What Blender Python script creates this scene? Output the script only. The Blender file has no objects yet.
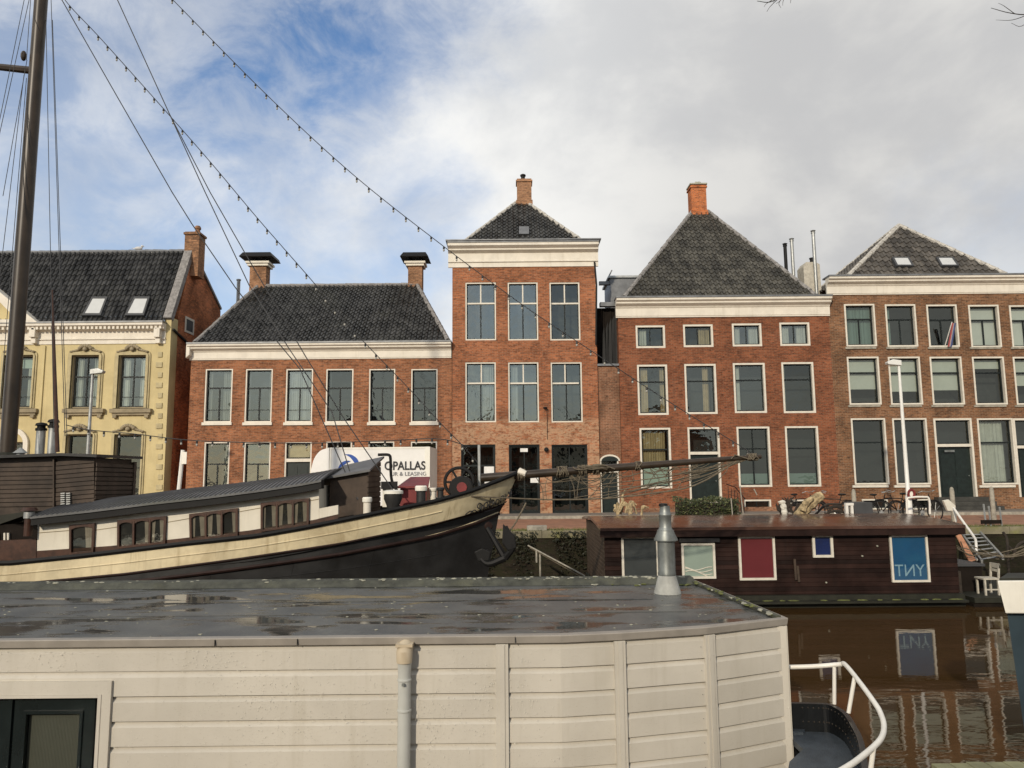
import bpy, bmesh, math, random
from mathutils import Vector, Matrix
R = math.radians
SC = bpy.context.scene
COL = SC.collection

# ---------------------------------------------------------------- camera
FPX = 740.0                      # focal length in pixels of the 1024 x 768 picture
CZ = 3.2                         # eye height above the water (water is z = 0)
PITCH = math.atan(91.0 / 740.0)
ROLL = 0.009
_F = Vector((0, math.cos(PITCH), math.sin(PITCH)))
_U = Vector((0, -math.sin(PITCH), math.cos(PITCH)))
_R = Vector((1, 0, 0))
CR = _R * math.cos(ROLL) - _U * math.sin(ROLL)
CU = _U * math.cos(ROLL) + _R * math.sin(ROLL)
cam = bpy.data.cameras.new('camera')
cam.sensor_width = 36.0
cam.lens = FPX * 36.0 / 1024.0
cam.clip_end = 3000
cam.clip_start = 0.05
camo = bpy.data.objects.new('camera', cam)
COL.objects.link(camo)
mw = Matrix((CR, CU, -_F)).transposed().to_4x4()
mw.translation = (0, 0, CZ)
camo.matrix_world = mw
SC.camera = camo

# ---------------------------------------------------------------- light, sky, exposure
SUN_EL, SUN_AZ = 23.0, 22.0      # behind the camera and to its left
SUN_STR = 2.9
SKY_STR = 0.10
CLOUD = 6.3                      # cloud brightness before SKY_STR
w = bpy.data.worlds.new('World')
SC.world = w
w.use_nodes = True
nt = w.node_tree
nt.nodes.clear()


def nd(t, kind, **kw):
    n = t.nodes.new(kind)
    for k, v in kw.items():
        setattr(n, k, v)
    return n


def mth(t, op, a, b=None, clamp=False):
    n = nd(t, 'ShaderNodeMath', operation=op, use_clamp=clamp)
    for i, v in enumerate((a, b)):
        if v is None:
            continue
        if isinstance(v, (int, float)):
            n.inputs[i].default_value = v
        else:
            t.links.new(v, n.inputs[i])
    return n.outputs[0]


def mrange(t, v, a, b, c=0.0, d=1.0, smooth=True):
    n = nd(t, 'ShaderNodeMapRange')
    n.interpolation_type = 'SMOOTHSTEP' if smooth else 'LINEAR'
    t.links.new(v, n.inputs['Value'])
    for k, x in zip(('From Min', 'From Max', 'To Min', 'To Max'), (a, b, c, d)):
        n.inputs[k].default_value = x
    return n.outputs[0]


def mixc(t, fac, a, b, blend='MIX'):
    n = nd(t, 'ShaderNodeMix', data_type='RGBA', blend_type=blend)
    for key, v in ((0, fac), (6, a), (7, b)):
        if isinstance(v, (int, float)):
            n.inputs[key].default_value = v
        elif isinstance(v, (tuple, list)):
            n.inputs[key].default_value = (*v[:3], 1)
        else:
            t.links.new(v, n.inputs[key])
    return n.outputs[2]


def noise(t, vec, scale, detail=4, rough=.55, dist=0.0):
    n = nd(t, 'ShaderNodeTexNoise')
    n.inputs['Scale'].default_value = scale
    n.inputs['Detail'].default_value = detail
    n.inputs['Roughness'].default_value = rough
    n.inputs['Distortion'].default_value = dist
    if vec is not None:
        t.links.new(vec, n.inputs['Vector'])
    return n


def vmul(t, v, xyz):
    n = nd(t, 'ShaderNodeVectorMath', operation='MULTIPLY')
    t.links.new(v, n.inputs[0])
    n.inputs[1].default_value = xyz
    return n.outputs[0]


def dist_to(t, v, xyz):
    n = nd(t, 'ShaderNodeVectorMath', operation='DISTANCE')
    t.links.new(v, n.inputs[0])
    n.inputs[1].default_value = Vector(xyz).normalized()
    return n.outputs['Value']


def sky_nodes():
    out = nd(nt, 'ShaderNodeOutputWorld')
    bg = nd(nt, 'ShaderNodeBackground')
    bg.inputs['Strength'].default_value = SKY_STR
    sky = nd(nt, 'ShaderNodeTexSky', sky_type='NISHITA', sun_disc=False)
    sky.sun_elevation = R(SUN_EL)
    sky.sun_rotation = R(180 + SUN_AZ)
    sky.air_density = 1.0
    sky.dust_density = 0.6
    sky.ozone_density = 2.0
    tc = nd(nt, 'ShaderNodeTexCoord')
    d = tc.outputs['Generated']
    sx = nd(nt, 'ShaderNodeSeparateXYZ')
    nt.links.new(d, sx.inputs[0])
    dx, dz = sx.outputs[0], sx.outputs[2]
    n2 = noise(nt, vmul(nt, d, (1.0, 1.0, 1.5)), 4.4, 9, .56, .15).outputs['Fac']
    n3 = noise(nt, vmul(nt, d, (1.0, 1.0, 1.4)), 9.0, 8, .62, .5).outputs['Fac']
    warp = noise(nt, vmul(nt, d, (1.0, 1.0, 1.3)), 5.0, 8, .62, .2).outputs['Color']
    wv = nd(nt, 'ShaderNodeVectorMath', operation='MULTIPLY_ADD')
    nt.links.new(warp, wv.inputs[0])
    wv.inputs[1].default_value = (.34, .34, .34)
    wv.inputs[2].default_value = (-.17, -.17, -.17)
    dw = nd(nt, 'ShaderNodeVectorMath', operation='ADD')
    nt.links.new(d, dw.inputs[0])
    nt.links.new(wv.outputs[0], dw.inputs[1])
    dw = dw.outputs[0]
    clear = None
    # gaps in the cloud: (direction, outer radius, inner radius, how clear)
    for v, r0, r1, k in (((-.285, .80, .53), .28, .06, .92), ((-.165, .80, .56), .24, .03, .92), ((-.136, .86, .475), .11, .01, .65), ((-.345, .86, .43), .21, .02, .72),
                         ((-.52, .75, .47), .38, .05, .66), ((-.15, .94, .31), .19, .01, .55), ((-.42, .88, .24), .34, .04, .60), ((-.30, .93, .24), .22, .03, .50), ((-.02, .95, .33), .08, .0, .25), ((.56, .80, .24), .16, .0, .18),
                         ((-.2, -.8, .5), .9, .2, .55), ((.3, -.2, .95), .7, .2, .5)):
        q = mth(nt, 'MULTIPLY', mrange(nt, dist_to(nt, dw, v), r0, r1), k)
        clear = q if clear is None else mth(nt, 'MAXIMUM', clear, q)
    clear = mth(nt, 'MULTIPLY', clear, mrange(nt, n3, .36, .64, 1.10, .66), True)
    # cloud tone: bright broken cloud left of centre, flat grey deck to the right
    deck = mrange(nt, dx, -.06, .34)
    light = mixc(nt, mrange(nt, n2, .32, .66), (CLOUD * 1.14, CLOUD * 1.16, CLOUD * 1.18), (CLOUD * 1.55, CLOUD * 1.54, CLOUD * 1.50))
    grey = mixc(nt, mrange(nt, n2, .36, .62), (CLOUD * .92, CLOUD * .92, CLOUD * .925), (CLOUD * 1.16, CLOUD * 1.145, CLOUD * 1.11))
    cl = mixc(nt, deck, light, grey)
    blue = mixc(nt, 1.0, sky.outputs[0], (1.22, 1.42, 1.62), 'MULTIPLY')
    col = mixc(nt, clear, cl, blue)
    nt.links.new(col, bg.inputs['Color'])
    nt.links.new(bg.outputs[0], out.inputs[0])


sky_nodes()

sun_dir = Vector((-math.sin(R(SUN_AZ)) * math.cos(R(SUN_EL)), -math.cos(R(SUN_AZ)) * math.cos(R(SUN_EL)), math.sin(R(SUN_EL))))
sl = bpy.data.lights.new('sun', 'SUN')
sl.energy = SUN_STR
sl.angle = R(1.5)
sl.color = (1.0, .87, .69)
so = bpy.data.objects.new('sun', sl)
COL.objects.link(so)
so.rotation_euler = (-sun_dir).to_track_quat('-Z', 'Y').to_euler()
so.location = (-20, -20, 30)

SC.view_settings.view_transform = 'Standard'
SC.view_settings.look = 'None'
SC.view_settings.gamma = 1
SC.view_settings.exposure = 0.0
SC.render.engine = 'CYCLES'
SC.cycles.max_bounces = 6
SC.cycles.transparent_max_bounces = 12
SC.cycles.caustics_reflective = False
SC.cycles.caustics_refractive = False

# ---------------------------------------------------------------- pixel <-> place


def ray(px, py):
    return _F + CR * ((px - 512) / FPX) - CU * ((py - 384) / FPX)


def P(px, py, Y):                # point of the picture at depth Y
    r = ray(px, py)
    return Vector((0, 0, CZ)) + r * (Y / r.y)


def PX(px, py, X):               # ... on the plane x = X
    r = ray(px, py)
    return Vector((0, 0, CZ)) + r * (X / r.x)


def PZ(px, py, Z):               # ... on the plane z = Z
    r = ray(px, py)
    return Vector((0, 0, CZ)) + r * ((Z - CZ) / r.z)


def rect(x0, y0, x1, y1, Y):
    xm, ym = (x0 + x1) / 2, (y0 + y1) / 2
    return (P(x0, ym, Y).x, P(x1, ym, Y).x, P(xm, y1, Y).z, P(xm, y0, Y).z)   # X0 X1 Z0 Z1


# ---------------------------------------------------------------- materials


def newmat(name):
    m = bpy.data.materials.new(name)
    m.use_nodes = True
    t = m.node_tree
    t.nodes.clear()
    o = nd(t, 'ShaderNodeOutputMaterial')
    b = nd(t, 'ShaderNodeBsdfPrincipled')
    t.links.new(b.outputs[0], o.inputs[0])
    return m, t, b


def objco(t):
    return nd(t, 'ShaderNodeTexCoord').outputs['Object']


def mat(name, col, rough=.6, metal=0.0, var=.18, vs=3.0, bump=0.0, bs=40.0, spec=.38, stain=0.0, stain_col=(.05, .04, .03), tone=0.0, rvar=0.0, streak=0.0, sdet=5):
    m, t, b = newmat(name)
    co = objco(t)
    n = noise(t, co, vs, 5, .6).outputs['Fac']
    f = mrange(t, n, .25, .75, 1 - var, 1 + var)
    c = mixc(t, 1.0, col, (1, 1, 1), 'MULTIPLY')
    v = nd(t, 'ShaderNodeVectorMath', operation='SCALE')
    t.links.new(c, v.inputs[0])
    t.links.new(f, v.inputs['Scale'])
    c = v.outputs[0]
    if tone:
        at = nd(t, 'ShaderNodeAttribute', attribute_name='tone')
        v2 = nd(t, 'ShaderNodeVectorMath', operation='SCALE')
        t.links.new(c, v2.inputs[0])
        t.links.new(mrange(t, at.outputs['Fac'], 0, 1, 1 - tone, 1 + tone, False), v2.inputs['Scale'])
        c = v2.outputs[0]
    if stain:
        s = noise(t, co, vs * .35, sdet, .65, .6).outputs['Fac']
        c = mixc(t, mth(t, 'MULTIPLY', mrange(t, s, .50, .70), stain), c, stain_col)
    if streak:
        s = noise(t, vmul(t, co, (1, 1, .09)), 7, 5, .65).outputs['Fac']
        c = mixc(t, mth(t, 'MULTIPLY', mrange(t, s, .50, .74), streak), c, stain_col)
    t.links.new(c, b.inputs['Base Color'])
    b.inputs['Roughness'].default_value = rough
    if rvar:
        t.links.new(mrange(t, n, .3, .7, rough - rvar, rough + rvar), b.inputs['Roughness'])
    b.inputs['Metallic'].default_value = metal
    b.inputs['Specular IOR Level'].default_value = spec
    if bump:
        bn = nd(t, 'ShaderNodeBump')
        bn.inputs['Strength'].default_value = bump
        bn.inputs['Distance'].default_value = .02
        t.links.new(noise(t, co, bs, 4, .6).outputs['Fac'], bn.inputs['Height'])
        t.links.new(bn.outputs[0], b.inputs['Normal'])
    return m


def brick(name, c1, c2, mortar=(.27, .19, .13), worn=0.0, worn_col=(.50, .36, .24), zlow=0.0, patch=.25):
    m, t, b = newmat(name)
    co = objco(t)
    ge = nd(t, 'ShaderNodeNewGeometry')
    sn = nd(t, 'ShaderNodeSeparateXYZ')
    t.links.new(ge.outputs['True Normal'], sn.inputs[0])
    sp = nd(t, 'ShaderNodeSeparateXYZ')
    t.links.new(co, sp.inputs[0])
    ny = mth(t, 'GREATER_THAN', mth(t, 'ABSOLUTE', sn.outputs[1]), .5)
    u = mth(t, 'ADD', mth(t, 'MULTIPLY', sp.outputs[0], ny), mth(t, 'MULTIPLY', sp.outputs[1], mth(t, 'SUBTRACT', 1.0, ny)))
    cx = nd(t, 'ShaderNodeCombineXYZ')
    t.links.new(u, cx.inputs[0])
    t.links.new(sp.outputs[2], cx.inputs[1])
    br = nd(t, 'ShaderNodeTexBrick')
    t.links.new(cx.outputs[0], br.inputs['Vector'])
    br.inputs['Scale'].default_value = 1
    br.inputs['Brick Width'].default_value = .22
    br.inputs['Row Height'].default_value = .07
    br.inputs['Mortar Size'].default_value = .007
    br.inputs['Mortar Smooth'].default_value = .3
    br.inputs['Bias'].default_value = -.1
    br.inputs['Color1'].default_value = (*c1, 1)
    br.inputs['Color2'].default_value = (*c2, 1)
    br.inputs['Mortar'].default_value = (*mortar, 1)
    n = noise(t, co, .9, 6, .6, .4).outputs['Fac']
    v = nd(t, 'ShaderNodeVectorMath', operation='SCALE')
    t.links.new(br.outputs[0], v.inputs[0])
    t.links.new(mrange(t, n, .3, .7, 1 - patch, 1 + patch), v.inputs['Scale'])
    c = v.outputs[0]
    n3 = noise(t, vmul(t, co, (4.6, 4.6, 13)), 1.0, 3, .85).outputs['Fac']     # odd dark and pale bricks
    c = mixc(t, mrange(t, n3, .54, .66, 0, .85), c, (c2[0] * .42, c2[1] * .5, c2[2] * .6))
    c = mixc(t, mrange(t, n3, .46, .34, 0, .75), c, (min(1, c1[0] * 1.5), c1[1] * 1.5, c1[2] * 1.5))
    if worn:
        s = noise(t, vmul(t, co, (1.2, 1.2, 2.2)), 1.6, 7, .7, .5).outputs['Fac']
        k = mrange(t, s, .38, .54, 0, worn)
        if zlow:
            k = mth(t, 'MULTIPLY', k, mrange(t, sp.outputs[2], zlow + .3, zlow - .1))
        n4 = noise(t, vmul(t, co, (5, 5, 14)), 1.3, 2, .6).outputs['Fac']
        k = mth(t, 'MULTIPLY', k, mrange(t, n4, .36, .48))
        c = mixc(t, k, c, worn_col)
    st = noise(t, vmul(t, co, (1, 1, .12)), 2.6, 5, .65).outputs['Fac']
    c = mixc(t, mrange(t, st, .56, .78, 0, .35), c, (.07, .055, .045))
    t.links.new(c, b.inputs['Base Color'])
    b.inputs['Roughness'].default_value = .9
    b.inputs['Specular IOR Level'].default_value = .15
    bn = nd(t, 'ShaderNodeBump')
    bn.inputs['Strength'].default_value = .5
    bn.inputs['Distance'].default_value = .012
    t.links.new(mth(t, 'ADD', mth(t, 'MULTIPLY', br.outputs['Fac'], -1.0), n3), bn.inputs['Height'])
    t.links.new(bn.outputs[0], b.inputs['Normal'])
    return m


def glass(name, tint=(.86, .92, .91), refl=.14, wav=.05):
    m = bpy.data.materials.new(name)
    m.use_nodes = True
    t = m.node_tree
    t.nodes.clear()
    o = nd(t, 'ShaderNodeOutputMaterial')
    tr = nd(t, 'ShaderNodeBsdfTransparent')
    tr.inputs[0].default_value = (*tint, 1)
    gl = nd(t, 'ShaderNodeBsdfGlossy')
    gl.inputs['Roughness'].default_value = .015
    gl.inputs['Color'].default_value = (.93, .96, .86, 1)
    bn = nd(t, 'ShaderNodeBump')
    bn.inputs['Strength'].default_value = wav
    bn.inputs['Distance'].default_value = .1
    t.links.new(noise(t, objco(t), 2.5, 2, .5).outputs['Fac'], bn.inputs['Height'])
    t.links.new(bn.outputs[0], gl.inputs['Normal'])
    lw = nd(t, 'ShaderNodeLayerWeight')
    lw.inputs['Blend'].default_value = .5
    mx = nd(t, 'ShaderNodeMixShader')
    t.links.new(mth(t, 'ADD', mth(t, 'MULTIPLY', mth(t, 'POWER', lw.outputs['Facing'], 5.0), .9), refl, True), mx.inputs[0])
    t.links.new(tr.outputs[0], mx.inputs[1])
    t.links.new(gl.outputs[0], mx.inputs[2])
    t.links.new(mx.outputs[0], o.inputs[0])
    return m


M = {}
M['brick_b'] = brick('orange_brick', (.315, .126, .059), (.16, .061, .031))
M['brick_c'] = brick('red_brick', (.34, .124, .056), (.18, .063, .031), worn=.65, zlow=4.0, worn_col=(.48, .32, .20))
M['brick_d'] = brick('dark_brown_brick', (.22, .105, .06), (.15, .075, .045), patch=.4)  # plain darker brown brick of the infill and the plinth
M['brick_e'] = brick('dark_red_brick', (.235, .082, .039), (.13, .046, .025), mortar=(.20, .13, .085))
M['brick_f'] = brick('brown_brick', (.21, .102, .051), (.108, .053, .030), mortar=(.25, .19, .13), patch=.32)
M['brick_h'] = brick('orange_chimney_brick', (.46, .145, .05), (.30, .085, .03), patch=.3)
M['brick_g'] = brick('gable_brick', (.47, .16, .065), (.30, .10, .045), patch=.45)
M['brick_chim'] = brick('chimney_brick', (.33, .175, .095), (.22, .11, .062), patch=.4)
M['brick_q'] = brick('quay_brick', (.030, .023, .016), (.018, .014, .010), mortar=(.03, .026, .02), worn=.6, worn_col=(.020, .023, .010))
M['stucco'] = mat('yellow_stucco', (.545, .455, .24), .8, var=.10, vs=1.2, stain=.25, stain_col=(.36, .28, .13), streak=.35, bump=.1)
M['ochre_trim'] = mat('ochre_trim', (.27, .225, .145), .75, var=.2, vs=4, streak=.3, stain_col=(.2, .16, .1))
M['stucco_trim'] = mat('buff_window_surround', (.44, .375, .215), .75, var=.15, vs=4, streak=.4, stain_col=(.22, .18, .11))
M['cream_trim'] = mat('cream_cornice_paint', (.68, .635, .545), .55, var=.08, vs=2, streak=.3, stain_col=(.42, .37, .28))
M['white_paint'] = mat('white_frame_paint', (.63, .595, .51), .5, var=.09, vs=5, streak=.2, stain_col=(.45, .42, .36))
M['dark_sash'] = mat('dark_green_sash', (.010, .014, .014), .5, var=.2, spec=.25)
M['dark_door'] = mat('dark_green_door_paint', (.009, .016, .014), .4, var=.3, vs=6)
M['tile'] = mat('dark_pantiles', (.040, .040, .039), .38, var=.35, vs=1.1, tone=.50, stain=.35, stain_col=(.070, .070, .055), bump=.2, bs=60, rvar=.1)
M['tile_w'] = mat('weathered_pantiles', (.060, .057, .048), .5, var=.35, vs=1.1, tone=.45, stain=.2, stain_col=(.085, .08, .06), bump=.2, bs=60)
M['tile_l'] = mat('brown_grey_pantiles', (.078, .070, .060), .5, var=.18, vs=1.4, tone=.5, stain=.12, stain_col=(.17, .155, .125), bump=.2, bs=60)
M['ridge'] = mat('ridge_mortar', (.22, .21, .20), .8, var=.4, vs=9)
M['ridge_w'] = mat('pale_ridge_mortar', (.42, .40, .36), .8, var=.35, vs=9)
M['lead'] = mat('zinc_flashing', (.17, .175, .18), .45, .4, var=.25, vs=3)
M['glass'] = glass('window_glass')
M['glass_two'] = glass('wavy_window_glass', (.80, .86, .84), .10, .11)
M['glass_three'] = glass('bright_window_glass', (.84, .90, .90), .20, .07)
M['glass_dark'] = glass('dark_window_glass', (.50, .57, .57), .105)
M['inner'] = mat('dark_room', (.020, .021, .021), .9, var=.3, vs=1.0)  # near-black colour paints in the darkness of unlit rooms behind glass
M['curtain'] = mat('curtain_cloth', (.38, .38, .33), .9, var=.1, vs=4)
M['curtain_t'] = mat('tan_curtain_cloth', (.32, .24, .13), .9, var=.15, vs=4)
M['blind'] = mat('pale_roller_blind', (.46, .46, .40), .8, var=.06, vs=2)
M['frost'] = mat('frosted_film', (.33, .40, .34), .6, var=.05, vs=2)
M['net2'] = mat('grey_voile', (.20, .205, .185), .9, var=.1, vs=4)
M['ivyleaf'] = mat('dark_ivy_leaf', (.020, .021, .010), .5, var=.5, vs=7)
M['paper'] = mat('white_paper', (.75, .75, .72), .7, var=.1)
M['black'] = mat('black_metal', (.007, .007, .007), .6, .0, var=.3, spec=.25)
M['dark_wood'] = mat('dark_weathered_timber', (.012, .009, .007), .85, var=.3, vs=4, spec=.15)
M['iron'] = mat('black_tarred_steel', (.022, .022, .022), .5, .0, var=.35, vs=1.5, spec=.35, stain=.5, stain_col=(.016, .014, .013), streak=.45, bump=.25, bs=5, rvar=.12)
M['cream_hull'] = mat('cream_hull_paint', (.60, .515, .335), .45, var=.20, vs=1.8, stain=.60, stain_col=(.33, .255, .14), streak=.65, bump=.35, bs=3.0)
M['maroon'] = mat('maroon_paint', (.022, .011, .009), .6, spec=.2, var=.3, vs=3, streak=.5, stain_col=(.02, .016, .014))
M['cabin_white'] = mat('cream_cabin_paint', (.66, .62, .52), .5, var=.10, vs=1.5, streak=.35, stain_col=(.40, .34, .24))
M['brown_frame'] = mat('varnished_brown_wood', (.050, .021, .012), .4, var=.4, vs=9)
M['cabin_roof'] = mat('grey_roof_felt', (.105, .105, .105), .5, var=.25, vs=2, stain=.4, stain_col=(.06, .065, .04))
M['mast'] = mat('varnished_mast_wood', (.036, .026, .017), .38, var=.35, vs=2.5, streak=.5, stain_col=(.05, .03, .02))
M['wheelhouse'] = mat('brown_stained_planks', (.050, .035, .025), .6, var=.45, vs=3, spec=.3, streak=.5, stain_col=(.022, .016, .012))
M['rope'] = mat('hemp_rope', (.135, .112, .078), .9, var=.3, vs=20)
M['wire'] = mat('steel_wire', (.06, .06, .06), .5, .5, var=.2)
M['bulb'] = mat('pale_bulb_glass', (.36, .35, .31), .2, var=.1)
M['socket'] = mat('black_bulb_socket', (.02, .02, .02), .5, var=.1)
M['steel'] = mat('dull_stainless_steel', (.22, .235, .225), .48, .65, var=.25, vs=6, streak=.4, stain_col=(.12, .12, .10))
M['cone'] = mat('pale_lead_flashing', (.36, .365, .34), .65, .1, var=.2, vs=7, streak=.3, stain_col=(.2, .2, .17))
M['galv'] = mat('galvanised_steel', (.36, .37, .36), .45, .6, var=.2, vs=8, streak=.3, stain_col=(.22, .21, .19))
M['lampwhite'] = mat('white_lamp_paint', (.72, .72, .68), .4, var=.06)
M['red'] = mat('dull_red_paint', (.16, .022, .022), .5, var=.25, vs=4)
M['concrete'] = mat('pale_weathered_concrete', (.46, .43, .36), .8, var=.2, vs=6, bump=.3)
M['stone'] = mat('grey_bollard_stone', (.30, .28, .23), .85, var=.3, vs=6, bump=.3)
M['houseboat'] = mat('brown_houseboat_boards', (.020, .0095, .0072), .5, var=.35, vs=2.5, streak=.5, stain_col=(.009, .006, .005), rvar=.08, tone=.45, spec=.2)
M['houseboat_end'] = mat('bleached_brown_boards', (.055, .038, .026), .6, var=.35, vs=3, streak=.4, stain_col=(.03, .02, .015))
M['hb_roof'] = mat('wet_red_brown_roofing', (.080, .044, .033), .20, var=.35, vs=1.2, stain=.5, stain_col=(.07, .035, .025), rvar=.1)
M['redblind'] = mat('crimson_roller_blind', (.15, .018, .024), .7, var=.06)
M['blueblind'] = mat('blue_painted_panel', (.010, .080, .185), .5, var=.10, vs=2, stain=.3, stain_col=(.03, .16, .25))
M['deepblue'] = mat('deep_blue_panel', (.008, .02, .10), .5, var=.2)
M['greyshutter'] = mat('grey_slatted_shutter', (.050, .056, .058), .5, var=.12)
M['chalk'] = mat('pale_blue_lettering', (.22, .36, .44), .7, var=.15, vs=30)
M['siding'] = mat('beige_siding_paint', (.525, .495, .430), .38, var=.07, vs=1.3, stain=.22, stain_col=(.40, .365, .29), streak=.30, rvar=.08, tone=.05)
M['cap'] = mat('grey_beige_roof_trim', (.30, .275, .24), .4, var=.12, vs=4, streak=.2, stain_col=(.2, .18, .15))
M['drop'] = mat('raindrop_painted_glint', (.72, .69, .60), .04, var=.0, spec=1.0)  # opaque pale colour paints in the highlights of the clear drops
M['pvc'] = mat('pale_grey_plastic_pipe', (.46, .47, .44), .32, var=.06, vs=4, streak=.2, stain_col=(.3, .29, .25))
M['hopper'] = mat('tan_painted_outlet', (.50, .42, .30), .4, var=.1)
M['darkglass_door'] = mat('black_green_door_paint', (.010, .015, .015), .25, var=.2)
M['fluted'] = mat('grey_green_blind', (.115, .125, .105), .7, var=.06)
M['rail_white'] = mat('white_rail_paint', (.74, .72, .66), .35, var=.06, vs=8, streak=.15, stain_col=(.4, .36, .3))
M['deckblue'] = mat('blue_grey_deck_paint', (.050, .062, .075), .45, var=.25, vs=5, bump=.4, bs=70)
M['blacktar'] = mat('black_bulwark_paint', (.008, .009, .010), .3, var=.3, stain=.2, stain_col=(.05, .035, .02))
M['boat_white'] = mat('white_boat_paint', (.78, .76, .68), .4, var=.06, vs=3, streak=.2, stain_col=(.5, .46, .38))
M['boat_blue'] = mat('blue_grey_hull_paint', (.030, .048, .060), .45, var=.2, vs=2)
M['jetty'] = mat('greenish_wet_planks', (.20, .195, .105), .6, var=.3, vs=4, streak=.3, stain_col=(.09, .10, .04))
M['truckwhite'] = mat('white_truck_panel', (.78, .77, .74), .35, var=.04)
M['ink'] = mat('black_lettering', (.014, .014, .018), .5, var=.05)
M['inkgrey'] = mat('grey_lettering', (.16, .16, .17), .5, var=.05)
M['logoblue'] = mat('blue_logo_paint', (.018, .072, .32), .4, var=.05)
M['rubber'] = mat('black_rubber', (.012, .012, .012), .8, var=.2)
M['log'] = mat('bleached_driftwood', (.36, .28, .16), .85, var=.6, vs=9, bump=1.0, bs=18, stain=.7, stain_col=(.07, .05, .03))
M['leaf'] = mat('hedge_leaf', (.040, .052, .020), .5, var=.5, vs=7)
M['leafl'] = mat('pale_hedge_leaf', (.12, .13, .05), .5, var=.4, vs=7)
M['bark'] = mat('dark_bark', (.035, .028, .022), .9, var=.3, vs=8)
M['planter'] = mat('grey_crate_panel', (.055, .057, .060), .6, var=.15)
M['darkstone'] = mat('dark_wet_step_stone', (.045, .044, .038), .6, var=.3, vs=3)
M['orange'] = mat('faded_orange_plank', (.42, .20, .11), .7, var=.25, vs=6)
M['tarp'] = mat('pale_tarpaulin', (.62, .60, .52), .6, var=.12, vs=5)
M['clay'] = mat('clay_paving_brick', (.29, .150, .095), .7, var=.25, vs=2, stain=.4, stain_col=(.17, .11, .08))
M['pavement'] = mat('grey_pavement_slabs', (.20, .18, .155), .75, var=.2, vs=2.5)
M['coping'] = mat('mossy_quay_coping', (.20, .18, .12), .85, var=.3, vs=3, stain=.75, stain_col=(.17, .18, .035), bump=.4, bs=10)
M['earth'] = mat('quay_ground', (.16, .13, .10), .9, var=.2, vs=1)
M['gull'] = mat('gull_plumage', (.55, .55, .55), .7, var=.2, vs=20)
M['flag_r'] = mat('red_flag_cloth', (.33, .07, .07), .8, var=.05)
M['flag_w'] = mat('white_flag_cloth', (.5, .5, .5), .8, var=.05)
M['flag_b'] = mat('blue_flag_cloth', (.06, .08, .2), .8, var=.05)
M['moss'] = mat('yellow_green_moss', (.115, .125, .04), .9, var=.4, vs=14, bump=.5)
M['lichen'] = mat('pale_lichen', (.33, .325, .26), .9, var=.35, vs=20, bump=.5)
M['algae'] = mat('algae_green_timber', (.016, .0165, .010), .7, var=.4, vs=4)


def water_mat():
    m, t, b = newmat('brown_canal_water')
    co = objco(t)
    n = noise(t, vmul(t, co, (1.0, 2.4, 1)), 1.6, 3, .5, .3).outputs['Fac']
    n2 = noise(t, vmul(t, co, (1.0, 2.0, 1)), 6.0, 2, .5).outputs['Fac']
    h = mth(t, 'ADD', n, mth(t, 'MULTIPLY', n2, .05))
    bn = nd(t, 'ShaderNodeBump')
    bn.inputs['Strength'].default_value = .075
    bn.inputs['Distance'].default_value = .03
    t.links.new(h, bn.inputs['Height'])
    t.links.new(bn.outputs[0], b.inputs['Normal'])
    b.inputs['Base Color'].default_value = (.052, .029, .011, 1)
    b.inputs['Roughness'].default_value = .02
    b.inputs['IOR'].default_value = 1.36
    return m


def wet_roof_mat():
    m, t, b = newmat('wet_bitumen_roofing')
    co = objco(t)
    n = noise(t, vmul(t, co, (.8, 2.2, 1)), 1.3, 5, .55, .4).outputs['Fac']     # long puddles
    g = noise(t, co, 55, 4, .7).outputs['Fac']
    lo = noise(t, co, 1.7, 5, .6).outputs['Fac']
    c = mixc(t, mrange(t, lo, .3, .7), (.055, .060, .062), (.115, .117, .110))
    c = mixc(t, mrange(t, g, .35, .75, 0, .35), c, (.20, .20, .19))
    wet = mrange(t, n, .48, .60)
    c = mixc(t, mth(t, 'MULTIPLY', wet, .60), c, (.030, .026, .020))
    t.links.new(c, b.inputs['Base Color'])
    t.links.new(mth(t, 'SUBTRACT', .36, mth(t, 'MULTIPLY', wet, .335)), b.inputs['Roughness'])
    b.inputs['IOR'].default_value = 1.4
    bn = nd(t, 'ShaderNodeBump')
    bn.inputs['Distance'].default_value = .006
    t.links.new(mth(t, 'SUBTRACT', .55, mth(t, 'MULTIPLY', wet, .53)), bn.inputs['Strength'])
    t.links.new(g, bn.inputs['Height'])
    t.links.new(bn.outputs[0], b.inputs['Normal'])
    return m


M['water'] = water_mat()
M['wetroof'] = wet_roof_mat()
M['kerbfelt'] = mat('mossy_roof_edge_felt', (.058, .060, .046), .65, var=.4, vs=6, stain=.45, stain_col=(.105, .105, .06), bump=.5, bs=40)


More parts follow.
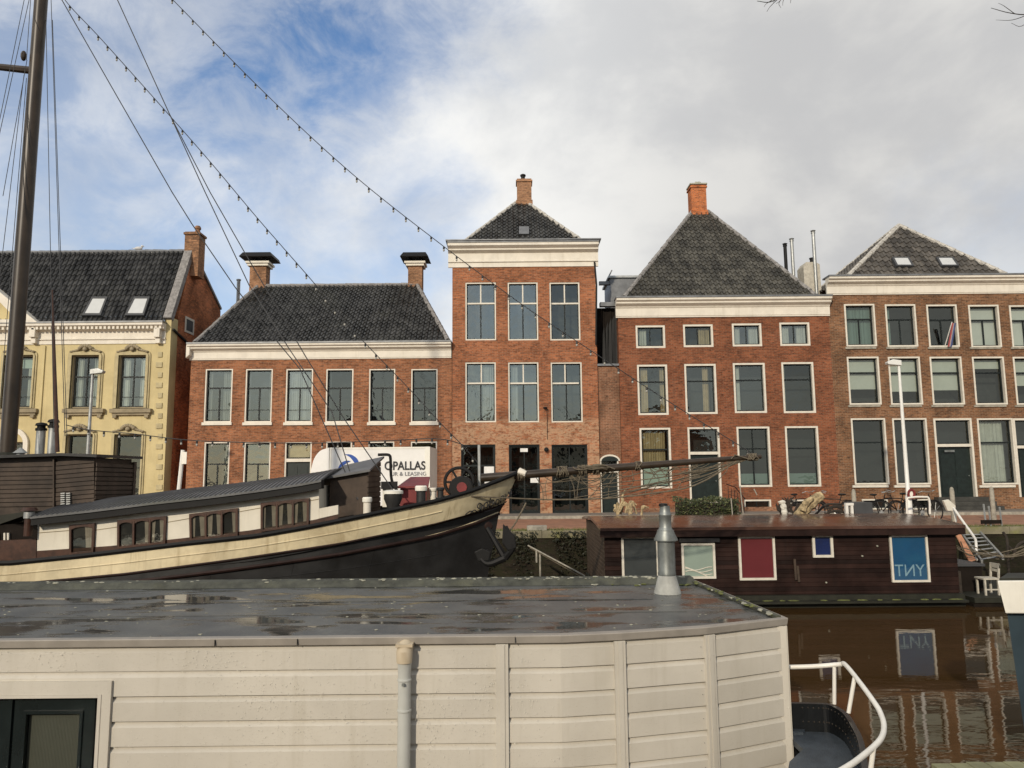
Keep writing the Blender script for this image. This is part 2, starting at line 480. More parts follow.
def droplets(m):                 # rain drops on the painted boards: small relief only
    t = m.node_tree
    b = [n for n in t.nodes if n.type == 'BSDF_PRINCIPLED'][0]
    co = objco(t)
    vo = nd(t, 'ShaderNodeTexVoronoi')
    vo.inputs['Scale'].default_value = 62
    t.links.new(co, vo.inputs['Vector'])
    den = noise(t, co, 1.6, 3, .6).outputs['Fac']
    sep = nd(t, 'ShaderNodeSeparateColor')
    t.links.new(vo.outputs['Color'], sep.inputs[0])
    keep = mth(t, 'GREATER_THAN', mth(t, 'ADD', sep.outputs[0], mth(t, 'MULTIPLY', den, .9)), 1.10)
    h = mth(t, 'MULTIPLY', mrange(t, vo.outputs['Distance'], .30, .10), keep)
    bn = nd(t, 'ShaderNodeBump')
    bn.inputs['Strength'].default_value = .55
    bn.inputs['Distance'].default_value = .004
    t.links.new(h, bn.inputs['Height'])
    t.links.new(bn.outputs[0], b.inputs['Normal'])
    old = b.inputs['Roughness'].links
    for l in list(old):
        t.links.remove(l)
    t.links.new(mth(t, 'SUBTRACT', .42, mth(t, 'MULTIPLY', h, .36)), b.inputs['Roughness'])


droplets(M['siding'])

# ---------------------------------------------------------------- mesh helpers
ORG = {}                         # object name -> world origin of the thing it belongs to


class MB:
    def __init__(s):
        s.v, s.f, s.tone = [], [], []

    def add(s, verts, faces, tone=None):
        o = len(s.v)
        s.v += [tuple(v) for v in verts]
        s.f += [tuple(i + o for i in f) for f in faces]
        if tone is None:
            s.tone += [.5] * len(faces)
        else:
            s.tone += tone
        return s

    def box(s, x0, x1, y0, y1, z0, z1):
        v = [(x, y, z) for z in (z0, z1) for y in (y0, y1) for x in (x0, x1)]
        return s.add(v, [(0, 2, 3, 1), (4, 5, 7, 6), (0, 1, 5, 4), (1, 3, 7, 5), (3, 2, 6, 7), (2, 0, 4, 6)])

    def obox(s, c, ax, ay, az):  # centre and three half-axis vectors
        c = Vector(c)
        ax, ay, az = Vector(ax), Vector(ay), Vector(az)
        v = [c + ax * i + ay * j + az * k for k in (-1, 1) for j in (-1, 1) for i in (-1, 1)]
        return s.add(v, [(0, 2, 3, 1), (4, 5, 7, 6), (0, 1, 5, 4), (1, 3, 7, 5), (3, 2, 6, 7), (2, 0, 4, 6)])

    def bar(s, a, b, wd, ht):    # rectangular bar from a to b
        a, b = Vector(a), Vector(b)
        d = b - a
        up = Vector((0, 0, 1)) if abs(d.normalized().z) < .95 else Vector((0, 1, 0))
        sd = d.cross(up).normalized()
        up = sd.cross(d).normalized()
        return s.obox((a + b) / 2, d / 2, sd * wd / 2, up * ht / 2)

    def prism(s, poly, off):     # planar polygon pushed along off
        n = len(poly)
        off = Vector(off)
        v = [Vector(p) for p in poly] + [Vector(p) + off for p in poly]
        f = [tuple(range(n)), tuple(range(2 * n - 1, n - 1, -1))]
        f += [(i, i + n, (i + 1) % n + n, (i + 1) % n) for i in range(n)]
        return s.add(v, f)

    def px(s, pts, Y0, Y1):      # an outline at depth Y0, pushed straight back to depth Y1
        return s.prism([P(a, b, Y0) for a, b in pts], (0, Y1 - Y0, 0))

    def ring(s, outer, inner, off):
        n = len(outer)
        off = Vector(off)
        v = [Vector(p) for p in outer] + [Vector(p) for p in inner]
        v += [p + off for p in v]
        f = []
        for i in range(n):
            j = (i + 1) % n
            f += [(i, j, n + j, n + i), (2 * n + i, 3 * n + i, 3 * n + j, 2 * n + j), (i, 2 * n + i, 2 * n + j, j), (n + i, n + j, 3 * n + j, 3 * n + i)]
        return s.add(v, f)

    def tube(s, pts, r, n=6, cap=True, closed=False):
        pts = [Vector(p) for p in pts]
        k = len(pts)
        rs = r if isinstance(r, (list, tuple)) else [r] * k
        vs, fs = [], []
        ref = None
        for i, p in enumerate(pts):
            if closed:
                d = pts[(i + 1) % k] - pts[i - 1]
            else:
                d = pts[min(i + 1, k - 1)] - pts[max(i - 1, 0)]
            d.normalize()
            if ref is None:
                ref = Vector((0, 0, 1)) if abs(d.z) < .9 else Vector((0, 1, 0))
            a = d.cross(ref)
            if a.length < 1e-6:
                a = d.cross(Vector((1, 0, 0)))
            a.normalize()
            b = a.cross(d).normalized()
            ref = b
            for j in range(n):
                t = 2 * math.pi * j / n
                vs.append(p + a * (math.cos(t) * rs[i]) + b * (math.sin(t) * rs[i]))
        m = k if closed else k - 1
        for i in range(m):
            for j in range(n):
                i2 = (i + 1) % k
                fs.append((i * n + j, i * n + (j + 1) % n, i2 * n + (j + 1) % n, i2 * n + j))
        if cap and not closed:
            fs.append(tuple(range(n - 1, -1, -1)))
            fs.append(tuple(range((k - 1) * n, k * n)))
        return s.add(vs, fs)

    def lathe(s, base, prof, n=20, axis=(0, 0, 1)):   # prof: (radius, height)
        base = Vector(base)
        q = Vector((0, 0, 1)).rotation_difference(Vector(axis))
        vs, fs = [], []
        for r, h in prof:
            for j in range(n):
                t = 2 * math.pi * j / n
                vs.append(base + q @ Vector((r * math.cos(t), r * math.sin(t), h)))
        for i in range(len(prof) - 1):
            for j in range(n):
                fs.append((i * n + j, i * n + (j + 1) % n, (i + 1) * n + (j + 1) % n, (i + 1) * n + j))
        fs.append(tuple(range(n - 1, -1, -1)))
        fs.append(tuple(range((len(prof) - 1) * n, len(prof) * n)))
        return s.add(vs, fs)

    def blob(s, c, rx, ry, rz, n=10, m=6, jit=0.0, rnd=random):
        vs, fs = [], []
        for i in range(m + 1):
            a = math.pi * i / m
            for j in range(n):
                t = 2 * math.pi * j / n
                k = 1 + rnd.uniform(-jit, jit)
                vs.append((c[0] + rx * k * math.sin(a) * math.cos(t), c[1] + ry * k * math.sin(a) * math.sin(t), c[2] + rz * k * math.cos(a)))
        for i in range(m):
            for j in range(n):
                fs.append((i * n + j, (i + 1) * n + j, (i + 1) * n + (j + 1) % n, i * n + (j + 1) % n))
        return s.add(vs, fs)

    def build(s, name, mt, parent=None, smooth=False, bevel=0.0, label=None):
        o0 = ORG.get(parent.name, Vector((0, 0, 0))) if parent is not None else Vector((0, 0, 0))
        me = bpy.data.meshes.new(name)
        me.from_pydata([tuple(Vector(v) - o0) for v in s.v], [], s.f)
        at = me.attributes.new('tone', 'FLOAT', 'FACE')
        at.data.foreach_set('value', s.tone)
        bm = bmesh.new()
        bm.from_mesh(me)
        if smooth != 'keep':
            bmesh.ops.recalc_face_normals(bm, faces=bm.faces)
        if bevel:
            es = [e for e in bm.edges if len(e.link_faces) == 2 and e.calc_face_angle(0) > .6]
            bmesh.ops.bevel(bm, geom=es, offset=bevel, segments=2, affect='EDGES', profile=.6, clamp_overlap=True)
        bm.to_mesh(me)
        bm.free()
        if smooth is True:
            me.shade_smooth()
            try:
                me.set_sharp_from_angle(angle=R(40))
            except Exception:
                pass
        me.materials.append(mt if not isinstance(mt, str) else M[mt])
        o = bpy.data.objects.new(name, me)
        COL.objects.link(o)
        if parent is not None:
            o.parent = parent
        ORG[o.name] = o0
        if label:
            o['label'] = label
        return o


def build_each(mb, name, mt, parent, **k):   # one part for every separate piece
    par = list(range(len(mb.v)))

    def find(i):
        while par[i] != i:
            par[i] = par[par[i]]
            i = par[i]
        return i
    for f in mb.f:
        for i in f[1:]:
            par[find(i)] = find(f[0])
    grp = {}
    for f in mb.f:
        grp.setdefault(find(f[0]), []).append(f)
    out = []
    for fs in grp.values():
        ids = sorted({i for f in fs for i in f})
        ix = {v: n for n, v in enumerate(ids)}
        m = MB().add([mb.v[i] for i in ids], [tuple(ix[i] for i in f) for f in fs])
        out.append(m.build(name, mt, parent, **k))
    return out


def tag(o, label=None, cat=None, group=None, kind=None):
    if label:
        o['label'] = label
    if cat:
        o['category'] = cat
    if group:
        o['group'] = group
    if kind:
        o['kind'] = kind
    return o


def thing(name, loc, label, cat, group=None):
    o = bpy.data.objects.new(name, None)
    o.empty_display_size = .2
    COL.objects.link(o)
    o.location = loc
    ORG[o.name] = Vector(loc)
    return tag(o, label, cat, group)


def single(o, loc):              # give a one-mesh thing its origin at its base
    loc = Vector(loc)
    for v in o.data.vertices:
        v.co -= loc
    o.location = loc
    return o


def text(parent, name, s, origin, size, mt, right=(1, 0, 0), up=(0, 0, 1), ext=.004, flip=False, sx=1.0, shear=0.0, bold=0.0):
    cu = bpy.data.curves.new(name, 'FONT')
    cu.body = s
    cu.size = size
    cu.extrude = ext
    cu.shear = shear
    cu.offset = bold
    ob = bpy.data.objects.new(name + '_curve', cu)
    COL.objects.link(ob)
    dg = bpy.context.evaluated_depsgraph_get()
    me = bpy.data.meshes.new_from_object(ob.evaluated_get(dg))
    bpy.data.objects.remove(ob)
    bpy.data.curves.remove(cu)
    right, up = Vector(right), Vector(up)
    nrm = right.cross(up)
    wd = max(v.co.x for v in me.vertices)
    o0 = ORG.get(parent.name, Vector((0, 0, 0)))
    for v in me.vertices:
        x = (wd - v.co.x) if flip else v.co.x
        v.co = Vector(origin) + right * (x * sx) + up * v.co.y + nrm * v.co.z - o0
    me.name = name
    me.materials.clear()
    me.materials.append(M[mt])
    o = bpy.data.objects.new(name, me)
    COL.objects.link(o)
    o.parent = parent
    ORG[o.name] = o0
    return o


def clad(mb, path, z0, z1, pitch, d=.012, gap=.010, lip=.016, shear=0.0):
    """lap boards along a plan path (outside is to the right of travel)"""
    n = len(path)
    nor = []
    for i in range(n):
        a = Vector(path[max(i - 1, 0)])
        b = Vector(path[min(i + 1, n - 1)])
        t = (b - a).normalized()
        nor.append(Vector((t.y, -t.x)))
    z = z1
    while z > z0 + .005:
        zb = max(z - pitch, z0)
        prof = [(-d, z), (-d, z - gap), (0, z - gap - lip), (0, zb), (-d, zb)]
        vs, fs = [], []
        for i in range(n):
            for off, zz in prof:
                p = Vector(path[i]) + nor[i] * off
                vs.append((p.x, p.y, zz + shear * (p.x - path[0][0])))
        k = len(prof)
        for i in range(n - 1):
            for j in range(k - 1):
                fs.append((i * k + j, i * k + j + 1, (i + 1) * k + j + 1, (i + 1) * k + j))
        mb.add(vs, fs, [random.Random(int((z + 3) * 977 + path[0][0] * 31)).random()] * len(fs))
        z = zb
    return mb


def smooth_pts(pts, k=6):        # Catmull-Rom through the points
    pts = [Vector(p) for p in pts]
    q = [pts[0] * 2 - pts[1]] + pts + [pts[-1] * 2 - pts[-2]]
    out = []
    for i in range(1, len(q) - 2):
        a, b, c, d = q[i - 1], q[i], q[i + 1], q[i + 2]
        for j in range(k):
            t = j / k
            out.append(.5 * ((2 * b) + (c - a) * t + (2 * a - 5 * b + 4 * c - d) * t * t + (3 * b - a - 3 * c + d) * t ** 3))
    out.append(pts[-1])
    return out


def tile_slope(mb, poly, tw=.24, th=.32, seed=0):
    """pantiles over a planar polygon; poly[0]->poly[1] is the eave, left to right from outside"""
    poly = [Vector(p) for p in poly]
    u = (poly[1] - poly[0]).normalized()
    nrm = u.cross(poly[2] - poly[0]).normalized()
    if nrm.z < 0:
        nrm = -nrm
    v = nrm.cross(u)
    if v.z < 0:
        v = -v
    o = poly[0]
    uv = [((p - o).dot(u), (p - o).dot(v)) for p in poly]
    u0, u1 = min(a for a, _ in uv) - tw, max(a for a, _ in uv) + tw
    v0, v1 = min(b for _, b in uv), max(b for _, b in uv) + .05
    nu = int((u1 - u0) / tw) + 1
    nv = int((v1 - v0) / th) + 1
    rnd = random.Random(seed)
    prof = [(0.0, .055), (.16, .092), (.34, .066), (.48, .006), (.72, -.008), (.90, .014)]
    bm = bmesh.new()
    for r in range(nv):
        va, vb = v0 + r * th - .02, v0 + (r + 1) * th
        jr = rnd.uniform(-.0015, .0015)
        rows = []
        for (vv, lift) in ((va, .052), (va + .001, .052), (vb, .008)):
            row = []
            for c in range(nu):
                for k, (fu, h) in enumerate(prof):
                    dr = -.03 if (vv == va) else 0
                    row.append(bm.verts.new(o + u * (u0 + (c + fu) * tw + jr) + v * vv + nrm * (h + lift + dr)))
            rows.append(row)
        for a, b in zip(rows[:-1], rows[1:]):
            for i in range(len(a) - 1):
                bm.faces.new((a[i], a[i + 1], b[i + 1], b[i]))
    cen = sum((p for p in poly), Vector()) / len(poly)
    for i in range(len(poly)):
        a, b = poly[i], poly[(i + 1) % len(poly)]
        e = (b - a).normalized()
        no = nrm.cross(e)
        if (cen - a).dot(no) < 0:
            no = -no
        bmesh.ops.bisect_plane(bm, geom=bm.verts[:] + bm.edges[:] + bm.faces[:], plane_co=a + (Vector() if i else -v * .06), plane_no=no, clear_inner=True)
    bm.verts.index_update()
    tones = {}
    tl, fl = [], []
    for f in bm.faces:
        c = f.calc_center_median() - o
        key = (int((c.dot(u) - u0) / tw - .02), int((c.dot(v) - v0) / th))
        if key not in tones:
            tones[key] = rnd.random()
        tl.append(tones[key])
        fl.append(tuple(x.index for x in f.verts))
    mb.add([x.co.copy() for x in bm.verts], fl, tl)
    bm.free()
    return mb


def ridge_caps(mb, a, b, r=.10, step=.38, rnd=random.Random(4)):
    a, b = Vector(a), Vector(b)
    L = (b - a).length
    n = max(1, int(L / step))
    for i in range(n):
        p, q = a.lerp(b, i / n), a.lerp(b, (i + 1.12) / n)
        k = rnd.uniform(.92, 1.1)
        mb.tube([p, q], [r * k * 1.06, r * k * .92], 8)
    return mb
# ================================================================ the setting
D = 32.0                         # depth of the house fronts
ST = 1.46                        # street level
QY = 23.3                        # far quay edge


def struct(name, mb, mt):
    o = mb.build(name, mt)
    o['kind'] = 'structure'
    return o


g = MB()
g.box(-600, 600, QY + .9, 900, -1.0, ST - .012)
struct('ground', g, 'earth')
g = MB()
g.v += [(-700, -60, 0), (700, -60, 0), (700, QY + .3, 0), (-700, QY + .3, 0)]
g.f += [(0, 1, 2, 3)]
g.tone += [.5]
struct('canal_water', g, 'water')
g = MB().box(-80, 80, QY + .55, D - 2.1, ST - .2, ST)
struct('street', g, 'clay')
g = MB().box(-80, 80, D - 2.1, D + 12, ST - .2, ST + .11)
struct('pavement', g, 'pavement')
g = MB().box(-80, 80, D - 2.22, D - 2.103, ST - .2, ST + .115)
struct('kerb', g, 'stone')
g = MB().box(-80, 80, QY, QY + .9, -1.0, ST - .2)
quay = g.build('quay_wall', 'brick_q')
tag(quay, 'dark mossy brick quay wall along the far side of the canal', 'quay wall')
g = MB()
x = -40.0
rq = random.Random(3)
while x < 40:
    L = rq.uniform(.9, 1.3)
    g.box(x, x + L - .012, QY - .06, QY + .54, ST - .2, ST + .02 + rq.uniform(-.008, .008))
    x += L
g.build('coping', 'coping', quay)
g = MB().box(-60, 60, -40, 1.2, -1, 1.3)
struct('near_quay', g, 'earth')

# ================================================================ houses


class House:
    def __init__(s, name, label, cx, Y=D, depth=9.0):
        s.root = thing(name, (cx, Y, ST), label, 'house')
        s.Y, s.depth, s.holes, s.q = Y, depth, [], []

    def win(s, x0, y0, x1, y1, **k):
        r = rect(x0, y0, x1, y1, s.Y)
        s.holes.append(r)
        s.q.append((r, k))

    def wall(s, X0, X1, Z1, mt, rev=.24, Z0=ST - .1, back=True, side_tops=None):
        mb = MB()
        Y = s.Y
        xs = sorted({X0, X1} | {a for h in s.holes for a in h[:2]})
        zs = sorted({Z0, Z1} | {a for h in s.holes for a in h[2:]})
        xs = [a for a in xs if X0 - 1e-6 <= a <= X1 + 1e-6]
        zs = [a for a in zs if Z0 - 1e-6 <= a <= Z1 + 1e-6]
        for a, b in zip(xs[:-1], xs[1:]):
            for c, d in zip(zs[:-1], zs[1:]):
                m, n = (a + b) / 2, (c + d) / 2
                if any(h[0] < m < h[1] and h[2] < n < h[3] for h in s.holes):
                    continue
                mb.add([(a, Y, c), (b, Y, c), (b, Y, d), (a, Y, d)], [(0, 1, 2, 3)])
        for (a, b, c, d) in s.holes:
            y2 = Y + rev
            mb.add([(a, Y, c), (a, y2, c), (a, y2, d), (a, Y, d)], [(0, 1, 2, 3)])
            mb.add([(b, Y, c), (b, Y, d), (b, y2, d), (b, y2, c)], [(0, 1, 2, 3)])
            mb.add([(a, Y, d), (a, y2, d), (b, y2, d), (b, Y, d)], [(0, 1, 2, 3)])
            mb.add([(a, Y, c), (b, Y, c), (b, y2, c), (a, y2, c)], [(0, 1, 2, 3)])
        yb = Y + s.depth
        mb.add([(X0, Y, Z0), (X0, Y, Z1), (X0, yb, Z1), (X0, yb, Z0)], [(0, 1, 2, 3)])
        mb.add([(X1, Y, Z0), (X1, yb, Z0), (X1, yb, Z1), (X1, Y, Z1)], [(0, 1, 2, 3)])
        mb.add([(X0, yb, Z0), (X0, yb, Z1), (X1, yb, Z1), (X1, yb, Z0)], [(0, 1, 2, 3)])
        mb.add([(X0, Y, Z1), (X1, Y, Z1), (X1, yb, Z1), (X0, yb, Z1)], [(0, 1, 2, 3)])
        s.wallo = mb.build('wall', mt, s.root, smooth='keep')
        inn = MB().box(X0 + .12, X1 - .12, Y + .95, Y + 1.0, Z0, Z1 - .1)  # backing sheet, coloured dark to stand in for the unlit interior
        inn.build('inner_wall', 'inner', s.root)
        for r, k in s.q:
            s.make(r, **k)

    def make(s, r, fw=.075, fd=.03, frame='white_paint', sash='dark_sash', sw=.045, tr=None, up=0, lo=0, bars=(), sill=None, sillh=.1,
             blind=0, curt=None, side=None, film=0, kind='window', leaf=None, glassm='glass', bmat='blind', tfw=.05, leafz=None, vsash=None, lit=None, bottom=True):
        X0, X1, Z0, Z1 = r
        Y = s.Y
        e = .002
        f = MB()
        y0, y1 = Y + fd, Y + .21
        if fw:
            zb = Z0 + (fw if bottom else 0)
            f.box(X0 + e, X0 + fw, y0, y1, Z0 + e, Z1 - e).box(X1 - fw, X1 - e, y0, y1, Z0 + e, Z1 - e)
            f.box(X0 + fw, X1 - fw, y0, y1, Z1 - fw, Z1 - e)
            if bottom:
                f.box(X0 + fw, X1 - fw, y0, y1, Z0 + e, Z0 + fw)
        a, b, c, d = X0 + fw, X1 - fw, Z0 + (fw if bottom else 0), Z1 - fw
        zt = None
        if tr:
            zt = d - (d - c) * tr
            if kind == 'door':
                f.box(a, b, y0 + .01, y1 - .01, zt - tfw, zt + tfw)
        root = f.build('door_frame' if kind == 'door' else 'window_frame', frame, s.root, bevel=0)
        yg = Y + .165
        sb = MB()
        ys0, ys1 = Y + .135, Y + .185
        gc = c
        if kind == 'door':
            gc = zt + tfw if tr else d
            lf = MB().box(a + .004, b - .004, Y + .15, Y + .2, c, (zt - tfw if tr else d))
            zt_ = (zt - tfw if tr else d)
            H = zt_ - c
            wd = b - a
            for (u0, u1) in ((.12, .45), (.55, .88)):       # raised door panels
                for (v0, v1) in ((.07, .34), (.40, .92)):
                    lf.box(a + wd * u0, a + wd * u1, Y + .132, Y + .15, c + H * v0, c + H * v1)
            lo_ = lf.build('door_leaf', leaf or 'dark_door', root)
            MB().blob((a + wd * .9, Y + .11, c + H * .42), .03, .03, .03, 6, 4).build('handle', 'steel', lo_)
        if d - gc > .1:
            sb.box(a, a + sw, ys0, ys1, gc, d).box(b - sw, b, ys0, ys1, gc, d).box(a, b, ys0 + .002, ys1 - .002, d - sw, d).box(a, b, ys0 + .002, ys1 - .002, gc, gc + sw)
            if tr and kind != 'door':
                sb.box(a, b, ys0 - .012, ys1 - .003, zt - sw * .6, zt + sw * .6)
            top = zt if (tr and kind != 'door') else gc
            for i in range(up):
                x = a + (b - a) * (i + 1) / (up + 1)
                sb.box(x - .02, x + .02, ys0 + .004, ys1 - .004, top, d)
            if tr and kind != 'door':
                for i in range(lo):
                    x = a + (b - a) * (i + 1) / (lo + 1)
                    sb.box(x - .028, x + .028, ys0 + .004, ys1 - .004, gc, zt)
            for q in bars:
                z = d - (d - c) * q
                sb.box(a, b, ys0 + .006, ys1 - .006, z - .014, z + .014)
            sb.build('sash', sash, root)
            rw = random.Random(int(X0 * 91 + Z0 * 57))
            k1, k2, k3 = [rw.uniform(-.012, .012) for _ in range(3)]
            pn = MB().add([(a + .01, yg + k1, gc + .01), (b - .01, yg + k2, gc + .01), (b - .01, yg + k3 + k2 - k1, d - .01), (a + .01, yg + k3, d - .01)], [(0, 1, 2, 3)])
            gm_ = rw.choice(['glass', 'glass_two', 'glass_three']) if glassm == 'glass' else glassm
            pn.build('pane', gm_, root, smooth='keep')
            yc = Y + .26
            if blind:
                MB().box(a - .02, b + .02, yc, yc + .01, d - (d - gc) * blind, d).build('blind', bmat, root)
            if film:
                MB().box(a, b, yc - .03, yc - .02, gc, gc + (d - gc) * film).build('window_film', 'frost', root)
            if curt:
                for (u0, u1) in (curt if isinstance(curt, (list, tuple)) else [(0, 1)]):
                    cm = MB()
                    n = max(8, int((u1 - u0) * 40))
                    top_, bot = d, gc
                    pts = []
                    for i in range(n + 1):
                        t = u0 + (u1 - u0) * i / n
                        x = a + (b - a) * t
                        pts.append((x, yc + .03 + .03 * math.sin(t * 70 + X0 * 9) + .012 * math.sin(t * 163)))
                    vs = [(x, y, bot) for x, y in pts] + [(x, y, top_) for x, y in pts]
                    fs = [(i, i + 1, n + 2 + i, n + 1 + i) for i in range(n)]
                    cm.add(vs, fs)
                    cm.build('curtain', side or 'curtain', root, smooth=True)
        if sill:
            MB().box(X0 - .05, X1 + .05, Y - .075, Y + .05, Z0 - sillh, Z0 - .003).build('sill', sill, root, bevel=.01)
        return root


def cornice(root, X0, X1, Z0, Z1, Y, mt='cream_trim', out=.36, ret=1.0, gut='lead', style=0, name='cornice'):
    h = Z1 - Z0
    pr = [(0, 0), (.05, 0), (.05, .06), (.07, .08), (.07, .50), (.10, .54), (.12, .60), (.20, .66), (.27, .72), (.27, .80), (.36, .88), (.36, 1.0), (0, 1.0)]
    if style == 1:
        pr = [(0, 0), (.04, 0), (.04, .20), (.09, .22), (.09, .26), (.05, .30), (.05, .62), (.12, .66), (.22, .72), (.22, .78), (.33, .86), (.36, .88), (.36, 1.0), (0, 1.0)]
    k = out / .36
    sec = [(Y + .004 - o * k if i not in (0, len(pr) - 1) else Y + .05, Z0 + h * z) for i, (o, z) in enumerate(pr)]
    mb = MB()
    mb.prism([(X0, y, z) for y, z in sec], (X1 - X0, 0, 0))
    c = mb.build(name, mt, root)
    MB().box(X0 - .02, X1 + .02, Y - out - .03, Y + .3, Z1 + .003, Z1 + .07).build('gutter', gut, c)
    return c


def ground_z(x):
    return ST


def roof_hip(root, front, apexL, apexR, back_y, mats='tile', ridge='ridge', tw=.24, th=.32, capr=.10, sides=True):
    """front: (X0, X1, z, y); ridge/apex points left and right"""
    X0, X1, z, y = front
    A, B = Vector((X0, y, z)), Vector((X1, y, z))
    C, E = Vector(apexR), Vector(apexL)
    mb = MB()
    single_apex = (C - E).length < .05
    tile_slope(mb, [A, B, C] if single_apex else [A, B, C, E], tw, th, 1)
    Bb, Ab = Vector((X1, back_y, z)), Vector((X0, back_y, z))
    if sides:
        tile_slope(mb, [Ab, A, E], tw, th, 2)
        tile_slope(mb, [B, Bb, C], tw, th, 3)
    mb.add([B, Bb, Ab, C, E], [(1, 2, 4, 3)])
    o = mb.build('roof', mats, root, smooth='keep')
    rc = MB()
    n = Vector((0, 0, .06))
    ridge_caps(rc, A + n, E + n, capr)
    ridge_caps(rc, B + n, C + n, capr)
    if not single_apex:
        ridge_caps(rc, E + n, C + n, capr)
    ridge_caps(rc, Bb + n, C + n, capr)
    ridge_caps(rc, Ab + n, E + n, capr)
    rc.build('ridge_tiles', ridge, o, smooth=True)
    return o


def chimney(parent, px0, py0, px1, py1, Y, depth=.7, mt='brick_chim', lower=.8, cap=None, band=True):
    X0, X1, Z0, Z1 = rect(px0, py0, px1, py1, Y)
    mb = MB().box(X0, X1, Y, Y + depth, Z0 - lower, Z1)
    if band:
        mb.box(X0 - .05, X1 + .05, Y - .05, Y + depth + .05, Z1 - .16, Z1 - .08)
        mb.box(X0 - .05, X1 + .05, Y - .05, Y + depth + .05, Z0 - .1, Z0 + .12)
    c = mb.build('chimney', mt, parent)
    return c, (X0, X1, Z0, Z1)


# ---------------------------------------------------------------- yellow stucco house (far left)
A = House('stucco_house', 'pale yellow stucco house with ornate window surrounds and red brick gable end', -19, D, 5.4)
XA1 = P(167.5, 400, D).x
zc0, zc1 = rect(60, 324.5, 160, 344, D)[2:]
ys = dict(sash='dark_sash', frame='ochre_trim', fw=.05, fd=.08, tr=.40, up=1, lo=1, bars=(.80,), curt=[(0, .30), (.70, 1)], sw=.05)
A.win(71.5, 355.5, 98.5, 408, **ys)
A.win(118.5, 355.5, 145.5, 408, **ys)
A.win(4, 355.5, 32.5, 408, **dict(ys, blind=.22, bmat='frost'))
A.win(-45, 355.5, -17, 408, **ys)
A.win(65.5, 434.5, 92, 496, frame='ochre_trim', fw=.05, fd=.08, tr=.55, sw=.05, glassm='glass_dark')
A.win(114, 434.5, 141, 496, frame='ochre_trim', fw=.05, fd=.08, tr=.55, sw=.05, glassm='glass_dark')
A.win(1, 442, 23, 497, frame='ochre_trim', fw=.05, fd=.10, kind='door', tr=.3, sash='dark_sash')
A.wall(-26, XA1, zc0, 'stucco')
ra = A.root


def rounded(X0, X1, Z0, Z1, Y, r, k=5):
    pts = [(X0, Y, Z0), (X1, Y, Z0)]
    for c, a0 in (((X1 - r, Z1 - r), 0), ((X0 + r, Z1 - r), 90)):
        for i in range(k + 1):
            a = R(a0 + 90 * i / k)
            pts.append((c[0] + r * math.cos(a), Y, c[1] + r * math.sin(a)))
    return pts


def surround(x0, y0, x1, y1, gx0, gy0, gx1, gy1, root, orn=True):
    X0, X1, Z0, Z1 = rect(x0, y0, x1, y1, D)
    a, b, c, d = rect(gx0, gy0, gx1, gy1, D)
    m = MB()
    Zb = c - .01
    for ins, pr in ((0, .05), (.07, .10)):
        o = rounded(X0 + ins, X1 - ins, Zb, Z1 - ins, D - pr, .22)
        i_ = rounded(a - .01, b + .01, Zb + .001, d + .01, D - pr, .03)
        m.ring(o, i_, (0, pr + .06, 0))
    s = m.build('window_surround', 'stucco_trim', root)
    if orn:                      # scallop shell with leaf scrolls over the head
        k = MB()
        cx = (X0 + X1) / 2
        for i in range(7):
            t = R(20 + i * 23.3)
            k.blob((cx + .26 * math.cos(t), D - .13, Z1 + .02 + .17 * math.sin(t)), .085, .07, .085, 8, 5)
        for sg in (-1, 1):
            for q in range(4):
                k.blob((cx + sg * (.32 + q * .10), D - .10, Z1 + .02 - q * .028), .085, .05, .05, 8, 5)
        k.blob((cx, D - .16, Z1 + .03), .10, .08, .10, 8, 5)
        k.build('shell_ornament', 'ochre_trim', s, smooth=True)
    return s


for (gx0, gx1) in ((71.5, 98.5), (118.5, 145.5), (4, 32.5), (-45, -17)):
    cx = (gx0 + gx1) / 2
    surround(cx - 18, 350.5, cx + 18, 408, gx0, 355.5, gx1, 408, ra)
    X0, X1, Z0, Z1 = rect(cx - 20.5, 409, cx + 20.5, 413, D)
    m = MB().box(X0, X1, D - .20, D + .02, Z0, Z1).box(X0 + .08, X1 - .08, D - .12, D + .01, Z0 - .1, Z0)
    for sx in (X0 + .12, X1 - .28):
        m.box(sx, sx + .16, D - .15, D + .01, Z0 - .22, Z0 - .1)
    m.build('sill', 'ochre_trim', ra, bevel=.01)
for gx0, gx1 in ((65.5, 92), (114, 141)):
    cx = (gx0 + gx1) / 2
    surround(cx - 17, 430, cx + 17, 496, gx0, 434.5, gx1, 496, ra)
# round arched doorway surround
X0, X1, Z0, Z1 = rect(-4, 428, 28, 497, D)
cx, rr = (X0 + X1) / 2, (X1 - X0) / 2
zc = Z1 - rr
o_, i_ = [(X0, D - .12, Z0), (X1, D - .12, Z0)], [(X0 + .2, D - .12, Z0 + .001), (X1 - .2, D - .12, Z0 + .001)]
for i in range(13):
    a = R(180 * i / 12)
    o_.append((cx + rr * math.cos(a), D - .12, zc + rr * math.sin(a)))
    i_.append((cx + (rr - .2) * math.cos(a), D - .12, zc + (rr - .2) * math.sin(a)))
MB().ring(o_, i_, (0, .14, 0)).build('arch_surround', 'cream_trim', ra)
cm = cornice(ra, -26, XA1 - .2, zc0, zc1, D, 'cream_trim', .42, style=1)
dm = MB()
x = -25.9
while x < XA1 - .35:
    dm.box(x, x + .10, D - .34, D - .20, zc0 + (zc1 - zc0) * .70, zc0 + (zc1 - zc0) * .855)
    x += .185
build_each(dm, 'dentil', 'cream_trim', cm)
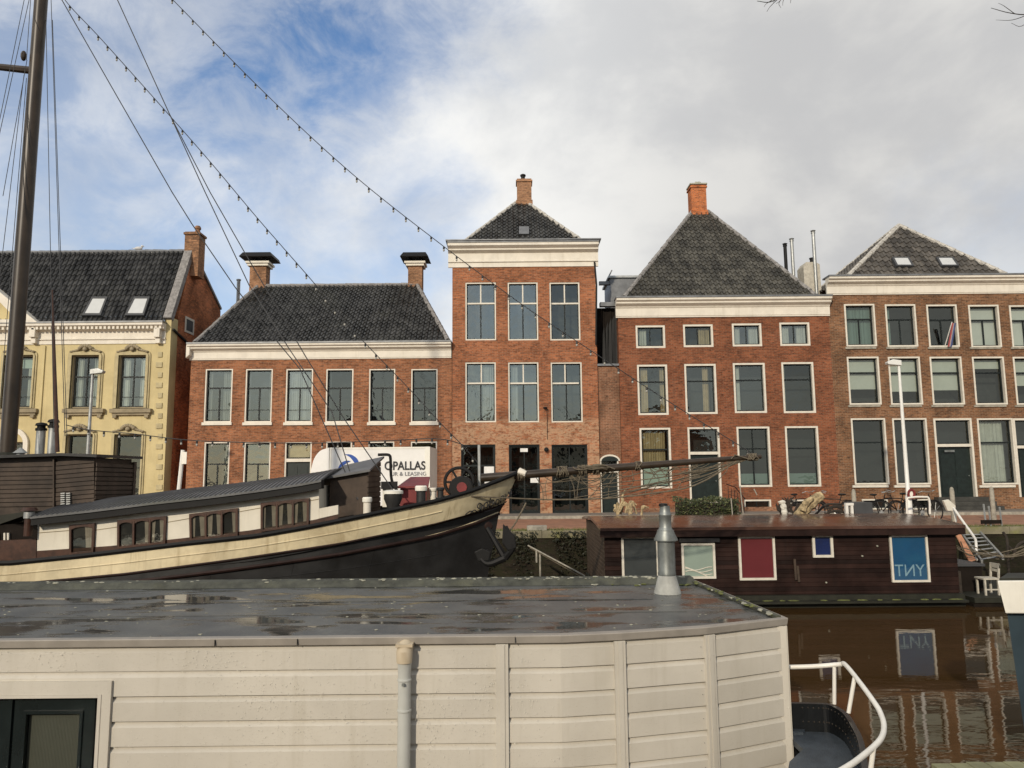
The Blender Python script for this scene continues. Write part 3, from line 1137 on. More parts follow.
for bx in (36.5, 160):
    bk = MB()
    X0, X1, Z0, Z1 = rect(bx - 3, 329, bx + 3, 344, D)
    bk.box(X0, X1, D - .34, D - .02, Z0 + .25, Z1).box(X0 + .03, X1 - .03, D - .22, D - .02, Z0, Z0 + .25)
    bk.build('console_bracket', 'cream_trim', cm, bevel=.02)
X0, X1, Z0, Z1 = rect(-62, 305, 44.5, 325.5, D)
cx = (X0 + X1) / 2
zr = Z1 + .95
pm = MB()
pm.ring([(X0, D - .46, Z0 + .03), (X1, D - .46, Z0 + .03), (cx, D - .46, zr)], [(X0 + .9, D - .46, Z0 + .17), (X1 - .9, D - .46, Z0 + .17), (cx, D - .46, zr - .3)], (0, .5, 0))
pm.build('pediment_moulding', 'cream_trim', ra)
MB().prism([(X0 + .5, D - .1, Z0 + .05), (X1 - .5, D - .1, Z0 + .05), (cx, D - .1, zr - .15)], (0, 1.6, 0)).build('pediment', 'stucco', ra)
q = MB()
for i in range(15):
    yy = 352 + i * 10.2
    X0, X1, Z0, Z1 = rect(156.2 if i % 2 else 158.2, yy, 162.5, yy + 5.2, D)
    q.box(X0, X1, D - .05, D + .01, Z0, Z1)
build_each(q, 'quoin', 'stucco_trim', ra, bevel=.01)
pl = rect(38.5, 346, 41, 497, D)
MB().box(pl[0], pl[1], D - .06, D + .01, pl[2], pl[3]).build('pilaster', 'stucco', ra)
# gable end on the right: stucco return, brick gable, mortar verge
zE = zc1
pe = Vector((XA1, D, zE))
ridge = PX(192.5, 252, XA1)
rear = PX(220.5, 311, XA1)
gm = MB()
gm.prism([(XA1 + .006, D + .62, ST), (XA1 + .006, rear.y, ST), (XA1 + .006, rear.y, rear.z), (XA1 + .006, ridge.y, ridge.z - .05), (XA1 + .006, D + .62, zE + .45)], (-.25, 0, 0))
gb = gm.build('gable_wall', 'brick_g', ra)
MB().box(XA1 - .3, XA1 + .012, D - .008, D + .616, ST, zE + .3).build('corner_pier', 'stucco', ra)
v0, v1 = Vector((XA1 - .12, D - .05, zE + .20)), Vector((XA1 - .12, ridge.y, ridge.z + .12))
MB().bar(v0, v1, .36, .26).build('verge', 'ridge', gb)
MB().bar(v1, Vector((XA1 - .12, rear.y, rear.z + .1)), .36, .12).build('verge', 'ridge', gb)
p0, p1 = PX(185, 316, XA1), PX(193, 335.5, XA1)
f = MB().ring([(XA1 + .04, p0.y, p1.z), (XA1 + .04, p1.y, p1.z), (XA1 + .04, p1.y, p0.z), (XA1 + .04, p0.y, p0.z)],
              [(XA1 + .04, p0.y + .1, p1.z + .1), (XA1 + .04, p1.y - .1, p1.z + .1), (XA1 + .04, p1.y - .1, p0.z - .1), (XA1 + .04, p0.y + .1, p0.z - .1)], (-.03, 0, 0))
gw = f.build('window_frame', 'white_paint', ra)
MB().box(XA1 + .008, XA1 + .02, p0.y + .08, p1.y - .08, p1.z + .08, p0.z - .08).build('pane', 'planter', gw)
MB().bar((XA1 + .06, D + .1, P(167, 329, D).z), (XA1 + .06, D + 1.6, P(167, 329, D).z - .35), .07, .09).build('gutter', 'black', ra)
rm = MB()
tile_slope(rm, [(-26, D - .1, zE + .05), (XA1 - .25, D - .1, zE + .05), (XA1 - .25, ridge.y, ridge.z), (-26, ridge.y, ridge.z)], .22, .31, 11)
rm.add([(-26, ridge.y, ridge.z), (XA1, ridge.y, ridge.z), (XA1, rear.y, rear.z), (-26, rear.y, rear.z)], [(0, 1, 2, 3)])
rf = rm.build('roof', 'tile', ra, smooth='keep')
rc = MB()
ridge_caps(rc, (-26, ridge.y, ridge.z + .03), (XA1 - .3, ridge.y, ridge.z + .03), .11)
rc.build('ridge_tiles', 'lead', rf, smooth=True)


def on_plane(px, py, a, b, c, lift=0.0):
    n = (b - a).cross(c - a).normalized()
    if n.z < 0:
        n = -n
    r = ray(px, py)
    o = Vector((0, 0, CZ))
    t = (a - o).dot(n) / r.dot(n)
    return o + r * t + n * lift


def skylight(roof, quad, a, b, c, mtp='blind'):
    n = (b - a).cross(c - a).normalized()
    if n.z < 0:
        n = -n
    pts = [on_plane(x, y, a, b, c, .19) for x, y in quad]
    cen = sum(pts, Vector()) / 4
    inn = [cen + (p - cen) * .86 for p in pts]
    out = [cen + (p - cen) * 1.10 for p in pts]
    s = MB().ring(out, inn, -n * .16).build('skylight_frame', 'planter', roof)
    MB().prism([p - n * .012 for p in inn], -n * .02).build('skylight_pane', mtp, s)


a3, b3, c3 = Vector((-26, D - .1, zE + .05)), Vector((XA1, D - .1, zE + .05)), Vector((XA1, ridge.y, ridge.z))
M['skyglass'] = mat('skylight_painted_reflection', (.52, .53, .52), .08, var=.05, spec=.9)  # pale base colour stands in for bright sky mirrored over a white blind
skylight(rf, [(85, 317), (102, 317), (108.5, 300), (94, 300)], a3, b3, c3, 'skyglass')
skylight(rf, [(127.5, 317), (145, 317), (150.5, 300), (136, 300)], a3, b3, c3, 'skyglass')
cyA = 33.6
X0, X1 = P(184.5, 245, cyA).x, P(199, 245, cyA).x
zt = P(190, 231.5, cyA).z
ch = MB().box(X0, X1, cyA, cyA + .68, ridge.z - 1.2, zt).box(X0 - .05, X1 + .05, cyA - .05, cyA + .73, zt - .14, zt - .04).build('chimney', 'brick_chim', rf)
MB().lathe(((X0 + X1) / 2 + .10, cyA + .35, zt), [(.13, 0), (.11, .2), (.15, .22), (.15, .30), (.1, .38)], 10).build('chimney_pot', 'brick_chim', ch, smooth=True)

# ---------------------------------------------------------------- low brick house with hipped roof
B = House('brick_house', 'low orange brick house with hipped dark tiled roof and two capped chimneys', -8, D, 8)
XB0, XB1 = P(188.5, 420, D).x, P(451.8, 420, D).x
zb0, zb1 = rect(188, 344.3, 452, 359.2, D)[2:]
bw = dict(frame='cream_trim', fw=.055, fd=.015, tr=.35, lo=1, bars=(.78,), sill='cream_trim', sillh=.13, sw=.05)
for i, (a, b) in enumerate(((204.5, 232), (245, 272), (285.5, 312.5), (325.7, 353), (368.8, 395), (411, 437.5))):
    c = [[(0, .16), (.62, 1)], [(0, .1), (.86, 1)], [(0, .95)], [(.0, .12)], None, None][i]
    B.win(a, 368.8, b, 422.3, **dict(bw, curt=c, side='net2', glassm='glass' if i < 3 else 'glass_dark'))
B.win(203.3, 442, 229, 497, **dict(bw, tr=.40, bars=(), side='net2', curt=[(.78, 1)]))
B.win(243.3, 442, 270, 497, **dict(bw, tr=.40, bars=(), side='net2', curt=[(.85, 1)]))
B.win(284, 442, 311, 510, frame='cream_trim', fw=.06, fd=.02, kind='door', tr=.26, blind=.9, bmat='curtain_t', leaf='dark_door', tfw=.07)
for a, b in ((325.5, 351.5), (368, 394), (410.5, 437)):
    B.win(a, 441.5, b, 497, **dict(bw, tr=.40, bars=()))
B.wall(XB0, XB1, zb0, 'brick_b')
cornice(B.root, XB0 - .06, XB1 - .02, zb0, zb1, D, 'cream_trim', .36)
MB().prism([(XB0 - .12, D - .30, zb0 + .05), (XB0 - .12, D - .30, zb1), (XB0 + .05, D - .3, zb1), (XB0 + .05, D - .3, zb0 + .2)], (0, .3, 0)).build('scroll_bracket', 'cream_trim', B.root, bevel=.03)
eL, eR = P(195, 342.5, D), P(448, 341, D)
rL, rR = P(258, 286.5, D + 4), P(417, 286.5, D + 4)
zr = (rL.z + rR.z) / 2
rb = roof_hip(B.root, (eL.x, eR.x, zb1 + .06, D - .05), (rL.x, D + 4, zr), (rR.x, D + 4, zr), D + 8, 'tile', 'ridge')
for (x0, x1, cx0, cx1) in ((249.5, 266, 242, 275), (408, 422, 400.5, 428.5)):
    c, (X0, X1, Z0, Z1) = chimney(rb, x0, 266, x1, 289, D + 3.9, .6, lower=.5, band=False)
    MB().box(X0 - .10, X1 + .10, D + 3.8, D + 4.6, Z1, Z1 + .12).box(X0 - .17, X1 + .17, D + 3.73, D + 4.67, Z1 + .122, Z1 + .22).build('chimney_collar', 'cream_trim', c)
    pp = rect(cx0, 257, cx1, 261, D + 3.8)
    cc = (X0 + X1) / 2
    hw = (pp[1] - pp[0]) / 2
    zc_ = Z1 + .22
    sl_ = MB()
    for sx in (-1, 1):
        for sy in (0, 1):
            sl_.box(cc + sx * .28 - .05, cc + sx * .28 + .05, D + 3.85 + sy * .6, D + 3.95 + sy * .6, zc_ + .003, zc_ + .16)
    sl_.prism([(cc - hw, D + 3.45, zc_ + .16), (cc + hw, D + 3.45, zc_ + .16), (cc + hw - .14, D + 3.6, zc_ + .40), (cc - hw + .14, D + 3.6, zc_ + .40)], (0, 1.4, 0))
    sl_.build('chimney_cowl', 'black', c)

# ---------------------------------------------------------------- tall narrow house with pyramid roof
C = House('tower_house', 'tall narrow red brick house with wide cornice and small pyramid roof', 0.7, D, 6.2)
XC0, XC1 = P(452.2, 350, D).x + .004, P(597, 350, D).x
zt0, zt1 = rect(452, 245, 597, 267, D)[2:]
cw = dict(side='net2', frame='white_paint', fw=.06, fd=.02, tr=.36, up=1, lo=1, sash='white_paint', sw=.035)
for a, b in ((465.3, 496), (507.8, 538), (549.8, 580)):
    C.win(a, 282.3, b, 340.3, **dict(cw, sash='dark_sash'))
for i, (a, b) in enumerate(((465.3, 496), (508.3, 538.8), (551, 582.3))):
    C.win(a, 362.2, b, 422.3, **dict(cw, sash='dark_sash', curt=[[(.55, 1)], [(.05, .30)], None][i]))
gd = dict(frame='dark_sash', fw=.05, fd=.06, tr=.40, up=1, lo=1, glassm='glass_dark', sw=.06)
C.win(461, 444.5, 495.5, 497, **gd)
C.win(509, 444.5, 540, 513.5, **gd)
C.win(552, 444.5, 588, 513.5, **gd)
C.wall(XC0, XC1, zt0, 'brick_c')
for q0, (a, b) in enumerate(((465.3, 496), (507.8, 538), (549.8, 580))):        # white glazing bars of the upper lights
    for y0, y1, yt in ((282.3, 340.3, 303), (362.2, 422.3, 383)):
        cw_ = MB()
        X0, X1, Z0, Z1 = rect(a + .6 * (y0 > 300), y0, b + .6 * (y0 > 300), y1, D)
        zt_ = P(a, yt, D).z
        cw_.box((X0 + X1) / 2 - .028, (X0 + X1) / 2 + .028, D + .112, D + .134, zt_, Z1 - .06)
        cw_.box(X0 + .06, X1 - .06, D + .105, D + .121, zt_ - .04, zt_ + .03)
        cw_.build('glazing_bars', 'white_paint', C.root)
ccn = cornice(C.root, XC0 - .18, XC1 + .14, zt0, zt1, D, 'cream_trim', .42, style=1)
MB().box(XC0 - .26, XC1 + .24, D - .5, D + 1, zt1 + .075, zt1 + .13).build('cornice_lead', 'lead', ccn)
aL, aR = P(516.5, 204, D + 3), P(531.5, 204, D + 3)
rcx = (P(463, 243, D).x + P(583, 243, D).x) / 2
hw = (P(583, 243, D).x - P(463, 243, D).x) / 2
zr = aL.z
rt = roof_hip(C.root, (rcx - hw, rcx + hw, zt1 + .08, D), (rcx - .28, D + 3, zr), (rcx + .28, D + 3, zr), D + 6, 'tile', 'ridge_w', capr=.09)
c, (X0, X1, Z0, Z1) = chimney(rt, 517, 178.5, 531.5, 202.5, D + 2.85, .6, lower=.3)
MB().lathe(((X0 + X1) / 2 - .05, D + 3.15, Z1), [(.10, 0), (.10, .22), (.14, .24), (.14, .30), (.08, .34)], 10).build('chimney_pot', 'black', c, smooth=True)
a3, b3, c3 = Vector((rcx - hw, D, zt1 + .08)), Vector((rcx + hw, D, zt1 + .08)), Vector((rcx, D + 3, zr))
vp = [on_plane(x, y, a3, b3, c3, .16) for x, y in ((519, 237), (529, 237), (529, 229.5), (519, 229.5))]
MB().prism(vp, (0, .4, -.2)).build('roof_vent', 'lead', rt)
dp = [P(594.5, 262, D - .1), P(596.5, 285, D - .1), P(596, 345, D - .1)]
MB().tube(dp, .04, 8).build('downpipe', 'black', C.root)
for (tx, ty, tw_, th_) in ((524, 450, 7.5, 3.6), (534.5, 480, 8, 5.5), (489, 470, 10, 7), (489.5, 481, 10, 5.5)):
    X0, X1, Z0, Z1 = rect(tx - tw_ / 2, ty - th_ / 2, tx + tw_ / 2, ty + th_ / 2, D)
    MB().box(X0, X1, D + .112, D + .118, Z0, Z1).build('paper_notice', 'paper', C.root)
pb = P(547, 409, D - .15)
MB().tube([pb, pb + Vector((0, .15, .05))], .02, 6).blob(pb + Vector((-.08, 0, .05)), .10, .08, .05, 8, 5).tube([pb, pb - Vector((0, -.1, .6)), pb - Vector((0, -.12, 1.3))], .012, 5).build('wall_lamp', 'black', C.root)
MB().lathe(P(546.3, 449.5, D - .08), [(.10, 0), (.10, .05), (.05, .08)], 12, (0, -1, 0)).build('wall_vent', 'black', C.root)

# ---------------------------------------------------------------- narrow link between the tall houses
L = House('link_house', 'narrow dark brown brick infill with arched doorway between two taller houses', 4.2, D + .12, 5)
XL0, XL1 = XC1 + .004, P(620.5, 430, D + .12).x
zl1 = P(608, 366, D + .12).z
L.win(600.5, 459, 619, 513, frame='white_paint', fw=.055, fd=-.02, kind='door', tr=.22, tfw=.025, sash='dark_sash', bottom=False)
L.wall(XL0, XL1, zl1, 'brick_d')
X0, X1, Z0, Z1 = rect(599.5, 454.5, 620, 461, D + .12)
cx = (X0 + X1) / 2
o_, i_ = [], []
for i in range(11):
    a = R(180 - 18 * i)
    o_.append((cx + (X1 - X0) / 2 * math.cos(a), D + .07, Z0 + (Z1 - Z0) * math.sin(a)))
    i_.append((cx + ((X1 - X0) / 2 - .07) * math.cos(a), D + .07, Z0 + ((Z1 - Z0) - .07) * math.sin(a)))
am = MB()
for j in range(10):
    am.prism([o_[j], o_[j + 1], i_[j + 1], i_[j]], (0, .08, 0))
am.build('door_arch', 'white_paint', L.root)
MB().prism(i_ + [], (0, .03, 0)).build('arch_infill', 'dark_door', L.root)
lb = MB().box(XL0, XL1, D + .8, D + .9, zl1, P(608, 304, D).z)
x = XL0 + .05
while x < XL1:
    lb.box(x, x + .05, D + .74, D + .797, zl1, P(608, 306, D).z)
    x += .33
lb.build('timber_screen', 'dark_wood', L.root)
MB().box(XL0, XL1, D + .02, D + 2.2, zl1, zl1 + .09).build('parapet_lead', 'lead', L.root)
dr = MB()
for i in range(5):
    x = XL0 + .28 + i * .14
    dr.prism([(x, D + .5 + .04 * (i % 2), zl1 + .1), (x + .15, D + .46, zl1 + .1), (x + .12 + .1 * (i / 5), D + .5, zl1 + 1.9 + .16 * i), (x + .05, D + .52, zl1 + 1.5 + .2 * i)], (0, .04, 0))
dr.build('black_sheeting', 'black', L.root)
MB().box(P(600, 300, D + .4).x, P(617, 300, D + .4).x, D + .4, D + .7, P(608, 306, D + .4).z, P(608, 302, D + .4).z).build('beam', 'lead', L.root)

# ---------------------------------------------------------------- red-brown house with big pyramid roof
E = House('red_brick_house', 'dark red brick house with large steep pyramid roof and orange chimney', 9.2, D, 10)
XE0, XE1 = P(620.8, 420, D).x, P(834, 400, D).x
ze0, ze1 = rect(620, 299, 828, 317, D)[2:]
ew = dict(frame='white_paint', fw=.085, fd=.01, sw=.05)
tops = [(635.8, 325.3, 665.2, 348), (683.3, 324.3, 713.2, 347), (732.2, 323.3, 761.8, 346.3), (779.8, 322.3, 810, 345.7)]
for i, (a, b, c, d) in enumerate(tops):
    E.win(a, b, c, d, **dict(ew, up=1, curt=[[(0, .38)], [(.55, 1)], [(0, .30), (.62, 1)], [(0, .34), (.62, 1)]][i], side=['curtain', 'curtain_t', 'curtain', 'curtain'][i]))
mids = [(637.6, 364.5, 668, 415), (685, 363.8, 716.8, 414), (733.8, 362.8, 766, 413), (782.5, 362, 814.8, 413)]
for i, (a, b, c, d) in enumerate(mids):
    E.win(a, b, c, d, **dict(ew, tr=.33, curt=[[(0, .35), (.8, 1)], [(.62, .85)], [(0, .22)], [(0, .12)]][i], side=['curtain_t', 'curtain_t', 'curtain', 'curtain'][i]))
E.win(640.2, 427.7, 671.4, 488.5, **dict(ew, tr=.35, film=.34, curt=[(0, .9)], side='curtain_t'))
E.win(688.7, 427, 720.8, 500.5, **dict(ew, kind='door', tr=.34, tfw=.06, bottom=False))
E.win(737.7, 426.5, 771, 487, **dict(ew, tr=.36, up=1, lo=1, film=.20, glassm='glass_dark'))
E.win(786.3, 426, 819.8, 486.7, **dict(ew, tr=.36, film=.20, glassm='glass_dark'))
E.win(744, 499.5, 771.5, 513, **dict(ew, fw=.07, up=1, glassm='glass_dark'))
E.win(790, 499.5, 815, 513, **dict(ew, fw=.07, up=1, glassm='glass_dark'))
E.wall(XE0, XE1, ze0, 'brick_e')
cornice(E.root, XE0 - .10, P(829, 308, D).x, ze0, ze1, D, 'cream_trim', .40)
aL, aR = P(692.5, 212.5, D + 5), P(708, 212.5, D + 5)
eL, eR = P(624, 297, D), P(816, 296, D)
re_ = roof_hip(E.root, (eL.x, eR.x, ze1 + .06, D), (aL.x, D + 5, aL.z), (aR.x, D + 5, aL.z), D + 10, 'tile_w', 'ridge', capr=.10)
c, (X0, X1, Z0, Z1) = chimney(re_, 691.5, 184.5, 706.5, 213, D + 4.8, .75, mt='brick_h', lower=.3)
MB().box(X0 - .06, X1 + .06, D + 4.74, D + 5.61, Z1 + .002, Z1 + .07).blob(((X0 + X1) / 2, D + 5.1, Z1 + .12), .24, .22, .13, 8, 5, .25).build('chimney_cap', 'lichen', c)
dmx = PX(603, 283, P(603, 283, D + 2).x)
X0, X1, Z0, Z1 = rect(610.5, 278, 645, 300, D + 2.0)
dm_ = MB().box(X0, X1 + 1.2, D + 2.0, D + 4.2, Z0 - .8, Z1).build('dormer', 'lead', re_)
MB().box(X0 - .1, X1 + .8, D + 1.9, D + 4.3, Z1 + .002, Z1 + .1).build('dormer_lead', 'galv', dm_)
hb = P(599, 283, D + 2.2)
MB().box(hb.x, X0, D + 2.1, D + 2.3, hb.z - .1, hb.z + .06).bar((X0 - .2, D + 2.2, hb.z), (X0 + .12, D + 2.2, hb.z + .62), .06, .06).build('hoist_beam', 'lead', dm_)
rl = MB()
for t in range(6):
    pz = P(728 + t * 3.2, 486 + t * 2.2, D - 1.0)
    rl.tube([pz, (pz.x, pz.y, ST + .1)], .013, 5)
rl.tube([P(726, 484, D - 1.0), P(735, 487, D - 1), P(745, 499, D - 1)], .02, 6)
rl.build('step_railing', 'black', E.root)
MB().box(P(686, 500, D).x, P(724, 500, D).x, D - .9, D - .004, ST, ST + .35).box(P(686, 500, D).x, P(724, 500, D).x, D - .5, D - .004, ST + .352, ST + .55).build('doorstep', 'stone', E.root)
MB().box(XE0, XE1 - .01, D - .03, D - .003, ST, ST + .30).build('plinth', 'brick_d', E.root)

# ---------------------------------------------------------------- brown brick house (far right)
G = House('brown_brick_house', 'wide brown brick house with rows of tall windows and low hipped roof with two skylights', 19.6, D, 9)
XG0, XG1 = XE1 + .004, P(1092, 400, D).x
zg0, zg1 = rect(900, 277.5, 1024, 294, D)[2:]
gw_ = dict(frame='white_paint', fw=.07, fd=-.02, sw=.055)
t3 = [845, 886, 927.5, 969.5, 1010.5, 1051]
for i, a in enumerate(t3):
    bl = [0, 0, 0, .98, .96, .5][i]
    G.win(a, 304 + .3 * i, a + 30.6, 346.5 + .3 * i, **dict(gw_, tr=.34, lo=1, blind=bl, curt=[[(.0, 1)], [(.0, .2)], None, None, None, None][i], side='frost', glassm='glass_dark' if i < 3 else 'glass'))
t2 = [848, 889.3, 931, 973.6, 1014.5, 1055]
for i, a in enumerate(t2):
    G.win(a, 356.7, a + 32, 404.7, **dict(gw_, tr=.32, blind=[.68, .73, .70, .22, .6, .3][i], glassm='glass'))
for i, a in enumerate((852.6, 894.2)):
    G.win(a, 418.2, a + 34.6, 484.6, **dict(gw_, tr=.36, glassm='glass_dark', sw=.05))
G.win(936, 418.2, 974.5, 497, **dict(gw_, kind='door', tr=.33, tfw=.06, glassm='glass_dark', fw=.085, bottom=False))
G.win(979.3, 418.2, 1015.3, 484.6, **dict(gw_, tr=.36, curt=[(0, .85)]))
G.win(1015.9, 418.2, 1052, 497, **dict(gw_, kind='door', tr=.35, tfw=.06, glassm='glass_dark', fw=.085, bottom=False))
for a in (862, 905):
    G.win(a, 499, a + 26, 509.5, **dict(gw_, fw=.06, up=1, glassm='glass_dark'))
G.wall(XG0, XG1, zg0, 'brick_f')
sl2 = MB()
for a in t3:
    X0, X1, Z0, Z1 = rect(a, 347, a + 30.6, 349, D)
    sl2.box(X0, X1, D - .06, D + .01, Z0, Z1 - .003)
for a in t2:
    X0, X1, Z0, Z1 = rect(a, 405, a + 32, 407, D)
    sl2.box(X0, X1, D - .06, D + .01, Z0, Z1 - .003)
build_each(sl2, 'sill', 'stone', G.root)
sl3 = MB()
for a in (852.6, 894.2, 979.3):
    X0, X1, Z0, Z1 = rect(a - .5, 485, a + 35.2, 487.4, D)
    sl3.box(X0, X1, D - .08, D + .01, Z0, Z1 - .003)
build_each(sl3, 'sill', 'white_paint', G.root)
cornice(G.root, P(826, 285, D).x, XG1, zg0, zg1, D, 'cream_trim', .40)
ap = P(899, 227, D + 2.35)
gl, gr = P(848, 274, D).x, P(1006, 275, D).x
rg = roof_hip(G.root, (gl, gr, zg1 + .06, D), (ap.x - .01, D + 2.35, ap.z), (ap.x + .01, D + 2.35, ap.z), D + 4.7, 'tile_l', 'ridge_w', tw=.30, th=.36, capr=.11)
a3, b3, c3 = Vector((gl, D, zg1 + .06)), Vector((gr, D, zg1 + .06)), Vector((ap.x, D + 2.35, ap.z))
skylight(rg, [(895.5, 268.5), (911.5, 268.5), (907, 260.5), (891.5, 260.5)], a3, b3, c3, 'skyglass')
skylight(rg, [(940, 268.5), (956.5, 268.5), (951, 260.5), (935.5, 260.5)], a3, b3, c3, 'skyglass')
X0, X1, Z0, Z1 = rect(804, 262, 820.5, 290, D + 3)
fx = MB().prism([(X0, D + 3, Z0 - .6), (X1, D + 3, Z0 - .6), (X1, D + 3, Z1 - .12), (X1 - .2, D + 3, Z1), (X0 + .14, D + 3, Z1), (X0, D + 3, Z1 - .2)], (0, .8, 0)).build('rendered_chimney', 'concrete', G.root)
MB().lathe(P(812, 262, D + 3.4), [(.10, -.1), (.10, .14), (.13, .15), (.13, .2)], 10).build('chimney_pot', 'black', fx)
for (x, y0, y1, mt_, rr) in ((787.5, 292, 243, 'black', .085), (794.5, 292, 238, 'galv', .085), (816.2, 285, 230, 'galv', .085)):
    a, b = P(x, y0, D + 3.9 if x < 800 else D + 2.9), P(x - (1.4 if x > 800 else 0), y1, D + 3.9 if x < 800 else D + 2.9)
    h = b.z - a.z
    MB().lathe(a, [(rr, -.6), (rr, h - .18), (rr * 1.25, h - .17), (rr * 1.25, h - .12), (rr * .9, h - .11), (rr * 1.5, h - .04), (rr * .4, h)], 10).build('flue_pipe', mt_, G.root, smooth=True)
sp = MB()
for i in range(3):
    sp.box(P(934, 500, D).x - .15 * (2 - i) + .0, P(984, 500, D).x + .1 * (2 - i), D - 1.0 + .32 * i, D - .004 - .0 * i, ST + .11 + .18 * i, ST + .285 + .18 * i)
sp.build('stoop', 'darkstone', G.root)
MB().box(P(948, 497, D).x, P(958, 497, D).x, D - .02, D - .01, 0 + P(950, 452, D).z, P(950, 450, D).z).build('letter_plate', 'steel', G.root)
# flue behind the low house
fl = P(238, 300, D + 5)
o = MB().lathe(fl, [(.09, -1.6), (.09, 1.0), (.12, 1.02), (.12, 1.08)], 10).box(fl.x - .35, fl.x + .25, fl.y, fl.y + .5, fl.z - 3.0, fl.z - .35).build('flue_pipe', 'galv')
tag(single(o, (fl.x, fl.y, fl.z - 3.0)), 'thin grey flue pipe sticking up behind the left hip of the low house', 'flue')
# ================================================================ sailing barge
BY = 15.0                        # centreline
BX0 = -15.0                      # stern end, out of the frame
barge = thing('sailing_barge', (-6, BY, 0), 'old dark hulled sailing barge with cream bulwark, white cabin, tall mast and long bowsprit', 'barge')
ZC = CZ


def lin(x, tab):
    if x <= tab[0][0]:
        a, b = tab[0], tab[1]
    elif x >= tab[-1][0]:
        a, b = tab[-2], tab[-1]
    else:
        for a, b in zip(tab[:-1], tab[1:]):
            if a[0] <= x <= b[0]:
                break
    return a[1] + (b[1] - a[1]) * (x - a[0]) / (b[0] - a[0])


T0 = .60


def half_beam(t, flare=1.0):
    if t <= T0:
        return 2.0
    u = (t - T0) / (1 - T0)
    return max(.03, 2.0 * (1 - u ** (2.2 * flare)) ** .80)


def ray_on_hull(px, py, xs):
    """point of the near side of the hull seen at a pixel; xs: stem position at that level"""
    Y = BY - 2.0
    for _ in range(12):
        p = P(px, py, Y)
        t = min(1, (p.x - BX0) / (xs - BX0))
        Y = BY - half_beam(t)
    return P(px, py, Y)


rail_px = [(0, 564), (90, 555), (180, 544), (256, 536), (305, 527.5), (370, 514.5), (436, 501), (470, 491.5), (500, 480), (519, 472)]
cream_px = [(0, 585.5), (120, 574.5), (231, 560), (340, 543.7), (436, 524), (475, 513.5), (503, 504.5)]
mar_px = [(0, 592), (120, 583), (231, 569.5), (340, 554), (436, 535.5), (475, 523.5), (498, 514)]
XS_rail, XS_cream, XS_mar = P(519, 472, BY).x, P(504, 504.5, BY).x, P(499, 513.5, BY).x
rail_z = [(lambda p: (p.x, p.z))(ray_on_hull(a, b, XS_rail)) for a, b in rail_px]
cream_z = [(lambda p: (p.x, p.z))(ray_on_hull(a, b, XS_cream)) for a, b in cream_px]
mar_z = [(lambda p: (p.x, p.z))(ray_on_hull(a, b, XS_mar)) for a, b in mar_px]
stem = [(0.0, -.95), (P(485, 577, BY).z, P(486, 577, BY).x), (P(496, 534, BY).z, P(496.5, 534, BY).x)]


def fl(tab, x):                  # keep the sheer level aft of the frame
    x = max(x, tab[0][0])
    return lin(x, tab)


NT = 44
ts = [0, .15, .3, .42, .5, .56] + [.6 + .4 * (i / (NT - 6)) ** .8 for i in range(1, NT - 5)]


def level(kind):
    near, far = [], []
    for t in ts:
        if kind == 'water':
            xs, f, off = -1.05, .78, 0
            x = BX0 + t * (xs - BX0)
            z, b = -.25, half_beam(t, .62) - .02
        elif kind == 'mid':
            xs = stem[1][1]
            x = BX0 + t * (xs - BX0)
            z, b = 1.0 + .12 * max(0, t - .6), half_beam(t, .80)
        else:
            xs = {'rail': XS_rail, 'cream': XS_cream, 'mar': XS_mar}[kind]
            x = BX0 + t * (xs - BX0)
            z = fl({'rail': rail_z, 'cream': cream_z, 'mar': mar_z}[kind], x)
            b = half_beam(t)
        near.append(Vector((x, BY - b, z)))
        far.append(Vector((x, BY + b, z)))
    return near, far


LV = {k: level(k) for k in ('rail', 'cream', 'mar', 'mid', 'water')}


def band(name, top, bot, mt, th=.0, label=None):
    m = MB()
    for side in (0, 1):
        a, b = LV[top][side], LV[bot][side]
        n = len(a)
        m.add(a + b, [(i, i + 1, n + i + 1, n + i) for i in range(n - 1)])
        if th:
            c = [p + Vector((-.02, th if side == 0 else -th, 0)) for p in a]
            d = [p + Vector((-.02, th if side == 0 else -th, 0)) for p in b]
            m.add(c + d, [(i, n + i, n + i + 1, i + 1) for i in range(n - 1)])
    m.add([LV[top][0][0], LV[top][1][0], LV[bot][1][0], LV[bot][0][0]], [(0, 1, 2, 3)])
    return m.build(name, mt, barge, smooth=True, label=label)


band('bulwark', 'rail', 'cream', 'cream_hull', .07)
band('strake', 'cream', 'mar', 'iron')
hl = MB()
for side in (0, 1):
    a, c, b = LV['mar'][side], LV['mid'][side], LV['water'][side]
    n = len(a)
    hl.add(a + c + b, [(k * n + i, k * n + i + 1, (k + 1) * n + i + 1, (k + 1) * n + i) for k in (0, 1) for i in range(n - 1)])
hull = hl.build('hull', 'iron', barge, smooth=True)


def strip(path, w_, h_, mt, name, parent=barge):
    m = MB()
    m.tube([p + Vector((0, 0, h_)) for p in path], w_, 6)
    return m.build(name, mt, parent, smooth=True)


strip(LV['rail'][0], .045, .0, 'black', 'rail')
strip(LV['rail'][1], .045, .0, 'black', 'rail')
strip([p + Vector((0, -.015, 0)) for p in LV['cream'][0]], .022, 0, 'maroon', 'moulding')
strip([p + Vector((0, -.03, 0)) for p in LV['mar'][0]], .032, 0, 'maroon', 'moulding')
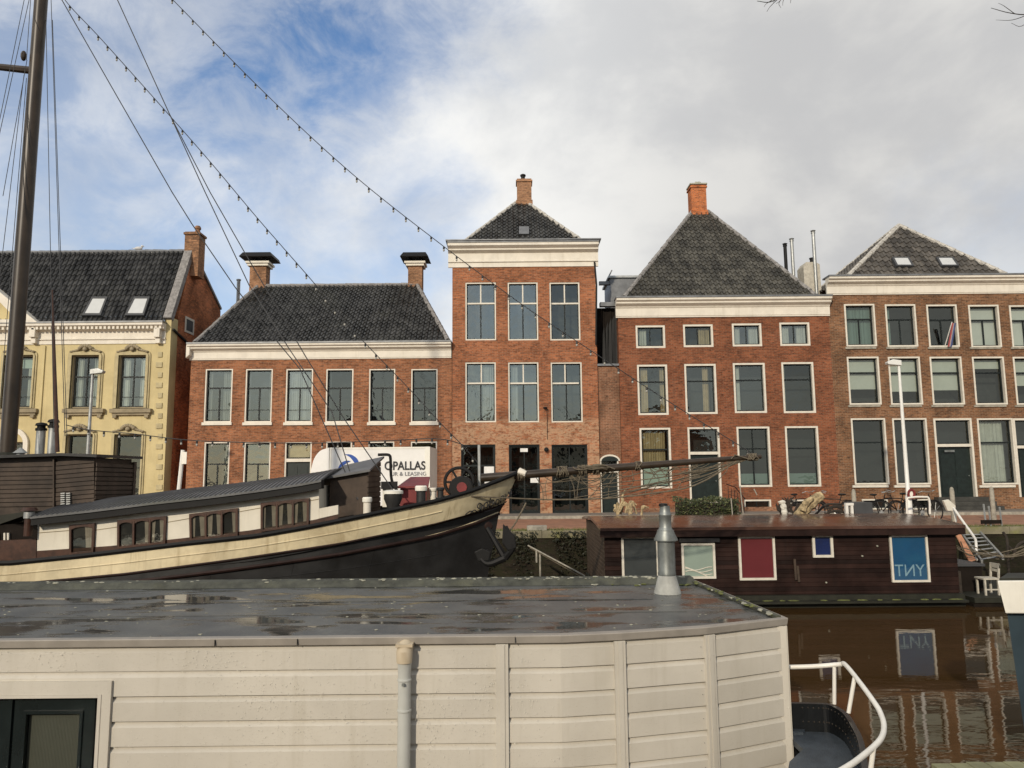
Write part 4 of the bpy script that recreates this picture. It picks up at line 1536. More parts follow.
# knuckle half way down the cream band, and plate seams below
kn = [a.lerp(b, .52) + Vector((0, -.012, 0)) for a, b in zip(*[LV[k][0] for k in ('rail', 'cream')])]
strip([p + Vector((0, .012, 0)) for p in kn[:34]], .014, 0, 'cream_hull', 'knuckle')
wl = [p for p in [ray_on_hull(a, b, XS_mar - .05) for a, b in ((403, 541.5), (430, 536), (460, 527.5), (485, 517.5), (498, 512.5))]]
strip([p + Vector((0, -.05, 0)) for p in smooth_pts(wl)], .022, 0, 'cream_hull', 'white_line')
sm = MB()
for fz in (.35, .70):
    pts = [a.lerp(b, fz) + Vector((0, -.004, 0)) for a, b in zip(LV['mar'][0], LV['mid'][0])]
    sm.tube(pts[:36], .005, 5)
for i in (9, 17, 26):
    a, c = LV['mar'][0][i], LV['mid'][0][i]
    sm.tube([a + Vector((0, -.002, 0)), c + Vector((0, -.002, 0))], .005, 5)
sm.build('plate_seams', 'iron', hull)
dk = MB()
a, b = [p - Vector((0, 0, .42)) for p in LV['rail'][0]], [p - Vector((0, 0, .42)) for p in LV['rail'][1]]
n = len(a)
dk.add(a + b, [(i, i + 1, n + i + 1, n + i) for i in range(n - 1)])
dk.build('deck', 'dark_wood', barge)

# carved name scroll on the bow
scr = MB()


def hullpt(px, py):
    p = ray_on_hull(px, py, XS_cream + .1)
    return p + Vector((.01, -.035, 0))


for pts in ([(470, 513), (474, 510), (478, 512), (482, 506), (479, 503), (477, 507), (481, 510)],
            [(483, 510), (484, 504), (487, 502.5), (487, 507), (484, 508)],
            [(489, 508), (490, 498), (489.5, 507), (492, 505), (493.5, 501), (492, 500), (491, 503)],
            [(495, 505), (496, 500), (498.5, 500), (498, 504), (495.5, 504)],
            [(500, 503), (501, 497), (503, 496), (503.5, 499)],
            [(505, 500), (505.5, 494)], [(507, 498), (509, 495), (508, 492), (511, 494), (510, 489)],
            [(465, 514.5), (470, 511), (474, 513.5)], [(484, 512), (495, 508.5), (506, 501.5)]):
    scr.tube(smooth_pts([hullpt(*q) for q in pts], 5), .011, 5)
scr.build('name_scroll', 'ink', barge)

# ---- long cabin
CY0, CY1 = 13.42, 16.6


def slab(name, pts, Y0, Y1, mt, parent=barge, bevel=0.0):
    return MB().px(pts, Y0, Y1).build(name, mt, parent, bevel=bevel)


cabin = slab('cabin', [(38, 519), (150, 504.5), (256, 495), (319, 485.5), (319, 528), (256, 541), (150, 552), (36.5, 560)], CY0, CY1, 'cabin_white')
slab('cabin_base', [(36, 551), (110, 546), (177, 538.8), (249, 530.5), (313, 520), (338, 514.5), (338, 524), (256, 539), (150, 550), (36, 560)], CY0 - .010, CY0 - .002, 'brown_frame')
slab('cabin_end_panel', [(319.2, 508.5), (338, 505), (338, 514.2), (319.2, 518.4)], CY0 - .012, CY0 + .05, 'cabin_white')
pj = MB()
for (x0, y0, x1, y1) in ((37, 533, 69, 530.5), (96, 530, 117, 527), (166, 522.5, 189, 518.5), (238, 512, 260, 508), (308, 501, 319, 499)):
    pj.bar(P(x0, y0, CY0 - .003), P(x1, y1, CY0 - .003), .008, .012)
pj.build('panel_joint', 'ochre_trim', cabin)


def cabin_window(pts, nm, door=False):
    """pts: four corners top-left, top-right, bottom-right, bottom-left in the picture, on the cabin side"""
    q = [P(a, b, CY0 - .05) for a, b in pts]
    tl, tr, br, bl = q
    def at(u, v):
        return tl.lerp(tr, u).lerp(bl.lerp(br, u), v)
    wd = (tr - tl).length
    hg = (bl - tl).length
    fu, fv = .038 / wd, .038 / hg
    fr = MB().ring([at(0, 0), at(1, 0), at(1, 1), at(0, 1)], [at(fu, fv), at(1 - fu, fv), at(1 - fu, 1 - fv), at(fu, 1 - fv)], (0, .048, 0))
    cells = [0] + [(i + 1) / nm for i in range(nm - 1)] + [1]
    for c in cells[1:-1]:
        k = .017 / wd
        fr.prism([at(c - k, fv), at(c + k, fv), at(c + k, 1 - fv), at(c - k, 1 - fv)], (0, .045, 0))
    for c0, c1 in zip(cells[:-1], cells[1:]):      # arched head of every light
        m = (c0 + c1) / 2
        a0 = c0 + (fu if c0 == 0 else .022 / wd)
        a1 = c1 - (fu if c1 == 1 else .022 / wd)
        h = [at(a0, fv), at(a1, fv)] + [at(a1 + (a0 - a1) * j / 6, fv + .06 * (1 - (2 * j / 6 - 1) ** 2 * -1.0) - .06) for j in range(7)]
        fr.prism([at(a0, fv), at(a1, fv), at(a1, fv + .09), at(m + (a1 - m) * .55, fv + .035), at(m, fv + .015), at(m + (a0 - m) * .55, fv + .035), at(a0, fv + .09)], (0, .04, 0))
    o = fr.build('door_frame' if door else 'window_frame', 'brown_frame', barge)
    yo = Vector((0, .034, 0))
    MB().add([at(fu, fv) + yo, at(1 - fu, fv) + yo, at(1 - fu, 1 - fv) + yo, at(fu, 1 - fv) + yo], [(0, 1, 2, 3)]).build('pane', 'glass_boat', o, smooth='keep')
    cu = MB()
    rnd = random.Random(int(pts[0][0]))
    for c0, c1 in zip(cells[:-1], cells[1:]):
        for s_ in (0, 1):
            u0 = c0 + (c1 - c0) * (.06 if s_ == 0 else rnd.uniform(.55, .7))
            u1 = c0 + (c1 - c0) * (rnd.uniform(.25, .42) if s_ == 0 else .94)
            if rnd.random() < .25:
                continue
            k = 10
            top = [at(u0 + (u1 - u0) * i / k, fv) + Vector((0, .040 + .003 * (i % 2), 0)) for i in range(k + 1)]
            sw_ = .35 * (u1 - u0) * (1 if s_ == 0 else -1)
            bot = [at(u0 + (u1 - u0) * i / k - (sw_ if (s_ == 0) else sw_) * .6, 1 - fv) + Vector((0, .040 + .003 * (i % 2), 0)) for i in range(k + 1)]
            cu.add(top + bot, [(i, i + 1, k + 2 + i, k + 1 + i) for i in range(k)])
    if cu.v:
        cu.build('curtain', 'net', o)
    MB().add([at(0, 0) + Vector((0, .046, 0)), at(1, 0) + Vector((0, .046, 0)), at(1, 1) + Vector((0, .046, 0)), at(0, 1) + Vector((0, .046, 0))], [(0, 1, 2, 3)]).build('dark_interior', 'inner', o, smooth='keep')
    return o


M['glass_boat'] = glass('cabin_window_glass', (.75, .75, .72), .05, .05)
M['net'] = mat('grey_net_curtain', (.30, .27, .22), .9, var=.15, vs=6)
cabin_window([(69, 525), (94.5, 523), (93, 553), (69, 555)], 1, True)
cabin_window([(117, 520.5), (166, 516), (165, 543.5), (117, 549)], 3)
cabin_window([(189, 514), (237.5, 508), (237.5, 535.5), (189.5, 541)], 3)
cabin_window([(260.5, 503), (309, 498), (308.5, 525), (260.5, 532)], 3)
# curved felt roof following the sheer, with standing ribs
rp = [(30, 517), (90, 510.5), (150, 503), (205, 497), (256, 490.5), (300, 484), (321, 480)]
nr, na = len(rp), 9
rm = MB()
vs = []
for (a, b) in rp:
    e = P(a, b, CY0 - .25)
    for j in range(na):
        s_ = j / (na - 1)
        vs.append((e.x, CY0 - .25 + s_ * (CY1 - CY0 + .5), e.z + .22 * (1 - (2 * s_ - 1) ** 2)))
fs = [(i * na + j, (i + 1) * na + j, (i + 1) * na + j + 1, i * na + j + 1) for i in range(nr - 1) for j in range(na - 1)]
off = len(vs)
vs2 = [(x, y, z - .035) for x, y, z in vs]
rm.add(vs + vs2, fs + [(a + off, d + off, c + off, b + off) for a, b, c, d in fs]
       + [(i * na, off + i * na, off + (i + 1) * na, (i + 1) * na) for i in range(nr - 1)]
       + [(i * na + na - 1, (i + 1) * na + na - 1, off + (i + 1) * na + na - 1, off + i * na + na - 1) for i in range(nr - 1)]
       + [((nr - 1) * na + j, off + (nr - 1) * na + j, off + (nr - 1) * na + j + 1, (nr - 1) * na + j + 1) for j in range(na - 1)]
       + [(j, j + 1, off + j + 1, off + j) for j in range(na - 1)])
crf = rm.build('cabin_roof', 'cabin_roof', barge, smooth=True)
rb_ = MB()
for k in range(58):
    t = k / 57
    x = vs[0][0] + (vs[-na][0] - vs[0][0]) * t
    pts = []
    for j in range(na):
        tab = [(vs[i * na + j][0], vs[i * na + j][2]) for i in range(nr)]
        pts.append((x, vs[j][1], lin(x, tab) + .006))
    rb_.tube(pts, .015, 5)
rb_.build('roof_battens', 'cabin_roof', crf)
fc = MB()
for i in range(nr - 1):
    a, b = Vector(vs[i * na]), Vector(vs[(i + 1) * na])
    fc.prism([a + Vector((0, .03, -.004)), b + Vector((0, .03, -.004)), b + Vector((0, .03, -.15)), a + Vector((0, .03, -.15))], (0, .20, 0))
fc.build('eave_board', 'black', crf)  # black fascia, deepened so its colour also stands in for the eave shadow

# ---- wheelhouse of stained boards (left)
wpts = [(-90, 458), (0, 457.5), (60, 455.5), (94, 456.5), (94, 509), (54, 513), (-90, 520)]
wh = MB()
wy0, wy1 = 14.05, 15.5
base = MB().px([(a, b + 1.2) for a, b in wpts], wy0 + .05, wy1).build('wheelhouse', 'wheelhouse', barge)
pk = MB()
for k in range(12):              # lap boards, rising towards the corner
    y = 461 + k * 4.4
    for (x0, dy0, x1, dy1) in ((-90, 4, 53, 1.5), (54.2, 1.2, 94, -2.2)):
        ya, yb = y + dy0, y + dy1
        if yb > 508 or ya > 508:
            continue
        pk.px([(x0, ya), (x1, yb), (x1, yb + 3.7), (x0, ya + 3.7)], wy0 + .02 - .004 * (k % 3), wy0 + .048)
wxr = P(94, 480, wy0).x
zt_, zb_ = P(94, 458, wy0).z, P(94, 509, wy0).z
k = 0
z = zt_ - .09
while z > zb_:                   # and falling along the end wall
    pk.prism([(wxr + .002, wy0 + .03, z), (wxr + .002, wy1, z - .02), (wxr + .002, wy1, z - .09), (wxr + .002, wy0 + .03, z - .07)], (.02 + .006 * (k % 2), 0, 0))
    z -= .088
    k += 1
pk.build('wall_boards', 'wheelhouse', base)
MB().px([(52.6, 459), (54.0, 459), (54.0, 511), (52.6, 511)], wy0 - .02, wy0 + .05).build('corner_board', 'wheelhouse', base)
MB().box(wxr - .02, wxr + .04, wy1 - .06, wy1 + .04, zb_, zt_ - .05).build('corner_board', 'wheelhouse', base)
rpts = [(-92, 455.5), (0, 455), (60, 453), (96.5, 454.2), (96.5, 457.2), (60, 455.8), (0, 458), (-92, 459)]
MB().px(rpts, wy0 - .15, wy1 + .15).build('wheelhouse_roof', 'iron', barge)
lv = MB()
for j in range(6):
    for x0 in (60.5, 66):
        lv.px([(x0, 493 + j * 2.1), (x0 + 4, 492.6 + j * 2.1), (x0 + 4, 493.7 + j * 2.1), (x0, 494.1 + j * 2.1)], wy0 - .03, wy0 + .03)
lv.build('louvre', 'galv', base)
# after deck clutter: low hatch, brown locker, capped pipe
slab('hatch_roof', [(-60, 523), (24, 512), (26, 515), (0, 524), (-60, 532)], 13.5, 14.0, 'algae')
slab('after_cabin', [(-60, 528), (13, 524), (37, 530), (37, 566), (-60, 572)], 13.55, 15.9, 'dark_wood')
slab('locker', [(-60, 543), (36, 539), (36, 561), (-60, 568)], 13.4, 13.54, 'brown_frame')
fw_ = MB()
for xx in (-4, 3.4, 7):
    fw_.px([(xx, 533), (xx + 1.6, 532.9), (xx + 1.6, 540), (xx, 540.3)], 13.50, 13.54)
build_each(fw_, 'window_bar', 'cream_trim', barge)
p0 = P(27.8, 536, 13.3)
h = (536 - 508) * 13.3 / FPX
MB().lathe(p0, [(.07, 0), (.07, h * .6), (.085, h * .61), (.085, h * .70), (.075, h * .71), (.075, h * .86), (.14, h * .88), (.10, h * .99), (.02, h)], 14).build('stove_pipe', 'brown_frame', barge, smooth=True)
MB().lathe(p0 + Vector((0, 0, h * .62)), [(.088, 0), (.088, h * .22)], 14).build('pipe_collar', 'galv', barge, smooth=True)
for (x, y0, y1, rr) in ((39, 462, 423, .085), (51, 462, 419.5, .082)):
    b_ = P(x, y0, 15.0)
    h = (y0 - y1) * 15.0 / FPX
    MB().lathe(b_, [(rr, 0), (rr, h * .80)], 14).build('flue_pipe', 'galv', barge, smooth=True)
    MB().lathe(b_ + Vector((0, 0, h * .80)), [(rr * 1.25, 0), (rr * 1.25, h * .06), (rr * .9, h * .07), (rr * .9, h * .12), (rr * 1.4, h * .13), (rr * 1.1, h * .19), (rr * .3, h * .21)], 14).build('flue_cowl', 'black', barge, smooth=True)
b_ = P(20, 458, 14.6)
MB().lathe(b_, [(.07, -.05), (.07, .08), (.13, .10), (.02, .2)], 10).build('deck_vent', 'galv', barge, smooth=True)

# ---- small hatch hut forward of the cabin
fz = P(345, 474, 13.9).z
hx0, hx1 = P(330, 490, 13.9).x, P(367.2, 490, 13.9).x
zt0, zt1 = P(367, 471, 13.9).z, P(384.5, 459.5, 15.2).z
zb = 2.0
hut = MB()
zl0, zl1 = P(330, 477.5, 13.9).z, P(346, 468, 15.2).z
hut.v = [(hx0, 13.9, zb), (hx1, 13.9, zb), (hx1, 15.2, zb), (hx0, 15.2, zb), (hx0, 13.9, zl0), (hx1, 13.9, zt0), (hx1, 15.2, zt1), (hx0, 15.2, zl1)]
hut.f = [(0, 1, 5, 4), (1, 2, 6, 5), (2, 3, 7, 6), (3, 0, 4, 7), (4, 5, 6, 7), (0, 3, 2, 1)]
hut.tone = [.5] * 6
ho = hut.build('companion_hatch', 'wheelhouse', barge)
hb_ = MB()
k = 0
z = zb + .3
while z < zt1 - .05:
    yy = 13.9 if z < zt0 - .06 else 13.9 + (z - zt0 + .06) / (zt1 - zt0) * 1.3
    hb_.box(hx1 + .002, hx1 + .02, yy, 15.2, z, z + .085)
    z += .1
hb_.build('wall_boards', 'wheelhouse', ho)
MB().prism([(hx0 - .06, 13.78, zl0 - .03), (hx1 + .07, 13.78, zt0 - .01), (hx1 + .07, 15.3, zt1 + .03), (hx0 - .06, 15.3, zl1 + .02)], (0, 0, .04)).build('hatch_roof', 'cabin_roof', barge)

# ---- deck gear on the fore deck


def bollard(px, y0, y1, wpx, mtop, mbot, Y=13.9, name='bollard'):
    b = P(px, y1, Y)
    h = (y1 - y0) * Y / FPX
    r = wpx * Y / FPX / 2
    o = MB().lathe(b, [(r * .85, -.35), (r * .85, h * .66), (r * .95, h * .68), (r, h * .72)], 14).build(name, mbot, barge, smooth=True)
    MB().lathe(b + Vector((0, 0, h * .72)), [(r * 1.05, 0), (r * 1.1, h * .06), (r * 1.1, h * .22), (r * .9, h * .28)], 14).build('bollard_cap', mtop, o, smooth=True)
    return o


bollard(367, 497.5, 514, 9, 'boat_white', 'cream_trim', 13.72)
bollard(421, 486, 504, 11, 'boat_white', 'iron', 14.0)
bollard(433, 488, 499, 7, 'cream_trim', 'cream_trim', 14.2)
bollard(440.5, 487.5, 498, 7, 'iron', 'iron', 14.2)
p = P(393, 500, 13.9)
MB().lathe(p, [(.09, -.3), (.12, -.1), (.17, .02), (.17, .10), (.10, .14)], 14).build('rope_drum', 'iron', barge, smooth=True)
MB().lathe(p + Vector((0, 0, .115)), [(.19, 0), (.19, .05), (.12, .07)], 14).build('drum_cap', 'boat_white', barge, smooth=True)
x0, x1, z0, z1 = rect(400, 482, 426.5, 505, 14.6)
rbx = MB().box(x0, x1, 14.6, 15.3, z0 - .2, z1 - .12).build('red_hatch', 'red', barge, bevel=.01)
MB().prism([(x0 - .04, 14.54, z1 - .12), (x1 + .04, 14.54, z1 - .12), (x1 - .02, 15.35, z1 + .06), (x0 + .1, 15.35, z1 + .06)], (0, 0, .04)).build('red_hatch_lid', 'red', barge)
MB().tube(smooth_pts([P(378, 454.8, 14.4), P(386, 454.6, 14.4), P(389.5, 455.5, 14.4), P(390.5, 459, 14.4), P(391, 475, 14.4), P(393, 484, 14.4), P(398, 492, 14.4)], 4), .028, 8).build('bent_pipe', 'black', barge, smooth=True)
x0, x1, z0, z1 = rect(382.5, 487, 390, 507, 14.3)
MB().box(x0, x1, 14.3, 14.5, z0, z1).build('white_locker', 'boat_white', barge)
x0, x1, z0, z1 = rect(381, 481.5, 397, 489, 14.2)
MB().box(x0, x1, 14.2, 14.28, z0, z1).build('black_board', 'black', barge)
# anchor winch with big wheel
c = P(459, 482, 14.6)
r = 14.0 * 14.6 / FPX
wn = MB()
wn.tube([c + Vector((r * math.cos(t), 0, r * math.sin(t))) for t in [2 * math.pi * i / 28 for i in range(28)]], .032, 6, closed=True)
for i in range(6):
    t = math.pi / 3 * i
    wn.tube([c, c + Vector((r * math.cos(t), 0, r * math.sin(t)))], .022, 5)
whl = wn.build('winch_wheel', 'black', barge, smooth=True)
MB().lathe(c + Vector((.05, -.22, -.12)), [(.22, 0), (.24, .1), (.24, .40), (.20, .6)], 16, (0, 1, 0)).build('winch_drum', 'black', barge, smooth=True)
MB().lathe(c + Vector((.07, -.24, -.10)), [(.10, 0), (.10, .02)], 12, (0, 1, 0)).build('winch_hub', 'red', barge)
p = P(479.5, 486, 14.9)
MB().tube([p - Vector((0, 0, .25)), P(479, 445, 14.9)], .03, 6).build('jack_post', 'galv', barge)

# ---- mast, bowsprit and standing rigging
mb_, mt_ = P(8.5, 457, BY), P(34.5, 79, BY)
mx = (mb_.x + P(26, 190, BY).x) / 2
mtop = Vector((mx, BY, 17.2))
MB().tube([(mx, BY, 1.6), (mx, BY, 8), (mx, BY, 14), mtop], [.150, .145, .128, .105], 20).build('mast', 'mast', barge, smooth=True)
MB().lathe((mx, BY, mb_.z - .25), [(.24, 0), (.24, .30), (.19, .34)], 12).build('mast_case', 'algae', barge)
ma = P(29, 68, BY)
MB().tube([Vector((mx - 2.2, BY + .1, ma.z + .25)), Vector((mx, BY + .1, ma.z - .02))], [.06, .085], 8).blob((mx - .22, BY - .1, ma.z + .22), .06, .06, .12, 8, 5).build('spreader', 'mast', barge, smooth=True)
bs0, bs1 = P(500, 476.5, BY - .02), P(761, 456.5, BY - .02)
MB().tube([bs0 - (bs1 - bs0) * .08, bs0.lerp(bs1, .5), bs1], [.088, .076, .044], 14).build('bowsprit', 'mast', barge, smooth=True)


def stay(pts, Ys, r=.011, name='stay', mt='wire'):
    if not isinstance(Ys, (list, tuple)):
        Ys = [Ys] * len(pts)
    return MB().tube([P(a, b, y) for (a, b), y in zip(pts, Ys)], r, 5).build(name, mt, barge)


stay([(36, -40), (62, 0), (118, 98), (172, 192), (192, 224), (235, 287), (276, 340), (300, 369), (357.5, 500)][:8] + [(357.5, 500)], [15, 15, 15, 14.8, 14.7, 14.6, 14.5, 14.3, 13.9])
stay([(97, -60), (117.5, 0), (169, 113), (205, 192), (249, 285)], 15)
stay([(169, 113), (210, 192), (245, 253), (306, 357), (345, 420), (397, 496)], [15, 14.9, 14.8, 14.6, 14.4, 14.0])
stay([(249, 285), (290, 350), (332, 412), (358, 499)], [15, 14.7, 14.3, 13.9])
for a, b in (((46, 20), (54, 432)), ((51, -4), (65, 436)), ((52.5, 20), (67, 436))):
    stay([a, b], [15, 13.6], .007)
for a, b in (((25, -4), (-2, 128)), ((30, -4), (-4, 150)), ((27, 60), (3, 196)), ((24, 75), (-3, 300)), ((26.5, 78), (-2, 430)), ((28.5, 80), (1.5, 440)), ((31, -5), (26.5, 60))):
    stay([a, b], [15, 14.2], .007)
pz0, pz1 = P(57.5, 452, 14.4), P(52, 290, 14.4)
MB().tube([pz0, pz1], [.04, .022], 8).build('aerial_pole', 'brown_frame', barge)

# net and loose lines hanging below the bowsprit
rn = random.Random(12)


def along(t):
    return bs0.lerp(bs1, t)


low0, low1 = P(440, 497, BY - .4), P(700, 481, BY - .1)


def lowline(t):
    return P(515 + 225 * t, 498.5 - 24 * t + 10 * math.sin(math.pi * t) * (1 if t < .9 else 1), BY - .1)


net = MB()
for k in range(13):              # ropes falling from the spar to the lower line
    t = .13 + k * .062
    a, b = along(t), lowline(min(1, t * .98 + rn.uniform(-.05, .05)))
    m = a.lerp(b, .5) + Vector((rn.uniform(-.22, .22), rn.uniform(-.05, .05), rn.uniform(-.05, .05)))
    net.tube(smooth_pts([a, m, b], 5), .0075, 4)
for k in range(15):              # slack festoons
    t0 = rn.uniform(.12, .70)
    t1 = min(.97, t0 + rn.uniform(.10, .28))
    a, b = along(t0), along(t1)
    q = rn.uniform(.15, .75)
    m = a.lerp(b, .5).lerp(lowline((t0 + t1) / 2), q)
    net.tube(smooth_pts([a, a.lerp(m, .55) + Vector((0, 0, -.10)), m, b.lerp(m, .5) + Vector((0, 0, -.06)), b], 5), .0075, 4)
for k in range(14):              # lines running forward to the spar end
    b = along(rn.uniform(.86, .99))
    a = lowline(rn.uniform(.25, .75)) + Vector((0, 0, rn.uniform(-.1, .3)))
    m = a.lerp(b, .5) + Vector((0, 0, -.08))
    net.tube(smooth_pts([a, m, b], 6), .0075, 4)
for q in (.33, .66):
    net.tube(smooth_pts([along(.13 + .06 * k).lerp(lowline(.12 + .062 * k), q + rn.uniform(-.08, .08)) for k in range(12)], 4), .0075, 4)
net.build('bowsprit_netting', 'rope', barge)
MB().tube(smooth_pts([P(440, 496, BY - .75), P(475, 496.5, BY - .7)] + [lowline(t) for t in (.05, .2, .4, .6, .8)] + [along(.93)], 4), .016, 6).build('bobstay', 'rope', barge)
for t0, n_ in ((.07, 5), (.22, 7), (.30, 6), (.36, 4), (.52, 3), (.95, 6)):
    lash = MB()
    for i in range(n_):
        t = t0 + i * .006
        c = along(t)
        rr = .115 - .05 * t
        d = Vector((rn.uniform(-.05, .05), 0, 0))
        lash.tube([c + Vector((0, rr * math.cos(u), rr * math.sin(u))) + d * math.sin(u * 2) for u in [2 * math.pi * j / 10 for j in range(10)]], .013, 4, closed=True)
    lash.build('rope_lashing', 'rope', barge)
lash = MB()
for i in range(7):
    t = rn.uniform(.24, .36)
    a = along(t)
    lash.tube(smooth_pts([a + Vector((0, -.1, .08)), a + Vector((rn.uniform(.05, .3), -.14, rn.uniform(.0, .12))), along(t + .08) + Vector((0, -.1, rn.uniform(-.1, .1)))], 4), .012, 4)
lash.build('loose_rope', 'rope', barge)
rn2 = random.Random(3)
lf = MB()
for t in (.93, .96, .985):
    a = along(t)
    lf.tube(smooth_pts([a, a + Vector((rn2.uniform(-.25, .1), -.05, rn2.uniform(-.05, .12))), a + Vector((rn2.uniform(-.35, -.1), -.08, rn2.uniform(-.2, .1)))], 4), .012, 4)
lf.build('rope_end', 'rope', barge)
# stock anchor hung at the bow
an = MB()
a0, a1 = P(487.5, 528, BY - .5), P(505, 558, BY - .75)
an.tube([a0, a1], [.05, .065], 8)
crown = a1
for e, mid in ((P(506, 526, BY - .8), P(513, 545, BY - .8)), (P(478, 556, BY - .7), P(488, 564, BY - .75))):
    an.tube(smooth_pts([crown, mid, e], 5), [.07, .068, .066, .064, .06, .056, .05, .045, .04, .035, .03][:11], 8)
fl_ = MB()
e1 = P(509, 538, BY - .82)
fl_.prism([P(503, 524, BY - .85), P(515, 536, BY - .85), P(516.5, 548, BY - .85), P(508, 551, BY - .85), P(502, 543, BY - .85)], (0, .12, 0))
fl_.prism([P(474, 552, BY - .75), P(482, 548, BY - .75), P(491, 552, BY - .75), P(489, 561, BY - .75), P(478, 562, BY - .75)], (0, .12, 0))
an_o = an.build('anchor', 'black', barge, smooth=True)
fl_.build('anchor_fluke', 'black', an_o, bevel=.02)
MB().lathe(P(488, 526, BY - .45), [(.06, 0), (.085, .05), (.06, .08)], 12, (0.3, -1, 0)).build('hawse_pipe', 'maroon', barge, smooth=True)
MB().tube(smooth_pts([P(526, 503, BY - .3), P(516, 522, BY - .5), P(509, 532, BY - .7)], 4), .016, 5).build('anchor_line', 'rope', barge)
MB().tube([P(519, 472, BY - .05), P(526, 474, BY - .1)], [.09, .06], 8).build('stem_head', 'cream_trim', barge)


# ---- light strings (hung on the rigging)


def light_string(pts, Y, label, n, cord_r=.009, name='light_string', drop=-.09, t0=0.0):
    w3 = [P(a, b, Y if not callable(Y) else Y(a)) for a, b in pts]
    sp = smooth_pts(w3, 8)
    root = thing(name, tuple(sp[0]), label, 'string lights', 'strings of light bulbs')
    MB().tube(sp, cord_r, 5).build('cord', 'wire', root)
    L = [0]
    for a, b in zip(sp[:-1], sp[1:]):
        L.append(L[-1] + (b - a).length)
    proto = None
    for i in range(n):
        s_ = L[-1] * (t0 + (1 - t0) * (i + .5) / n)
        j = max(k for k in range(len(L)) if L[k] <= s_)
        j = min(j, len(sp) - 2)
        c = sp[j].lerp(sp[j + 1], (s_ - L[j]) / (L[j + 1] - L[j]))
        if proto is None:
            m = MB().lathe((0, 0, 0), [(.018, 0), (.022, -.05), (.016, -.06)], 8)
            proto_s = m.build('bulb_socket', 'socket', None)
            m = MB().blob((0, 0, -.080), .021, .021, .030, 8, 6)
            proto_b = m.build('bulb', 'bulb', None, smooth=True)
            proto = True
            s0, b0 = proto_s, proto_b
        else:
            s0, b0 = proto_s.copy(), proto_b.copy()
            COL.objects.link(s0)
            COL.objects.link(b0)
        s0.parent = root
        s0.location = c - sp[0]
        b0.parent = s0
    return root


light_string([(36, -44), (65, 0), (102, 40), (170, 116), (212, 164), (259, 220), (314, 283), (352, 329), (410, 389.6), (440, 422.5), (462, 445), (478, 463)], BY,
             'light string along the barge forestay, lower of the two slanting strings', 46)
light_string([(40, -140), (110, -64), (173, 0), (265.6, 93.8), (350, 172), (434, 239), (520, 303), (590, 350), (640, 383), (690, 415), (755, 455)], BY,
             'light string slanting down from the top edge to the bowsprit tip', 60)
light_string([(66, 425), (90, 430), (135, 434), (187, 440), (250, 442.5), (320, 443), (390, 440.5), (440, 439), (470, 447)], 14.6,
             'nearly level string of small bulbs across the low brick house just above its ground floor', 26, .009)

# ================================================================ brown houseboat by the far quay
HY0, HY1 = 18.3, 22.7
hbX0, hbX1 = P(605, 570, HY0).x, P(958, 570, HY0).x
hbt = P(780, 527, HY0).z
hb = thing('brown_houseboat', ((hbX0 + hbX1) / 2, 20.5, 0), 'long low dark brown boarded houseboat with red-brown roof moored at the far quay', 'houseboat')
m = MB()
clad(m, [(hbX0, HY0), (hbX1, HY0)], .30, hbt - .05, .105, .012, .006, .012)
m.build('front_wall', 'houseboat', hb)
m = MB()
clad(m, [(hbX0 - .002, HY1), (hbX0 - .002, HY0 + .003)], .30, hbt - .02, .105, .012, .006, .012)
m.build('end_wall', 'houseboat_end', hb)
MB().box(hbX0 + .02, hbX1, HY0 + .02, HY1, .25, hbt - .05).build('inner_wall', 'houseboat', hb)
m = MB()
clad(m, [(hbX1 + .002, HY0), (hbX1 + .002, HY1)], .30, hbt - .05, .105, .012, .006, .012)
m.build('end_wall', 'houseboat', hb)
# roof, gently cambered and turned down at the left end
prof = []
nseg = 12
for j in range(nseg + 1):
    s_ = j / nseg
    y = HY0 - .22 + s_ * (HY1 - HY0 + .4)
    prof.append((y, hbt + .16 * math.sin(math.pi * min(1, s_ * .9 + .05)) + .0))
rm = MB()
up = [(hbX0 - .12, y, z) for y, z in prof] + [(hbX1 + .14, y, z) for y, z in prof]
dn = [(x, y, z - .07) for x, y, z in up]
k = nseg + 1
f = [(j, j + 1, k + j + 1, k + j) for j in range(nseg)]
f += [(2 * k + j + 1, 2 * k + j, 3 * k + j, 3 * k + j + 1) for j in range(nseg)]
f += [(j, 2 * k + j, 2 * k + j + 1, j + 1) for j in range(nseg)] + [(k + j, k + j + 1, 3 * k + j + 1, 3 * k + j) for j in range(nseg)]
f += [(0, k, 3 * k, 2 * k), (nseg, 2 * k + nseg, 3 * k + nseg, k + nseg)]
rm.add(up + dn, f)
hbr = rm.build('roof', 'hb_roof', hb, smooth=True)
MB().box(hbX0 - .12, hbX1 + .14, HY0 - .20, HY0 - .14, hbt - .20, hbt - .05).build('eave_board', 'houseboat', hbr)
MB().box(hbX0 - .05, hbX1 + .05, HY0 - .12, HY1, -.5, .28).build('pontoon', 'algae', hb)
MB().box(hbX0, hbX1, HY0 - .35, HY0 - .125, .12, .17).build('rubbing_board', 'algae', hb)


